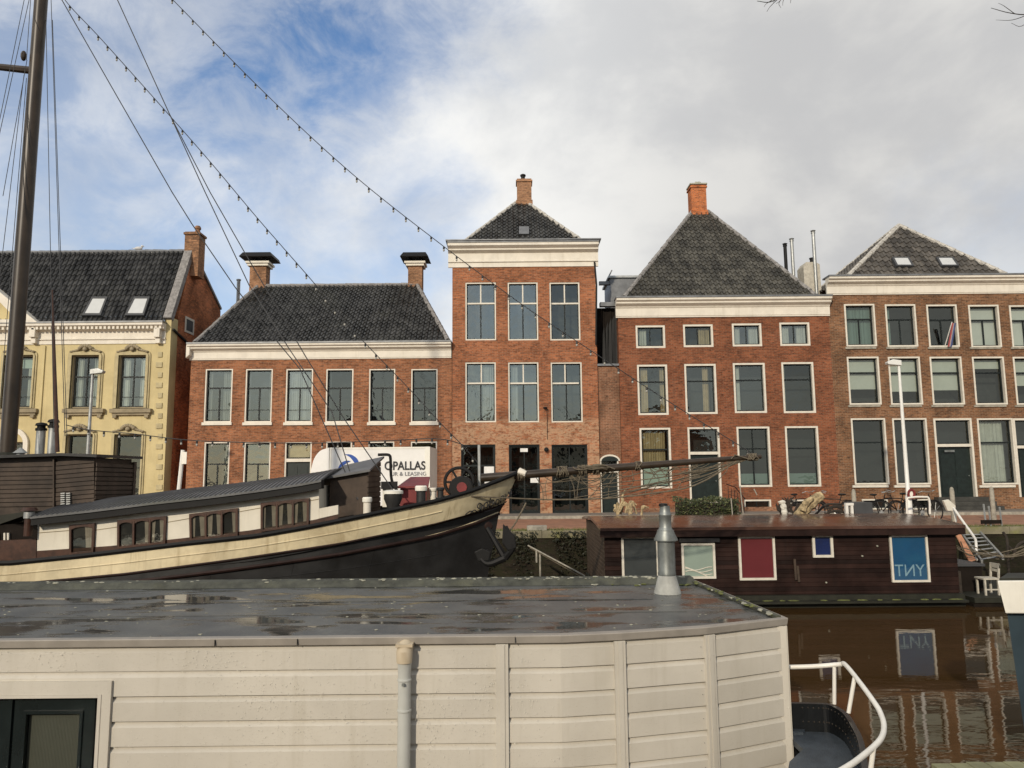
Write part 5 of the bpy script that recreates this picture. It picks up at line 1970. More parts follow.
def hwin(x0, y0, x1, y1, mtp, fr='white_paint', fw=.055, bar=False):
    X0, X1, Z0, Z1 = rect(x0, y0, x1, y1, HY0)
    o = MB().ring([(X0, HY0 - .05, Z0), (X1, HY0 - .05, Z0), (X1, HY0 - .05, Z1), (X0, HY0 - .05, Z1)],
                  [(X0 + fw, HY0 - .05, Z0 + fw), (X1 - fw, HY0 - .05, Z0 + fw), (X1 - fw, HY0 - .05, Z1 - fw), (X0 + fw, HY0 - .05, Z1 - fw)], (0, .07, 0)).build('window_frame', fr, hb)
    MB().box(X0 + fw, X1 - fw, HY0 - .006, HY0 + .01, Z0 + fw, Z1 - fw).build('blind', mtp, o)
    MB().add([(X0 + fw, HY0 - .02, Z0 + fw), (X1 - fw, HY0 - .02, Z0 + fw), (X1 - fw, HY0 - .02, Z1 - fw), (X0 + fw, HY0 - .02, Z1 - fw)], [(0, 1, 2, 3)]).build('pane', 'glass_hb', o, smooth='keep')
    return o, (X0, X1, Z0, Z1)


M['glass_hb'] = glass('houseboat_window_glass', (.9, .92, .92), .055, .04)
hwin(621.5, 536, 658.5, 579.5, 'greyshutter')
o, (X0, X1, Z0, Z1) = hwin(681.5, 543, 715, 578.5, 'frost2') if False else hwin(681.5, 543, 715, 578.5, 'frost')
cm = MB()
for i in range(4):
    pts = [(X0 + .08 + (X1 - X0 - .16) * u, HY0 - .012, Z0 + .07 + .10 * (1 - u) * (1 - i * .2) + .05 * i + .05 * math.sin(u * 5 + i)) for u in [j / 8 for j in range(9)]]
    cm.tube(pts, .012, 5)
cm.build('gathered_curtain', 'cream_trim', o)
MB().box(X0 - .06, X1 + .10, HY0 - .12, HY0 - .005, Z1 + .03, Z1 + .12).build('shutter_box', 'iron', o)
hwin(738.5, 535.8, 775, 580, 'redblind')
hwin(812, 534.5, 832.5, 557.3, 'deepblue', fw=.06)
o, (X0, X1, Z0, Z1) = hwin(890, 534.8, 928, 582, 'blueblind', fw=.05)
text(o, 'lettering', 'YNT', (X0 + .09, HY0 - .012, Z0 + .14), .40, 'chalk', flip=True, ext=.002, sx=.92)
hm = MB()
for (x, y, y2) in ((794.5, 559, 580), (797.5, 566, 582)):
    hm.bar(P(x, y, HY0 - .06), P(x + 1.5, y2, HY0 - .06), .05, .03)
hm.build('wall_hanger', 'houseboat_end', hb)
for (x, y) in ((826, 582.5), (877, 546), (862, 556), (851, 530)):
    c = P(x, y, HY0 - .02)
    MB().lathe(c, [(.022, 0), (.022, .03), (.012, .04)], 8, (0, -1, 0)).build('wall_light', 'lichen', hb)
pm = MB()
rnm = random.Random(8)
for i in range(26):
    x = rnm.uniform(hbX0, hbX1)
    pm.blob((x, HY0 - .22, .175), rnm.uniform(.05, .16), .05, .02, 7, 4, .2, rnm)
pm.build('moss', 'moss', hb)['kind'] = 'stuff'

# ================================================================ near houseboat with beige siding
RZ = 1.70                        # roof height
front_px = [(-75, 641.6), (0, 640.6), (300, 637), (560, 633.5), (621, 631.8), (705, 626.4), (784, 617.7)]
fr = [PZ(a, b, RZ) for a, b in front_px]
bk0, bk1 = PZ(-75, 584, RZ), PZ(696, 582.3, RZ)
Yf = sum(p.y for p in fr[:4]) / 4
for p in fr[:4]:
    p.y = Yf + (0.02 if p is fr[3] else 0)
Yb = (bk0.y + bk1.y) / 2
nbt = thing('siding_houseboat', (-1, 8.4, 0), 'beige painted houseboat with horizontal siding, wet grey flat roof and white downpipe in the foreground', 'houseboat')
path = [(-11.0, Yf)] + [(p.x, p.y) for p in fr[3:]]
XR = fr[-1].x
bR = Vector((bk1.x, Yb, RZ))
path2 = path + [(bR.x, Yb)]
DW = rect(-60, 694, 97.5, 900, Yf)
zt = RZ - .075
m = MB()
pl_ = path
# boards: full length above the door, shortened beside it
zd = P(50, 681, Yf).z
pitch = .2235
nab = 1
clad(m, path2, zt - pitch, zt, pitch, .032, .022, .034)
xdr = P(111, 720, Yf).x
clad(m, [(xdr, Yf)] + path2[1:], -.3, zt - pitch, pitch, .032, .022, .034)
clad(m, [(-11.0, Yf), (xdr, Yf)], zd, zt - pitch, zt - pitch - zd, .032, .022, .034)
m.build('siding_wall', 'siding', nbt)
core = MB().prism([(xdr - .05, Yf + .065, -.3)] + [(a, b + .065, -.3) for a, b in [(q[0] - .05 * (q[0] > 1.5), q[1]) for q in path[1:]]] + [(bR.x - .03, Yb, -.3), (xdr - .05, Yb, -.3)], (0, 0, RZ - .03 + .3))
core.box(-11.0, xdr - .052, Yf + .16, Yb, -.3, RZ - .03).box(-11.0, xdr - .052, Yf + .065, Yf + .155, zd - .03, RZ - .03)
core.build('hull', 'blacktar', nbt)
# battens over the board joints
bt = MB()


def batten(px, py, wpx, tilt=None):
    p = PZ(px, py, RZ - .1)
    for a, b in zip(path[:-1], path[1:]):
        if a[0] - 1e-6 <= p.x <= b[0] + 1e-6:
            break
    t = (p.x - a[0]) / (b[0] - a[0])
    y = a[1] + (b[1] - a[1]) * t
    d = Vector((b[0] - a[0], b[1] - a[1], 0)).normalized()
    n_ = Vector((d.y, -d.x, 0))
    c = Vector((p.x, y, (zt - .3) / 2)) + n_ * .008
    hw_ = wpx * y / FPX / 2
    bt.obox(c + n_ * .004, d * hw_, n_ * .016, Vector((0, 0, (zt + .3) / 2 - .004)))
    bt.obox(c + n_ * .014, d * hw_ * .42, n_ * .016, Vector((0, 0, (zt + .3) / 2 - .008)))


batten(502, 645, 12)
batten(618, 641, 11)
batten(708, 636, 11)
c = Vector((XR, fr[-1].y, (zt - .3) / 2))
bt.obox(c + Vector((-.045, -.012, 0)), Vector((.05, -.012, 0)), Vector((.003, .014, 0)), Vector((0, 0, (zt + .3) / 2 - .004)))
bt.obox(c + Vector((.012, .04, 0)), Vector((.012, 0, 0)), Vector((0, .05, 0)), Vector((0, 0, (zt + .3) / 2 - .004)))
build_each(bt, 'batten', 'siding', nbt)
nl = MB()
zq = zt - .11
while zq > .2:                   # nail heads along the battens
    for px_ in (496.5, 507.5, 612.5, 623, 703, 713.5, 300, 210):
        pq = PZ(px_, 640, RZ - .1)
        for a_, b_ in zip(path[:-1], path[1:]):
            if a_[0] - 1e-6 <= pq.x <= b_[0] + 1e-6:
                yq = a_[1] + (b_[1] - a_[1]) * (pq.x - a_[0]) / (b_[0] - a_[0])
                nl.lathe((pq.x, yq - (.026 if px_ > 400 else .0005), zq), [(.0042, 0), (.0035, .0015)], 6, (0, -1, 0))
                break
    zq -= pitch
nlo = nl.build('nail_heads', 'lead', nbt)
nlo['kind'] = 'stuff'
# roof trim
tr_ = MB()
pts = [Vector((a, b, 0)) for a, b in path2]
no = []
for i in range(len(pts)):
    d = (pts[min(i + 1, len(pts) - 1)] - pts[max(0, i - 1)]).normalized()
    no.append(Vector((d.y, -d.x, 0)))
vs, n = [], len(pts)
for p, q in zip(pts, no):
    for o_, z in ((.035, RZ), (.04, RZ - .008), (.028, RZ - .070), (.0, RZ - .078), (-.05, RZ - .078), (-.07, RZ - .004), (-.06, RZ)):
        vs.append(p + q * o_ + Vector((0, 0, z)))
tr_.add(vs, [(i * 7 + j, i * 7 + (j + 1) % 7, (i + 1) * 7 + (j + 1) % 7, (i + 1) * 7 + j) for i in range(n - 1) for j in range(7)])
trim = tr_.build('roof_trim', 'cap', nbt)
jn = MB()
for px in (220, 300, 515, 640):
    p = PZ(px, 636, RZ)
    if p.x < path[1][0]:
        jn.box(p.x - .0015, p.x + .0015, Yf - .0405, Yf - .02, RZ - .068, RZ - .010)
jn.build('trim_joint', 'black', trim)
# roofing: overlapping felt sheets
roof = MB()
ins = [p - q * .055 for p, q in zip(pts, no)]
roof.add([(p.x, p.y, RZ - .022) for p in ins] + [(-11.0, Yb - .02, RZ - .022)], [tuple(range(len(ins) + 1))])
ro = roof.build('roof', 'wetroof', nbt, smooth='keep')
se = MB()
for k, (py, xr_) in enumerate(((599.5, 655), (612, 690))):
    p, q = PZ(0, py + 2, RZ), PZ(xr_, py, RZ)
    y_ = (p.y + q.y) / 2
    se.box(-11.0, q.x, y_, y_ + 1.0 if k == 0 else y_ + .02, RZ - .019 + .002 * 0, RZ - .013 - .002 * k)
se.build('felt_seam', 'wetroof', ro)
# raised, mossy far edge and right edge
ke = MB()
ya = Yb - .20
ke.prism([(-11.0, ya - .12, RZ - .018), (-11.0, ya, RZ + .055), (-11.0, Yb, RZ + .06), (-11.0, Yb, RZ - .1)], (bR.x + 11.0 - .02, 0, 0))
a, b = Vector((XR - .05, fr[-1].y + .03, RZ)), Vector((bR.x - .04, Yb - .1, RZ))
ke.bar(a, b, .06, .035)
kerb = ke.build('roof_edge', 'kerbfelt', nbt)
ls, ms = MB(), MB()
rk = random.Random(5)
for i in range(120):
    x = rk.uniform(-7.2, bR.x) if i % 3 else rk.uniform(.2, bR.x - .1)
    r_ = rk.uniform(.008, .032)
    y_ = rk.uniform(ya - .02, Yb - .02)
    zz = RZ + .057 if y_ > ya else RZ + .045
    ls.blob((x, y_, zz), r_ * 1.3, r_, r_ * .35, 7, 4, .25, rk)
for i in range(46):
    t = rk.random()
    p = a.lerp(b, t) + Vector((rk.uniform(-.05, .02), 0, .01))
    r_ = rk.uniform(.012, .035)
    (ms if rk.random() < .6 else ls).blob(p, r_, r_ * 1.8, r_ * .45, 7, 4, .25, rk)
for i in range(30):
    x, y_ = rk.uniform(1.0, 2.4), rk.uniform(Yb - .45, Yb - .05)
    r_ = rk.uniform(.01, .03)
    (ms if rk.random() < .5 else ls).blob((x, y_, RZ + (.055 if y_ > ya else -.01)), r_ * 1.5, r_, r_ * .4, 7, 4, .25, rk)
ls.build('lichen', 'lichen', kerb)['kind'] = 'stuff'
ms.build('moss', 'moss', kerb)['kind'] = 'stuff'
cr = MB()
for i in range(150):             # fallen bits and crumbs on the wet roof
    x, y_ = rk.uniform(-6.5, 2.3), rk.uniform(Yf + .15, ya - .15)
    r_ = rk.uniform(.005, .014)
    cr.blob((x, y_, RZ - .017), r_ * 1.6, r_, r_ * .4, 6, 4, .3, rk)
cr.build('debris', 'lichen', ro)['kind'] = 'stuff'
rd = MB()
rdn = random.Random(77)
cl = [(rdn.uniform(-4.9, .3), rdn.uniform(.4, 1.6), rdn.uniform(.15, .6)) for _ in range(26)]
k = 0
while k < 1500:
    c = rdn.choice(cl)
    x, z = rdn.gauss(c[0], c[2]), rdn.gauss(c[1], c[2] * .6)
    if not (-4.9 < x < .40 and .35 < z < 1.60) or (x < xdr + .02 and z < zd + .02):
        continue
    rr_ = rdn.uniform(.0016, .0040)
    rd.blob((x, Yf - .001, z), rr_, rr_ * .7, rr_ * rdn.uniform(1, 1.6), 6, 4)
    k += 1
rdo = rd.build('raindrops', 'drop', nbt, smooth=True)
rdo['kind'] = 'stuff'
# door at the left
Yd = Yf
X0, X1, Z0, Z1 = rect(-60, 694.5, 97.5, 900, Yd)
Z0 = -.2
ft = MB()
ox1, oz1 = P(111, 720, Yd).x, zd
ft.box(X1, ox1, Yd - .028, Yd + .02, Z0, oz1).box(-11.0, X1, Yd - .028, Yd + .02, Z1, oz1)
ft.box(X1 - .001 - .032, X1 - .001, Yd - .034, Yd + .09, Z0, Z1).box(-11.0, X1 - .034, Yd - .034, Yd + .09, Z1 - .028, Z1 - .001)
df = ft.build('door_frame', 'siding', nbt)
lf_ = MB()
lx0, lx1 = P(14.5, 730, Yd + .07).x, P(95, 730, Yd + .07).x
gx0, gx1 = P(26, 740, Yd + .06).x, P(79.5, 740, Yd + .06).x
gz = P(52, 713.5, Yd + .06).z
zt_ = Z1 - .03
lf_.ring([(lx0, Yd + .05, Z0), (lx1, Yd + .05, Z0), (lx1, Yd + .05, zt_), (lx0, Yd + .05, zt_)],
         [(gx0, Yd + .05, Z0 + .1), (gx1, Yd + .05, Z0 + .1), (gx1, Yd + .05, gz), (gx0, Yd + .05, gz)], (0, .05, 0))
lf_.ring([(gx0 - .03, Yd + .035, Z0 + .08), (gx1 + .03, Yd + .035, Z0 + .08), (gx1 + .03, Yd + .035, gz + .03), (gx0 - .03, Yd + .035, gz + .03)],
         [(gx0, Yd + .035, Z0 + .1), (gx1, Yd + .035, Z0 + .1), (gx1, Yd + .035, gz), (gx0, Yd + .035, gz)], (0, .016, 0))
lf_.box(-11.0, lx0 - .006, Yd + .055, Yd + .10, Z0, zt_)
lf_.box(lx0 - .055, lx0 - .012, Yd + .03, Yd + .056, Z0, zt_)
dl = lf_.build('door_leaf', 'darkglass_door', df)
MB().add([(gx0, Yd + .075, Z0), (gx1, Yd + .075, Z0), (gx1, Yd + .075, gz), (gx0, Yd + .075, gz)], [(0, 1, 2, 3)]).build('door_glass', 'glass_boat', dl, smooth='keep')
fb = MB()
x = gx0
while x < gx1 - .01:
    fb.box(x, x + .012, Yd + .09, Yd + .096, Z0, gz)
    x += .0135
fb.build('door_blind', 'fluted', dl)
# downpipe with its outlet
dx = P(404.3, 700, Yf - .07).x
dy = Yf - .075
z1, z2 = P(404, 677, dy).z, P(404, 661, dy).z
dpm = MB().lathe((dx, dy, -.2), [(.061 * .98, 0), (.061 * .98, z1 + .2)], 20)
for zz in (P(404, 679.5, dy).z, P(404, 710, dy).z):
    dpm.lathe((dx, dy, zz - .012), [(.061, 0), (.066, .004), (.066, .018), (.061, .022)], 20)
dpo = dpm.build('downpipe', 'pvc', nbt, smooth=True)
hpm = MB()
hz0, hz1 = P(404, 661, dy).z, P(404, 643, dy).z
hw_ = .078
hpm.lathe((dx, dy, z1 - .01), [(.058, 0), (.064, hz0 - z1 - .02), (.072, hz0 - z1 + .01)], 20)
hp2 = MB()
hp2.tube([(dx, dy + .12, hz1 - .045), (dx, dy + .02, hz1 - .055), (dx, dy - .012, hz1 - .085), (dx, dy - .012, hz0 - .01)], [.072, .074, .076, .072], 18)
hp2.box(dx - .078, dx + .078, dy - .05, dy + .07, hz1 - .03, hz1 - .003)
hp2.build('outlet', 'hopper', dpo, smooth=True)
hpm.build('pipe_socket', 'pvc', dpo, smooth=True)
MB().box(dx - .012, dx + .012, dy - .09, dy - .06, z1 - .06, z1 - .04).build('pipe_clip', 'steel', dpo)
# stove flue standing on the roof
sfy = PZ(663, 591, RZ).y - .05
sb_ = P(666, 591, sfy)
u = sfy / FPX                    # metres per pixel there


def yz(y_):
    return (591 - y_) * u


fx = thing('stove_flue', (sb_.x, sfy, RZ - .02), 'stubby stainless steel stove flue with conical base on the near houseboat roof', 'flue')
px_off = Vector((.02, 0, 0))
fbz = RZ - .02
MB().lathe((sb_.x + .02, sfy, fbz), [(13.2 * u, 0), (13.0 * u, yz(590)), (8.6 * u, yz(574))], 24).build('flashing_cone', 'cone', fx, smooth=True)
MB().lathe((sb_.x + .02, sfy, fbz + yz(574)), [(8.6 * u, 0), (8.8 * u, yz(589)), (8.4 * u, yz(587.5)), (8.4 * u, yz(554)), (8.7 * u, yz(553)), (8.7 * u, yz(550)), (8.2 * u, yz(549)), (8.2 * u, yz(547.5))], 24).build('pipe', 'steel', fx, smooth=True)
MB().lathe((sb_.x + .02, sfy, fbz + yz(541)), [(7.6 * u, -.01), (11.5 * u, .004), (11.7 * u, yz(589.5)), (6.2 * u, yz(578.5)), (5.8 * u, yz(577.5)), (5.8 * u, yz(567)), (6.2 * u, yz(566.5)), (6.2 * u, yz(565)), (5.5 * u, yz(564)), (4.9 * u, yz(560)), (4.9 * u, yz(557))], 24).build('cowl', 'steel', fx, smooth=True)
MB().lathe((sb_.x + .0, sfy, fbz + yz(507.5)), [(4.6 * u, 0), (4.2 * u, yz(588.5)), (1.5 * u, yz(588))], 16).build('flue_cap', 'black', fx)
MB().tube([(sb_.x + .10, sfy - .02, fbz + yz(574)), (sb_.x + .11, sfy - .02, fbz + yz(541))], .008, 5).build('flue_stay', 'black', fx)
# stern deck, black bulwark and white rail
dkz = .50
rimp = [PZ(a, b, .78) for a, b in ((789, 702), (812, 702.5), (831, 704), (847, 712.5), (857, 727), (864, 742), (868.5, 770), (868, 800), (850, 830))]
dkp = smooth_pts(rimp, 4)
tail = [Vector((1.85, dkp[-1].y - .1, .78)), Vector((2.12, 6.2, .78)), Vector((2.38, 6.9, .78)), Vector((2.58, 7.35, .78)), Vector((XR + .02, 7.66, .78)), Vector((XR + .02, dkp[0].y, .78))]
dm = MB().prism([Vector((p.x, p.y, dkz)) for p in dkp + tail], (0, 0, -.06)).build('stern_deck', 'deckblue', nbt)
bw_ = MB()
k = len(dkp)
inn = []
for i, p in enumerate(dkp):
    d = (dkp[min(i + 1, k - 1)] - dkp[max(i - 1, 0)]).normalized()
    inn.append(p + Vector((d.y, -d.x, 0)) * .05 * (1))
vs = [Vector((p.x, p.y, .78)) for p in dkp] + [Vector((p.x, p.y, .78)) for p in inn] + [Vector((p.x, p.y, -.3)) for p in dkp] + [Vector((p.x, p.y, .44)) for p in inn]
bw_.add(vs, [(i, i + 1, k + i + 1, k + i) for i in range(k - 1)] + [(i, 2 * k + i, 2 * k + i + 1, i + 1) for i in range(k - 1)] + [(k + i, k + i + 1, 3 * k + i + 1, 3 * k + i) for i in range(k - 1)])
bw_.build('stern_bulwark', 'blacktar', nbt)
rv = MB()
for i in range(2, k - 1):
    for z in (.74, .60):
        rv.blob(Vector((inn[i].x, inn[i].y, z)), .009, .009, .009, 6, 4)
rvo = rv.build('rivets', 'bark', nbt)
rvo['kind'] = 'stuff'
MB().lathe(PZ(793, 731, dkz), [(.13, 0), (.13, .02), (.10, .025)], 6).build('deck_plate', 'deckblue', nbt)
rl_pts = [(770, 667.5, 8.35), (812, 666.5, 8.2), (839, 664.5, 8.1), (845.5, 665, 8.0), (861, 684, 7.55), (874, 702, 7.2), (880, 712, 7.05), (884, 726, 6.8), (880, 740, 6.55), (862, 756.5, 6.25), (842, 770, 6.0), (800, 792, 5.75), (760, 815, 5.6)]
rp_ = [P(a, b, y) for a, b, y in rl_pts]
rr_ = MB().tube(smooth_pts(rp_, 5), .024, 12)
for (a, b, y, c, d) in ((834.3, 667, 8.12, 834.3, 704), (854.5, 678, 7.7, 848.5, 713), (873.5, 748, 6.4, 868, 790)):
    t_ = P(a, b, y)
    e_ = P(c, d, y)
    rr_.tube([t_, e_], .020, 10)
rr_.build('stern_rail', 'rail_white', nbt, smooth=True)

# ================================================================ neighbouring white boat at the right edge, jetty
wx = P(1001, 600, 8.2)
wb = thing('white_boat', (7.5, 8.8, 0), 'white cabin boat with blue-grey hull cut by the right edge of the picture', 'boat')
bz1, bz0 = P(998, 581, 8.2).z, P(1003, 613.5, 8.2).z
xl = P(998, 590, 8.2).x
wm = MB().prism([(xl, 8.2, bz1), (xl + .06, 8.2, bz0), (xl + 3, 8.2, bz0 - .04), (xl + 3, 8.2, bz1)], (.42, .5, 0)).build('gunwale', 'boat_white', wb, bevel=.012)
MB().prism([(xl + .05, 8.24, bz1 + .002), (xl + 3, 8.24, bz1 + .002), (xl + 3.4, 8.66, bz1 + .002), (xl + .42, 8.66, bz1 + .002)], (0, 0, .02)).build('deck', 'algae', wb)
MB().prism([(xl + .14, 8.3, bz0), (xl + 3, 8.3, bz0), (xl + 3, 8.3, -.3), (xl + .26, 8.3, -.3)], (.26, .32, 0)).build('hull', 'boat_blue', wb)
jt = thing('jetty', (4.6, 5.7, .6), 'low wooden jetty of greenish wet planks at the bottom right corner', 'jetty')
jz = P(980, 762, 6.05).z
jx0 = P(930, 764, 6.05).x
x = jx0
ji = MB()
while x < jx0 + 3.2:
    ji.box(x, x + .134, 4.6, 6.05 + .02 * random.Random(int(x * 50)).uniform(-1, 1), jz - .04, jz)
    x += .142
ji.build('planks', 'jetty', jt, bevel=.006)
MB().box(jx0, jx0 + 3.2, 5.7, 5.85, jz - .18, jz - .042).build('bearer', 'dark_wood', jt)
# ================================================================ white removal truck behind the barge
TY = 25.3
trk = thing('box_truck', (P(375, 500, TY).x, TY + 1.2, ST), 'white box truck with dark lettering and blue swoosh before the low brick house', 'truck')
x0, x1, z0, z1 = rect(329.5, 447.5, 429.5, 506, TY)
MB().box(x0, x1, TY, TY + 2.4, z0, z1).build('box_body', 'truckwhite', trk, bevel=.02)
ed = MB()
ed.box(x1 - .16, x1 + .012, TY - .014, TY + 2.414, z0 - .05, z1 + .014).box(x0, x1 - .163, TY - .014, TY + .05, z1 - .05, z1 + .012).box(x0 - .01, x0 + .05, TY - .012, TY + .05, z0, z1 - .053)
ed.build('box_edging', 'boat_white', trk)
nose = smooth_pts([P(329, 447.6, TY), P(320, 451, TY), P(314, 459, TY), P(311, 470, TY)], 4)
xe = nose[-1].x
MB().prism([tuple(p) for p in nose] + [(xe, TY, z1 - 1.25), (x0 - .02, TY, z1 - 1.25)], (0, 2.4, 0)).build('wind_deflector', 'truckwhite', trk)
cabx = x0 - .05
MB().prism([(cabx, TY + .06, ST + .5), (cabx, TY + .06, z1 - 1.28), (cabx - 1.15, TY + .06, z1 - 1.32), (cabx - 1.75, TY + .06, ST + 1.25), (cabx - 1.95, TY + .06, ST + 1.0), (cabx - 1.95, TY + .06, ST + .35)], (0, 2.2, 0)).build('cab', 'truckwhite', trk, bevel=.03)
MB().prism([(cabx - .35, TY + .045, ST + 1.3), (cabx - .35, TY + .045, z1 - 1.5), (cabx - 1.05, TY + .045, z1 - 1.5), (cabx - 1.5, TY + .045, ST + 1.3)], (0, .012, 0)).build('cab_window', 'black', trk)
MB().box(cabx - 1.6, x1 - .1, TY + .35, TY + 2.1, ST + .45, z0).build('chassis', 'black', trk)
for wx_ in (cabx - 1.2, x1 - 1.0):
    for wy in (TY + .12, TY + 2.06):
        w_ = MB().lathe((wx_, wy, ST + .42), [(.28, 0), (.42, .03), (.42, .24), (.28, .27)], 20, (0, 1, 0)).build('wheel', 'rubber', trk, smooth=True)
        MB().lathe((wx_, wy - .004, ST + .42), [(.26, 0), (.20, .05), (.08, .02)], 16, (0, 1, 0)).build('rim', 'galv', w_)
lz = P(420, 476.3, TY).z
text(trk, 'lettering', 'OPALLAS', (P(384.3, 470, TY).x, TY - .022, P(405, 469.6, TY).z), .40, 'ink', ext=.002, sx=.855, bold=.008)
text(trk, 'lettering', 'UR & LEASING', (P(390.5, 474, TY).x, TY - .022, P(408, 475.6, TY).z), .185, 'inkgrey', ext=.002, sx=1.04)
lg = MB()


def swoosh(pts_out, pts_in):
    o_ = [P(a, b, TY - .016) for a, b in pts_out]
    i_ = [P(a, b, TY - .016) for a, b in pts_in]
    o_, i_ = smooth_pts(o_, 5), smooth_pts(i_, 5)
    for j in range(len(o_) - 1):
        lg.prism([o_[j], o_[j + 1], i_[j + 1], i_[j]], (0, .004, 0))


swoosh([(344.5, 454.2), (351, 454.6), (356.5, 458), (359, 462.5)], [(344.5, 454.3), (349, 456.5), (352, 459.5), (354.5, 463)])
swoosh([(338, 468.5), (341, 463), (346, 460.6), (350.5, 461)], [(338.6, 468.6), (343.5, 465.3), (347, 463), (350.5, 461.2)])
swoosh([(341, 471), (347, 469), (354, 465.5), (361, 466.5)], [(341, 471.1), (348, 471), (355, 468.4), (361, 466.7)])
lg.build('logo_swoosh', 'logoblue', trk)

# ================================================================ street lamps


def street_lamp(base, top, Y, side, label, mt_, hl=.42):
    b, t = P(*base, Y), P(*top, Y)
    t = Vector((b.x, Y, t.z))
    o = thing('street_lamp', (b.x, Y, ST), label, 'street lamp', 'street lamps along the quay')
    zt_ = t.z
    MB().lathe((b.x, Y, ST), [(.10, 0), (.10, .9), (.07, .95), (.062, 2.5), (.045, zt_ - ST - .1), (.04, zt_ - ST)], 14).build('pole', mt_, o, smooth=True)
    hd = MB()
    s = side
    hd.prism([(t.x - s * .06, Y - .10, zt_ - .06), (t.x + s * hl, Y - .10, zt_ - .02), (t.x + s * (hl + .04), Y - .10, zt_ + .06), (t.x + s * .22, Y - .10, zt_ + .16), (t.x - s * .06, Y - .10, zt_ + .12)], (0, .2, 0))
    h = hd.build('lamp_head', mt_, o, bevel=.02)
    MB().box(min(t.x + s * .1, t.x + s * hl * .9), max(t.x + s * .1, t.x + s * hl * .9), Y - .08, Y + .08, zt_ - .075, zt_ - .055).build('lamp_lens', 'glass_hb', h)
    return o


street_lamp((909.5, 512), (904, 364), 25.6, -1, 'tall white street lamp with small head standing before the brown brick house', 'lampwhite', .40)
street_lamp((85, 500), (86.5, 373), 26.0, 1, 'slim grey street lamp standing before the yellow stucco house', 'galv', .38)
b = P(180.5, 492, 27.0)
sg = thing('leaning_sign_post', (b.x, 27, ST), 'leaning white post with a narrow sign beside the alley', 'sign post')
MB().tube([(b.x - .05, 27, ST), P(178.8, 490, 27), P(183, 450, 27)], .075, 8).build('post', 'lampwhite', sg, smooth=True)
x0, x1, z0, z1 = rect(182, 452, 187, 464, 26.9)
MB().box(x0, x1, 26.86, 26.89, z0, z1).build('sign_plate', 'boat_white', sg)

# ================================================================ stone bollards on the quay
for (x, y0, y1, w_, lab) in ((854.5, 489, 507, 4.5, 'slim weathered bollard behind the brown houseboat, leftmost of the three'), (953, 487, 506, 4.6, 'weathered stone bollard at the head of the gangway'), (993, 486.5, 508, 4.4, 'weathered stone bollard right of the dark stoop')):
    Y = 26.2
    p = P(x, y1, Y)
    h = P(x, y0, Y).z - ST
    r = w_ * Y / FPX / 2
    o = MB().lathe((0, 0, 0), [(r * 1.1, 0), (r * 1.0, h * .3), (r * .95, h * .86), (r * .75, h * .96), (r * .3, h)], 10).build('bollard', 'stone', None, smooth=True)
    o.location = (p.x, Y, ST)
    tag(o, lab, 'bollard', 'stone bollards along the quay')

# ================================================================ bicycles


def make_bike():
    o = thing('bicycle', (0, 0, 0), 'bicycle', 'bicycle', 'bicycles parked on the quay')
    r = .34
    for wx_ in (-.53, .53):
        t = MB().tube([(wx_ + r * math.cos(a), 0, r + .01 + r * math.sin(a)) for a in [2 * math.pi * i / 24 for i in range(24)]], .022, 6, closed=True).build('wheel', 'rubber', o, smooth=True)
        sp = MB()
        for i in range(10):
            a = 2 * math.pi * i / 10
            sp.tube([(wx_, 0, r + .01), (wx_ + r * math.cos(a), 0, r + .01 + r * math.sin(a))], .005, 4)
        sp.lathe((wx_, -.04, r + .01), [(.03, 0), (.03, .08)], 8, (0, 1, 0))
        sp.build('spokes', 'galv', t)
        fd = MB()
        fd.tube([(wx_ + (r + .045) * math.cos(a), 0, r + .01 + (r + .045) * math.sin(a)) for a in [R(20 + i * 14) for i in range(11)]], .022, 5)
        fd.build('mudguard', 'black', t)
    f = MB()
    bb, st_, hd = Vector((-.10, 0, .30)), Vector((-.24, 0, .78)), Vector((.36, 0, .86))
    fr_, rr_ = Vector((.53, 0, .35)), Vector((-.53, 0, .35))
    for a, b, q in ((bb, st_, .018), (st_, hd - Vector((0, 0, .06)), .017), (bb, hd - Vector((0, 0, .14)), .02), (bb, rr_, .013), (st_, rr_, .012), (hd + Vector((-.03, 0, .08)), fr_, .018), (st_, Vector((-.28, 0, .93)), .014)):
        f.tube([a, b], q, 6)
    f.build('frame', 'black', o, smooth=True)
    MB().tube(smooth_pts([(.22, -.30, 1.02), (.36, -.24, 1.06), (.34, 0, 1.02), (.36, .24, 1.06), (.22, .30, 1.02)], 4), .014, 6).build('handlebar', 'galv', o, smooth=True)
    MB().blob((-.30, 0, .95), .14, .08, .04, 10, 6).build('saddle', 'rubber', o, smooth=True)
    c = MB()
    c.tube([(-.72, -.09, .74), (-.30, -.09, .74), (-.30, .09, .74), (-.72, .09, .74)], .010, 5, closed=True)
    c.tube([(-.55, -.09, .74), (-.53, -.09, .35)], .008, 4).tube([(-.55, .09, .74), (-.53, .09, .35)], .008, 4)
    c.build('luggage_rack', 'black', o)
    MB().lathe((-.10, -.05, .30), [(.09, 0), (.09, .012)], 14, (0, -1, 0)).tube([(-.10, -.07, .30), (-.02, -.09, .16)], .012, 5).box(-.07, .03, -.17, -.07, .145, .17).build('crank', 'galv', o)
    return o


def copy_tree(o, parent=None):
    c = o.copy()
    COL.objects.link(c)
    c.parent = parent
    for ch in list(o.children):
        copy_tree(ch, c)
    return c


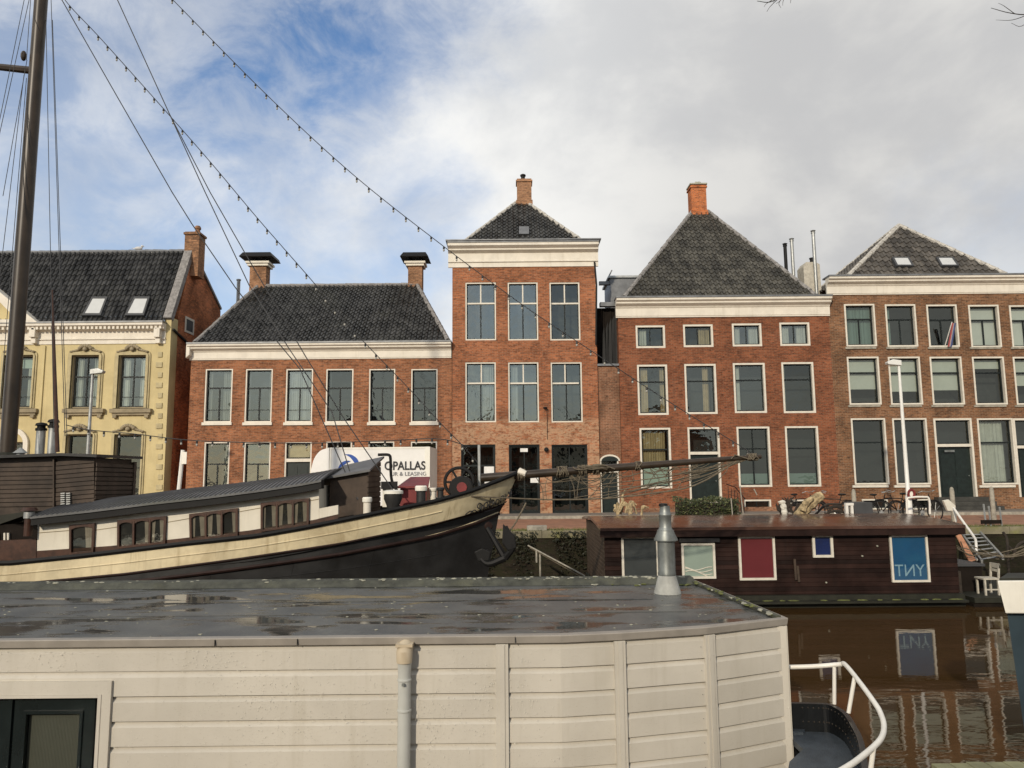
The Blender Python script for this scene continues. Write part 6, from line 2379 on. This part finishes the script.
bike0 = make_bike()
spots = [(804, 27.0, 12, 0, 'black bicycle beside the driftwood log, leftmost bicycle on the quay'),
         (834, 26.6, 160, 1, 'black bicycle between the driftwood log and the grey crate'),
         (884, 25.9, 8, 2, 'black bicycle just left of the white street lamp'),
         (897, 26.7, 175, 3, 'black bicycle half hidden behind the foot of the white street lamp'),
         (924, 26.1, 18, 4, 'black bicycle right of the white street lamp, the rightmost bicycle')]
for i, (px, Y, a, s_, lab) in enumerate(spots):
    b = bike0 if i == 0 else copy_tree(bike0)
    b.location = (P(px, 512, Y).x, Y, ST + .004)
    b.rotation_euler = (R(6 if i % 2 else -5), 0, R(a))
    b['label'] = lab

# ================================================================ things standing on the houseboat roof and the quay behind it
RT = hbt + .16


def roof_z(y):
    s_ = (y - (HY0 - .22)) / (HY1 - HY0 + .4)
    return hbt + .16 * math.sin(math.pi * min(1, s_ * .9 + .05))


def gnarled(pts, rs, Y, mb, seed=0):
    rnd = random.Random(seed)
    w3 = [P(a, b, Y) for a, b in pts]
    sp = smooth_pts(w3, 5)
    n = len(sp)
    rr = []
    for i in range(n):
        t = i / (n - 1) * (len(rs) - 1)
        j = min(int(t), len(rs) - 2)
        rr.append((rs[j] + (rs[j + 1] - rs[j]) * (t - j)) * rnd.uniform(.92, 1.08))
    mb.tube(sp, rr, 9)


dl = MB()
gnarled([(796, 517.5), (803, 511), (810, 504), (816, 499), (822, 495)], [.12, .16, .175, .15, .13], 21.4, dl, 1)
gnarled([(803, 511), (806, 503), (813, 498)], [.08, .1, .06], 21.2, dl, 2)
o = dl.build('driftwood_log', 'log')
tag(single(o, (P(800, 517, 21.4).x, 21.4, roof_z(21.4))), 'thick bleached driftwood log leaning on the brown houseboat roof', 'driftwood')
lb_ = MB()
c = P(821.5, 494.5, 21.3)
lb_.blob(c, .16, .13, .14, 10, 6, .12)
lb_.blob(c + Vector((.12, 0, -.10)), .10, .10, .12, 8, 5, .15)
lb_.build('sawn_end', 'log', o)
br = MB()
for k, pts in enumerate(([(826, 516), (833, 507), (842, 509), (838, 516)], [(822, 516), (834, 511), (846, 513), (850, 517)], [(815, 515), (826, 505), (840, 504)], [(824, 509), (836, 506), (846, 508)])):
    gnarled(pts, [.03, .04, .025], 22.0, br, k)
o = br.build('branch_pile', 'bark')
tag(single(o, (P(833, 517, 22).x, 22.0, roof_z(22.0))), 'heap of thin dark branches right of the driftwood log', 'branches')
st = MB()
rs_ = random.Random(21)
for k in range(13):
    a = (rs_.uniform(614, 642), rs_.uniform(512, 515.5))
    b_ = (a[0] + rs_.uniform(-14, 10), rs_.uniform(501, 512))
    c_ = ((a[0] + b_[0]) / 2 + rs_.uniform(-3, 3), min(a[1], b_[1]) - rs_.uniform(0, 4))
    gnarled([a, c_, b_], [.028, .034, .016], 21.6, st, k)
gnarled([(630.5, 514), (630.8, 508), (630.5, 503)], [.06, .055, .05], 21.3, st, 40)
gnarled([(620, 514), (623, 505), (622, 498), (625, 490)], [.05, .04, .03, .02], 21.8, st, 41)
o = st.build('root_pile', 'log')
tag(single(o, (P(628, 515, 21.6).x, 21.6, roof_z(21.6))), 'tangle of pale bleached roots on the left end of the brown houseboat roof', 'driftwood')
ju = MB()
rj = random.Random(5)
for k in range(16):
    px = rj.uniform(781, 800)
    a = (px, rj.uniform(511, 516))
    gnarled([a, (px + rj.uniform(-5, 5), rj.uniform(502, 510)), (px + rj.uniform(-8, 8), rj.uniform(496, 506))], [.03, .035, .015], 21.9, ju, k)
o = ju.build('twig_bundle', 'bark')
tag(single(o, (P(790, 516, 21.9).x, 21.9, roof_z(21.9))), 'upright bundle of dark twigs left of the driftwood log', 'branches')
pp = MB()
c = P(783.5, 507, 21.2)
pp.blob(c, .09, .08, .10, 8, 6, .15)
pp.lathe(P(784.5, 515, 21.2), [(.07, 0), (.09, .08), (.06, .20)], 10)
pp.blob(c + Vector((-.03, 0, .13)), .12, .05, .06, 8, 5, .2)
o = pp.build('pale_pot', 'tarp')
tag(single(o, (P(784, 516, 21.2).x, 21.2, roof_z(21.2))), 'small pale lumpy pot near the middle of the brown houseboat roof', 'pot')
x0, x1, z0, z1 = rect(854.5, 502.5, 873, 517.5, 21.8)
o = MB().box(x0, x1, 21.8, 22.5, roof_z(22.0), z1).build('storage_crate', 'planter', None, bevel=.015)
tag(single(o, (0, 22, roof_z(22.0))), 'dark grey box crate on the brown houseboat roof', 'crate')
wr = thing('white_rack', (P(850, 517, 21.7).x, 21.7, roof_z(21.7)), 'small white slatted rack against the left of the grey crate', 'rack')
for xa, xb in ((846, 848.6), (851.2, 853.6)):
    x0, x1, z0, z1 = rect(xa, 504, xb, 517.5, 21.65)
    MB().box(x0, x1, 21.65, 21.75, roof_z(21.7), z1).build('rack_post', 'rail_white', wr)
x0, x1, z0, z1 = rect(846, 503, 853.6, 505.5, 21.65)
MB().box(x0, x1, 21.64, 21.76, z0, z1).build('rack_top', 'rail_white', wr)
x0, x1, z0, z1 = rect(909, 498, 930, 501, 24.6)
po = thing('white_bike_stand', (P(920, 512, 24.6).x, 24.6, ST), 'white tubular hoop stand right of the white street lamp', 'bike stand')
MB().tube(smooth_pts([P(907, 514, 24.6), P(907, 500, 24.6), P(911, 497.5, 24.6), P(924, 497, 24.6), P(929, 499, 24.6), P(930, 514, 24.6)], 4), .032, 8).build('hoop', 'rail_white', po, smooth=True)
rs2 = MB().tube([P(911.4 + 3.0 * math.cos(a), 494 + 4.2 * math.sin(a), 25.4) for a in [2 * math.pi * i / 16 for i in range(16)]], .045, 6, closed=True).build('round_sign', 'red')
tag(single(rs2, tuple(P(911.4, 494, 25.45))), 'small red and white ring sign fixed low on the white street lamp', 'sign')
MB_ = MB().lathe(P(911.4, 494, 25.42), [(.09, 0), (.09, .02)], 14, (0, -1, 0)).build('sign_face', 'boat_white', None)
MB_.parent = rs2
for v in MB_.data.vertices:
    v.co -= rs2.location
tp = MB()
tp.prism([P(943.5, 500.5, 25.0), P(949, 499.5, 25.0), P(956, 506, 25.0), P(955, 511, 25.0), P(948, 511, 25.0)], (0, .12, .0))
o = tp.build('tarpaulin', 'tarp', None, bevel=.02)
tag(single(o, (P(949, 511, 25).x, 25, ST)), 'folded pale tarpaulin heaped against the bollard at the gangway', 'tarpaulin')
# clipped hedge: many small leaves through its volume
hx0, hx1 = P(676, 510, 24.4).x, P(741, 510, 24.4).x
hz1 = P(705, 500, 24.4).z
hg = thing('hedge', ((hx0 + hx1) / 2, 24.8, ST), 'clipped dark green hedge on the quay behind the brown houseboat', 'hedge')
rh = random.Random(2)
for nm, mt_, cnt in (('dark_leaves', 'leaf', 2600), ('pale_leaves', 'leafl', 800)):
    lm = MB()
    for i in range(cnt):
        x, y_, z_ = rh.uniform(hx0, hx1), rh.uniform(24.4, 25.1), rh.uniform(ST + .05, hz1)
        k = rh.random()
        if k < .5:
            y_ = 24.4 + rh.uniform(-.05, .1)
        elif k < .8:
            z_ = hz1 + rh.uniform(-.12, .07) + .05 * math.sin(x * 5)
        a = Vector((rh.uniform(-1, 1), rh.uniform(-1, 1), rh.uniform(-1, 1))).normalized()
        b_ = a.orthogonal().normalized()
        s_ = rh.uniform(.025, .055)
        c = Vector((x, y_, z_))
        lm.add([c - a * s_, c + b_ * s_ * .5, c + a * s_, c - b_ * s_ * .5], [(0, 1, 2, 3)])
    lm.build(nm, mt_, hg, smooth='keep')
MB().box(hx0 + .1, hx1 - .1, 24.5, 25.0, ST, hz1 - .12).build('inner_twigs', 'bark', hg)
# white board and thin stakes by the hedge
x0, x1, z0, z1 = rect(767, 500.5, 771, 514, 25.2)
sk = thing('garden_stakes', (P(742, 514, 24.2).x, 24.2, ST), 'thin leaning stakes at the right end of the hedge', 'stakes')
for pts in (((740, 486), (744, 514)), ((731, 498), (733, 514)), ((754, 489), (757, 495))):
    a, b_ = P(*pts[0], 24.2), P(*pts[1], 24.2)
    if pts[1][1] > 510:
        b_.z = ST
    MB().tube([a, b_], .02, 5).build('stake', 'stone', sk)
# quay: stone block, sloping hand rail down to the water
x0, x1, z0, z1 = rect(527, 526.5, 547, 531, QY - .02)
o = MB().box(x0, x1, QY - .02, QY + .35, ST + .02, ST + .17).build('stone_block', 'stone', None, bevel=.02)
tag(single(o, (0, QY, ST + .02)), 'low dark stone block lying on the mossy quay edge', 'block')
hr = thing('quay_handrail', (P(540, 577, 21.5).x, 21.5, 0), 'thin pale handrail sloping down in front of the dark quay wall', 'handrail')
MB().tube([P(528, 545.5, 21.6), P(585, 576, 20.6)], .022, 6).build('rail_bar', 'stone', hr, smooth=True)
MB().tube([P(530, 548, 21.6), P(585, 579, 20.6)], .012, 5).build('rail_rope', 'rope', hr)
for a in ((540, 552), (536.5, 550)):
    t = P(*a, 21.45)
    MB().tube([t, (t.x, t.y, 0 if a[0] == 540 else t.z - .35)], .028, 6).build('post', 'stone', hr)
MB().box(P(520, 590, 21.8).x, P(588, 590, 21.8).x, 20.6, 22.6, .05, .2).build('float_stage', 'algae', hr)
# ivy and weeds on the quay wall
iv = MB()
ri = random.Random(9)
for i in range(2200):
    x = ri.uniform(-1.2, 3.2)
    z_ = ST - abs(ri.gauss(0, .55)) if ri.random() < .75 else ri.uniform(.1, ST)
    if z_ < .15 or math.sin(x * 3.1 + 2 * math.sin(x * 1.3)) * .5 + .35 < (ST - z_) * .35:
        continue
    c = Vector((x, QY - .05 - ri.random() * .12, z_))
    a = Vector((ri.uniform(-1, 1), ri.uniform(-.4, .1), ri.uniform(-1, 1))).normalized()
    b_ = a.orthogonal().normalized()
    s_ = ri.uniform(.02, .05)
    iv.add([c - a * s_, c + b_ * s_ * .6, c + a * s_, c - b_ * s_ * .6], [(0, 1, 2, 3)])
o = iv.build('ivy', 'ivyleaf', None, smooth='keep')
tag(single(o, (1, QY, .3)), 'dark ivy and weeds hanging on the quay wall between barge bow and houseboat', 'ivy', None, 'stuff')
gr = MB()
for i in range(2600):
    x = ri.uniform(-1.4, 3.0) if i % 2 else ri.uniform(11.5, 16)
    y_ = ri.uniform(QY - .05, QY + .35)
    h = ri.uniform(.03, .10)
    c = Vector((x, y_, ST + .015))
    gr.add([c, c + Vector((.012, 0, 0)), c + Vector((ri.uniform(-.04, .04), ri.uniform(-.04, .04), h))], [(0, 1, 2)])
o = gr.build('quay_moss', 'moss', None, smooth='keep')
tag(single(o, (1, QY, ST)), 'bright green moss and short grass along the quay coping', 'moss', None, 'stuff')

# ================================================================ landing stage and gangway at the right
gs = thing('landing_stage', (P(975, 600, 18.4).x, 19, 0), 'low mossy landing stage beside the right end of the brown houseboat', 'landing stage')
sx0, sx1 = hbX1 + .16, P(1060, 600, 18.4).x
MB().box(sx0, sx1, 18.0, 21.6, .10, .22).build('deck', 'algae', gs)
MB().box(sx0, sx1, 18.05, 21.5, -.4, .097).build('float', 'dark_wood', gs)
x0, x1, z0, z1 = rect(959, 564, 984, 596, 18.9)
MB().box(x0, x1, 18.95, 20.3, .223, z1 - .06).build('locker', 'dark_wood', gs)
MB().box(x0 - .06, x1 + .06, 18.9, 20.35, z1 - .058, z1).build('locker_lid', 'planter', gs)
gp = [P(957.5, 571, 18.6), P(958, 597, 18.6)]
MB().bar(gp[0], (gp[0].x, 18.6, .22), .10, .10).build('corner_post', 'bark', gs)
# white chair
cf = thing('white_chair', (P(989, 595, 18.45).x, 18.45, .22), 'small plain white chair standing on the mossy landing stage', 'chair')
x0, x1, z0, z1 = rect(980.5, 563.5, 997.5, 597, 18.45)
H = z1 - .22
sx_a, sx_b = x0 + .0, x0 + .34
sz = .22 + H * .50
MB().box(sx_a - .02, sx_b + .05, 18.3, 18.66, sz, sz + .035).build('seat', 'concrete', cf)
for xx in (sx_a + .02, sx_b - .0):
    for yy in (18.32, 18.62):
        MB().box(xx - .02, xx + .02, yy - .02, yy + .02, .221, sz - .001).build('leg', 'concrete', cf)
for yy in (18.32, 18.62):
    MB().bar((sx_b + .02, yy, sz + .036), (sx_b + .05, yy, z1), .04, .04).build('back_post', 'concrete', cf)
MB().box(sx_b + .035, sx_b + .06, 18.30, 18.64, z1 - .10, z1 + .01).box(sx_b + .022, sx_b + .045, 18.34, 18.60, sz + .18, sz + .24).build('backrest', 'concrete', cf)
MB().box(sx_a + .02, sx_b, 18.31, 18.33, .34, .37).build('stretcher', 'concrete', cf)
# aluminium gangplank from the quay down to the stage, with rails
gw2 = thing('gangway', (P(975, 535, 21).x, 21.5, .3), 'steep grey metal gangway with rungs from the quay down to the landing stage', 'gangway')
a0, a1 = P(961, 533, QY - .2), P(982, 562, 19.6)
b0, b1 = P(980.5, 533, QY - .2), P(1003, 558, 19.6)
for nm, (u0, u1) in (('side_rail', (a0, a1)), ('side_rail', (b0, b1))):
    MB().bar(u0, u1, .05, .10).build(nm, 'galv', gw2)
for k in range(7):
    t = (k + .5) / 7
    MB().tube([a0.lerp(a1, t), b0.lerp(b1, t)], .022, 6).build('rung', 'galv', gw2)
hrp = smooth_pts([P(953.5, 508, 22.9), P(964, 523, 22.2), P(974, 537, 21.4), P(976, 543, 21.0), P(976.5, 560, 20.6)], 4)
MB().tube(hrp, .035, 8).build('handrail', 'rail_white', gw2, smooth=True)
t = P(953.5, 508, 22.9)
MB().tube([t, P(956, 522, 22.9)], .03, 6).build('handrail_post', 'rail_white', gw2)
pl2 = MB().prism([P(957, 536, 20.4), P(961, 534, 20.4), P(976, 560, 19.5), P(970, 562, 19.5)], (0, .05, .0))
o = pl2.build('orange_plank', 'orange')
tag(single(o, (P(966, 560, 20).x, 19.9, .3)), 'faded orange plank leaning between the houseboat end and the gangway', 'plank')
fr_ = thing('rail_frame', (P(992, 530, QY).x, QY + .2, ST), 'thin pale metal railing posts on the quay edge right of the gangway', 'railing')
for (x, y0, y1) in ((983.5, 504, 536), (988.5, 506, 533), (999.5, 507, 532)):
    t = P(x, y0, QY + .15)
    MB().tube([t, (t.x + .02, t.y, ST)], .03, 6).build('post', 'galv', fr_)
MB().box(P(981, 524, QY + .1).x, P(1001, 524, QY + .1).x, QY + .06, QY + .11, ST + .1, ST + .22).build('cross_plank', 'dark_wood', fr_)
hz = MB()
rz = random.Random(14)
for k in range(8):
    y_ = 19.3 + .2 * k
    pts = [(rz.uniform(956, 962), rz.uniform(540, 552)), (rz.uniform(965, 976), rz.uniform(545, 556)), (rz.uniform(980, 992), rz.uniform(552, 560)), (rz.uniform(1000, 1010), rz.uniform(552, 560)), (1024 + rz.uniform(0, 20), rz.uniform(540, 560))]
    hz.tube(smooth_pts([P(a, b, y_) for a, b in pts], 5), rz.uniform(.008, .018), 5)
o = hz.build('hose_tangle', 'rope')
tag(single(o, (P(985, 557, 20).x, 20, .22)), 'loops of pale hose and rope tangled below the gangway', 'hose')
vm = MB()
for pts in ([(1003, 532), (1007, 540), (1008, 560), (1009, 580)], [(1012, 560), (1018, 545), (1030, 540)], [(1007, 545), (1015, 552), (1030, 560)]):
    vm.tube(smooth_pts([P(a, b, 20.5) for a, b in pts], 4), .035, 6)
o = vm.build('bare_shrub', 'bark')
tag(single(o, (P(1008, 590, 20.5).x, 20.5, .22)), 'dark bare woody stems at the right edge behind the white boat', 'shrub')

# ================================================================ small things
c = P(138.5, 250, 34.3)
gu = thing('gull', tuple(c - Vector((0, 0, .1))), 'small grey gull perched on the ridge of the yellow house', 'bird')
MB().blob(c + Vector((0, 0, .08)), .20, .09, .09, 10, 6).blob(c + Vector((.17, 0, .18)), .065, .06, .06, 8, 5).lathe(c + Vector((.22, 0, .18)), [(.02, 0), (.004, .08)], 6, (1, 0, 0)).prism([c + Vector((-.17, -.02, .10)), c + Vector((-.36, -.01, .10)), c + Vector((-.17, -.02, .04))], (0, .05, 0)).build('body', 'gull', gu, smooth=True)
MB().tube([c + Vector((.02, .03, 0)), c + Vector((.02, .03, -.12))], .008, 4).tube([c + Vector((.02, -.03, 0)), c + Vector((.02, -.03, -.12))], .008, 4).build('legs', 'orange', gu)
fp = thing('flag', tuple(P(945, 347, D - .1)), 'red white and blue flag hanging limp on a slanted pole at an upper window', 'flag')
a, b_ = P(944.5, 347.5, D - .02), P(952, 322, D - .55)
MB().tube([a, b_], .02, 6).build('pole', 'lampwhite', fp)
for k, mt_ in enumerate(('flag_r', 'flag_w', 'flag_b')):
    u0, u1 = .98 - .0, .25
    o0, o1 = Vector((.02 + .05 * k, -.03 * (k % 2), 0)), Vector((.02 + .05 * (k + 1), -.03 * ((k + 1) % 2), 0))
    t_, l_ = a.lerp(b_, .96), a.lerp(b_, .30)
    MB().prism([t_ + o0, t_ + o1, l_ + o1 + Vector((.02, 0, -.3)), l_ + o0 + Vector((0, 0, -.3))], (0, .008, 0)).build('flag_stripe', mt_, fp)

# bare tree on the near quay, only its twigs reach into the picture
rt_ = random.Random(31)
tr = thing('bare_tree', (8.2, 3.4, 1.3), 'bare winter tree whose thin twigs hang into the top right corner', 'tree')
tk = MB()
tk.tube(smooth_pts([(8.2, 3.4, 1.2), (8.1, 3.5, 4), (7.9, 3.8, 7), (7.6, 4.2, 9.5)], 4), [.20, .195, .19, .185, .18, .175, .17, .165, .16, .15, .14, .12, .10], 10)
tk.build('trunk', 'bark', tr, smooth=True)
tw = MB()


def twig(p, d, L, r, depth):
    n = 4
    pts = [p]
    dd = d.copy()
    for i in range(n):
        dd = (dd + Vector((rt_.uniform(-.25, .25), rt_.uniform(-.25, .25), rt_.uniform(-.25, .15)))).normalized()
        pts.append(pts[-1] + dd * L / n)
    tw.tube(pts, [r * (1 - .6 * i / n) for i in range(n + 1)], 5)
    if depth > 0:
        for i in range(1, n + 1):
            for _ in range(2 if depth > 1 else 1):
                q = (dd + Vector((rt_.uniform(-.9, .9), rt_.uniform(-.9, .9), rt_.uniform(-.7, .5)))).normalized()
                twig(pts[i], q, L * rt_.uniform(.45, .7), r * .5, depth - 1)


def limb(pts, r):
    sp = smooth_pts(pts, 4)
    tw.tube(sp, [r * (1 - .75 * i / (len(sp) - 1)) for i in range(len(sp))], 7)
    return sp[-1], (sp[-1] - sp[-2]).normalized()


e1 = P(1040, 10, 6.5)
q, d_ = limb([(8.05, 3.6, 5.2), (7.2, 4.6, 6.4), tuple(P(1110, -30, 6.3)), tuple(P(1050, 2, 6.5))], .06)
q, d_ = limb([(7.9, 3.8, 7), (6.2, 5.2, 7.6), tuple(P(880, -60, 6.9)), tuple(P(800, -18, 7.0))], .05)
twig(q, (P(772, -2, 7.0) - q).normalized(), .30, .009, 1)
twig(q, (P(766, 6, 7.0) - q).normalized(), .22, .008, 1)
for k in range(7):
    limb_end = limb([(7.9, 3.8, 6.5 + k * .4), (8 + rt_.uniform(-.6, 2), 3.2 + rt_.uniform(-2, .2), 8 + k * .4), (8.4 + rt_.uniform(0, 3), 2.4 + rt_.uniform(-3, 0), 9.5 + k * .4)], .06)
    twig(limb_end[0], limb_end[1], 1.2, .02, 2)
def spray(pts, Y, r):
    w3 = [P(a, b, Y) for a, b in pts]
    sp = smooth_pts(w3, 4)
    tw.tube(sp, [r * (1 - .7 * i / (len(sp) - 1)) for i in range(len(sp))], 5)


spray([(1110, -30), (1060, 4), (1030, 14), (1010, 13), (991, 8)], 6.4, .008)
spray([(1030, 14), (1012, 20), (996, 20)], 6.4, .004)
spray([(1040, 12), (1022, 26), (1011, 23)], 6.4, .004)
spray([(1015, 14), (1004, 6), (998, 3)], 6.4, .0035)
spray([(880, -60), (815, -22), (785, -6), (770, 2), (757, 1)], 6.9, .009)
spray([(785, -6), (779, 3), (781, 8)], 6.9, .004)
spray([(772, 0), (766, 4), (764, 7)], 6.9, .0035)
tw.build('limbs', 'bark', tr)

# ================================================================ houses across the road behind the viewer (seen only mirrored in glass and water)
for (x0, x1, zt_, zr_, mt_, lab) in ((-22, -15, 7.2, 10.0, 'brick_f', 'plain brown brick gabled house behind the viewer, seen only mirrored in the panes'),
                                     (-13.5, -6, 6.4, 9.4, 'stucco', 'plain pale gabled house behind the viewer, seen only mirrored in the panes'),
                                     (-4.5, 3, 7.6, 10.6, 'brick_e', 'plain red gabled house behind the viewer, seen only mirrored in the panes'),
                                     (4.5, 12, 6.8, 9.6, 'cream_trim', 'plain white gabled house behind the viewer, seen only mirrored in the panes'),
                                     (13.5, 22, 7.4, 10.2, 'brick_b', 'plain orange gabled house behind the viewer, seen only mirrored in the panes')):
    Yb_ = -17.0
    h = thing('gabled_house', ((x0 + x1) / 2, Yb_, 1.3), lab, 'house', 'houses across the road behind')
    MB().prism([(x0, Yb_, 1.2), (x1, Yb_, 1.2), (x1, Yb_, zt_), ((x0 + x1) / 2, Yb_, zr_), (x0, Yb_, zt_)], (0, -8, 0)).build('wall', mt_, h)
    xm = (x0 + x1) / 2
    for sg in (-1, 1):
        xe = x0 - .2 if sg < 0 else x1 + .2
        MB().prism([(xm, Yb_ + .15, zr_ + .06), (xe, Yb_ + .15, zt_ - .05), (xe, Yb_ + .15, zt_ + .12), (xm, Yb_ + .15, zr_ + .24)], (0, -8.3, 0)).build('roof', 'tile', h)
    for fl in (0, 1):
        for k in range(3):
            cx = x0 + (x1 - x0) * (k + .5) / 3
            z_ = 1.9 + fl * 2.7
            f = MB().ring([(cx - .5, Yb_ + .03, z_), (cx + .5, Yb_ + .03, z_), (cx + .5, Yb_ + .03, z_ + 1.7), (cx - .5, Yb_ + .03, z_ + 1.7)], [(cx - .42, Yb_ + .03, z_ + .08), (cx + .42, Yb_ + .03, z_ + .08), (cx + .42, Yb_ + .03, z_ + 1.62), (cx - .42, Yb_ + .03, z_ + 1.62)], (0, -.06, 0)).build('window_frame', 'white_paint', h)
            MB().box(cx - .42, cx + .42, Yb_ + .003, Yb_ + .012, z_ + .08, z_ + 1.62).build('pane', 'black', f)
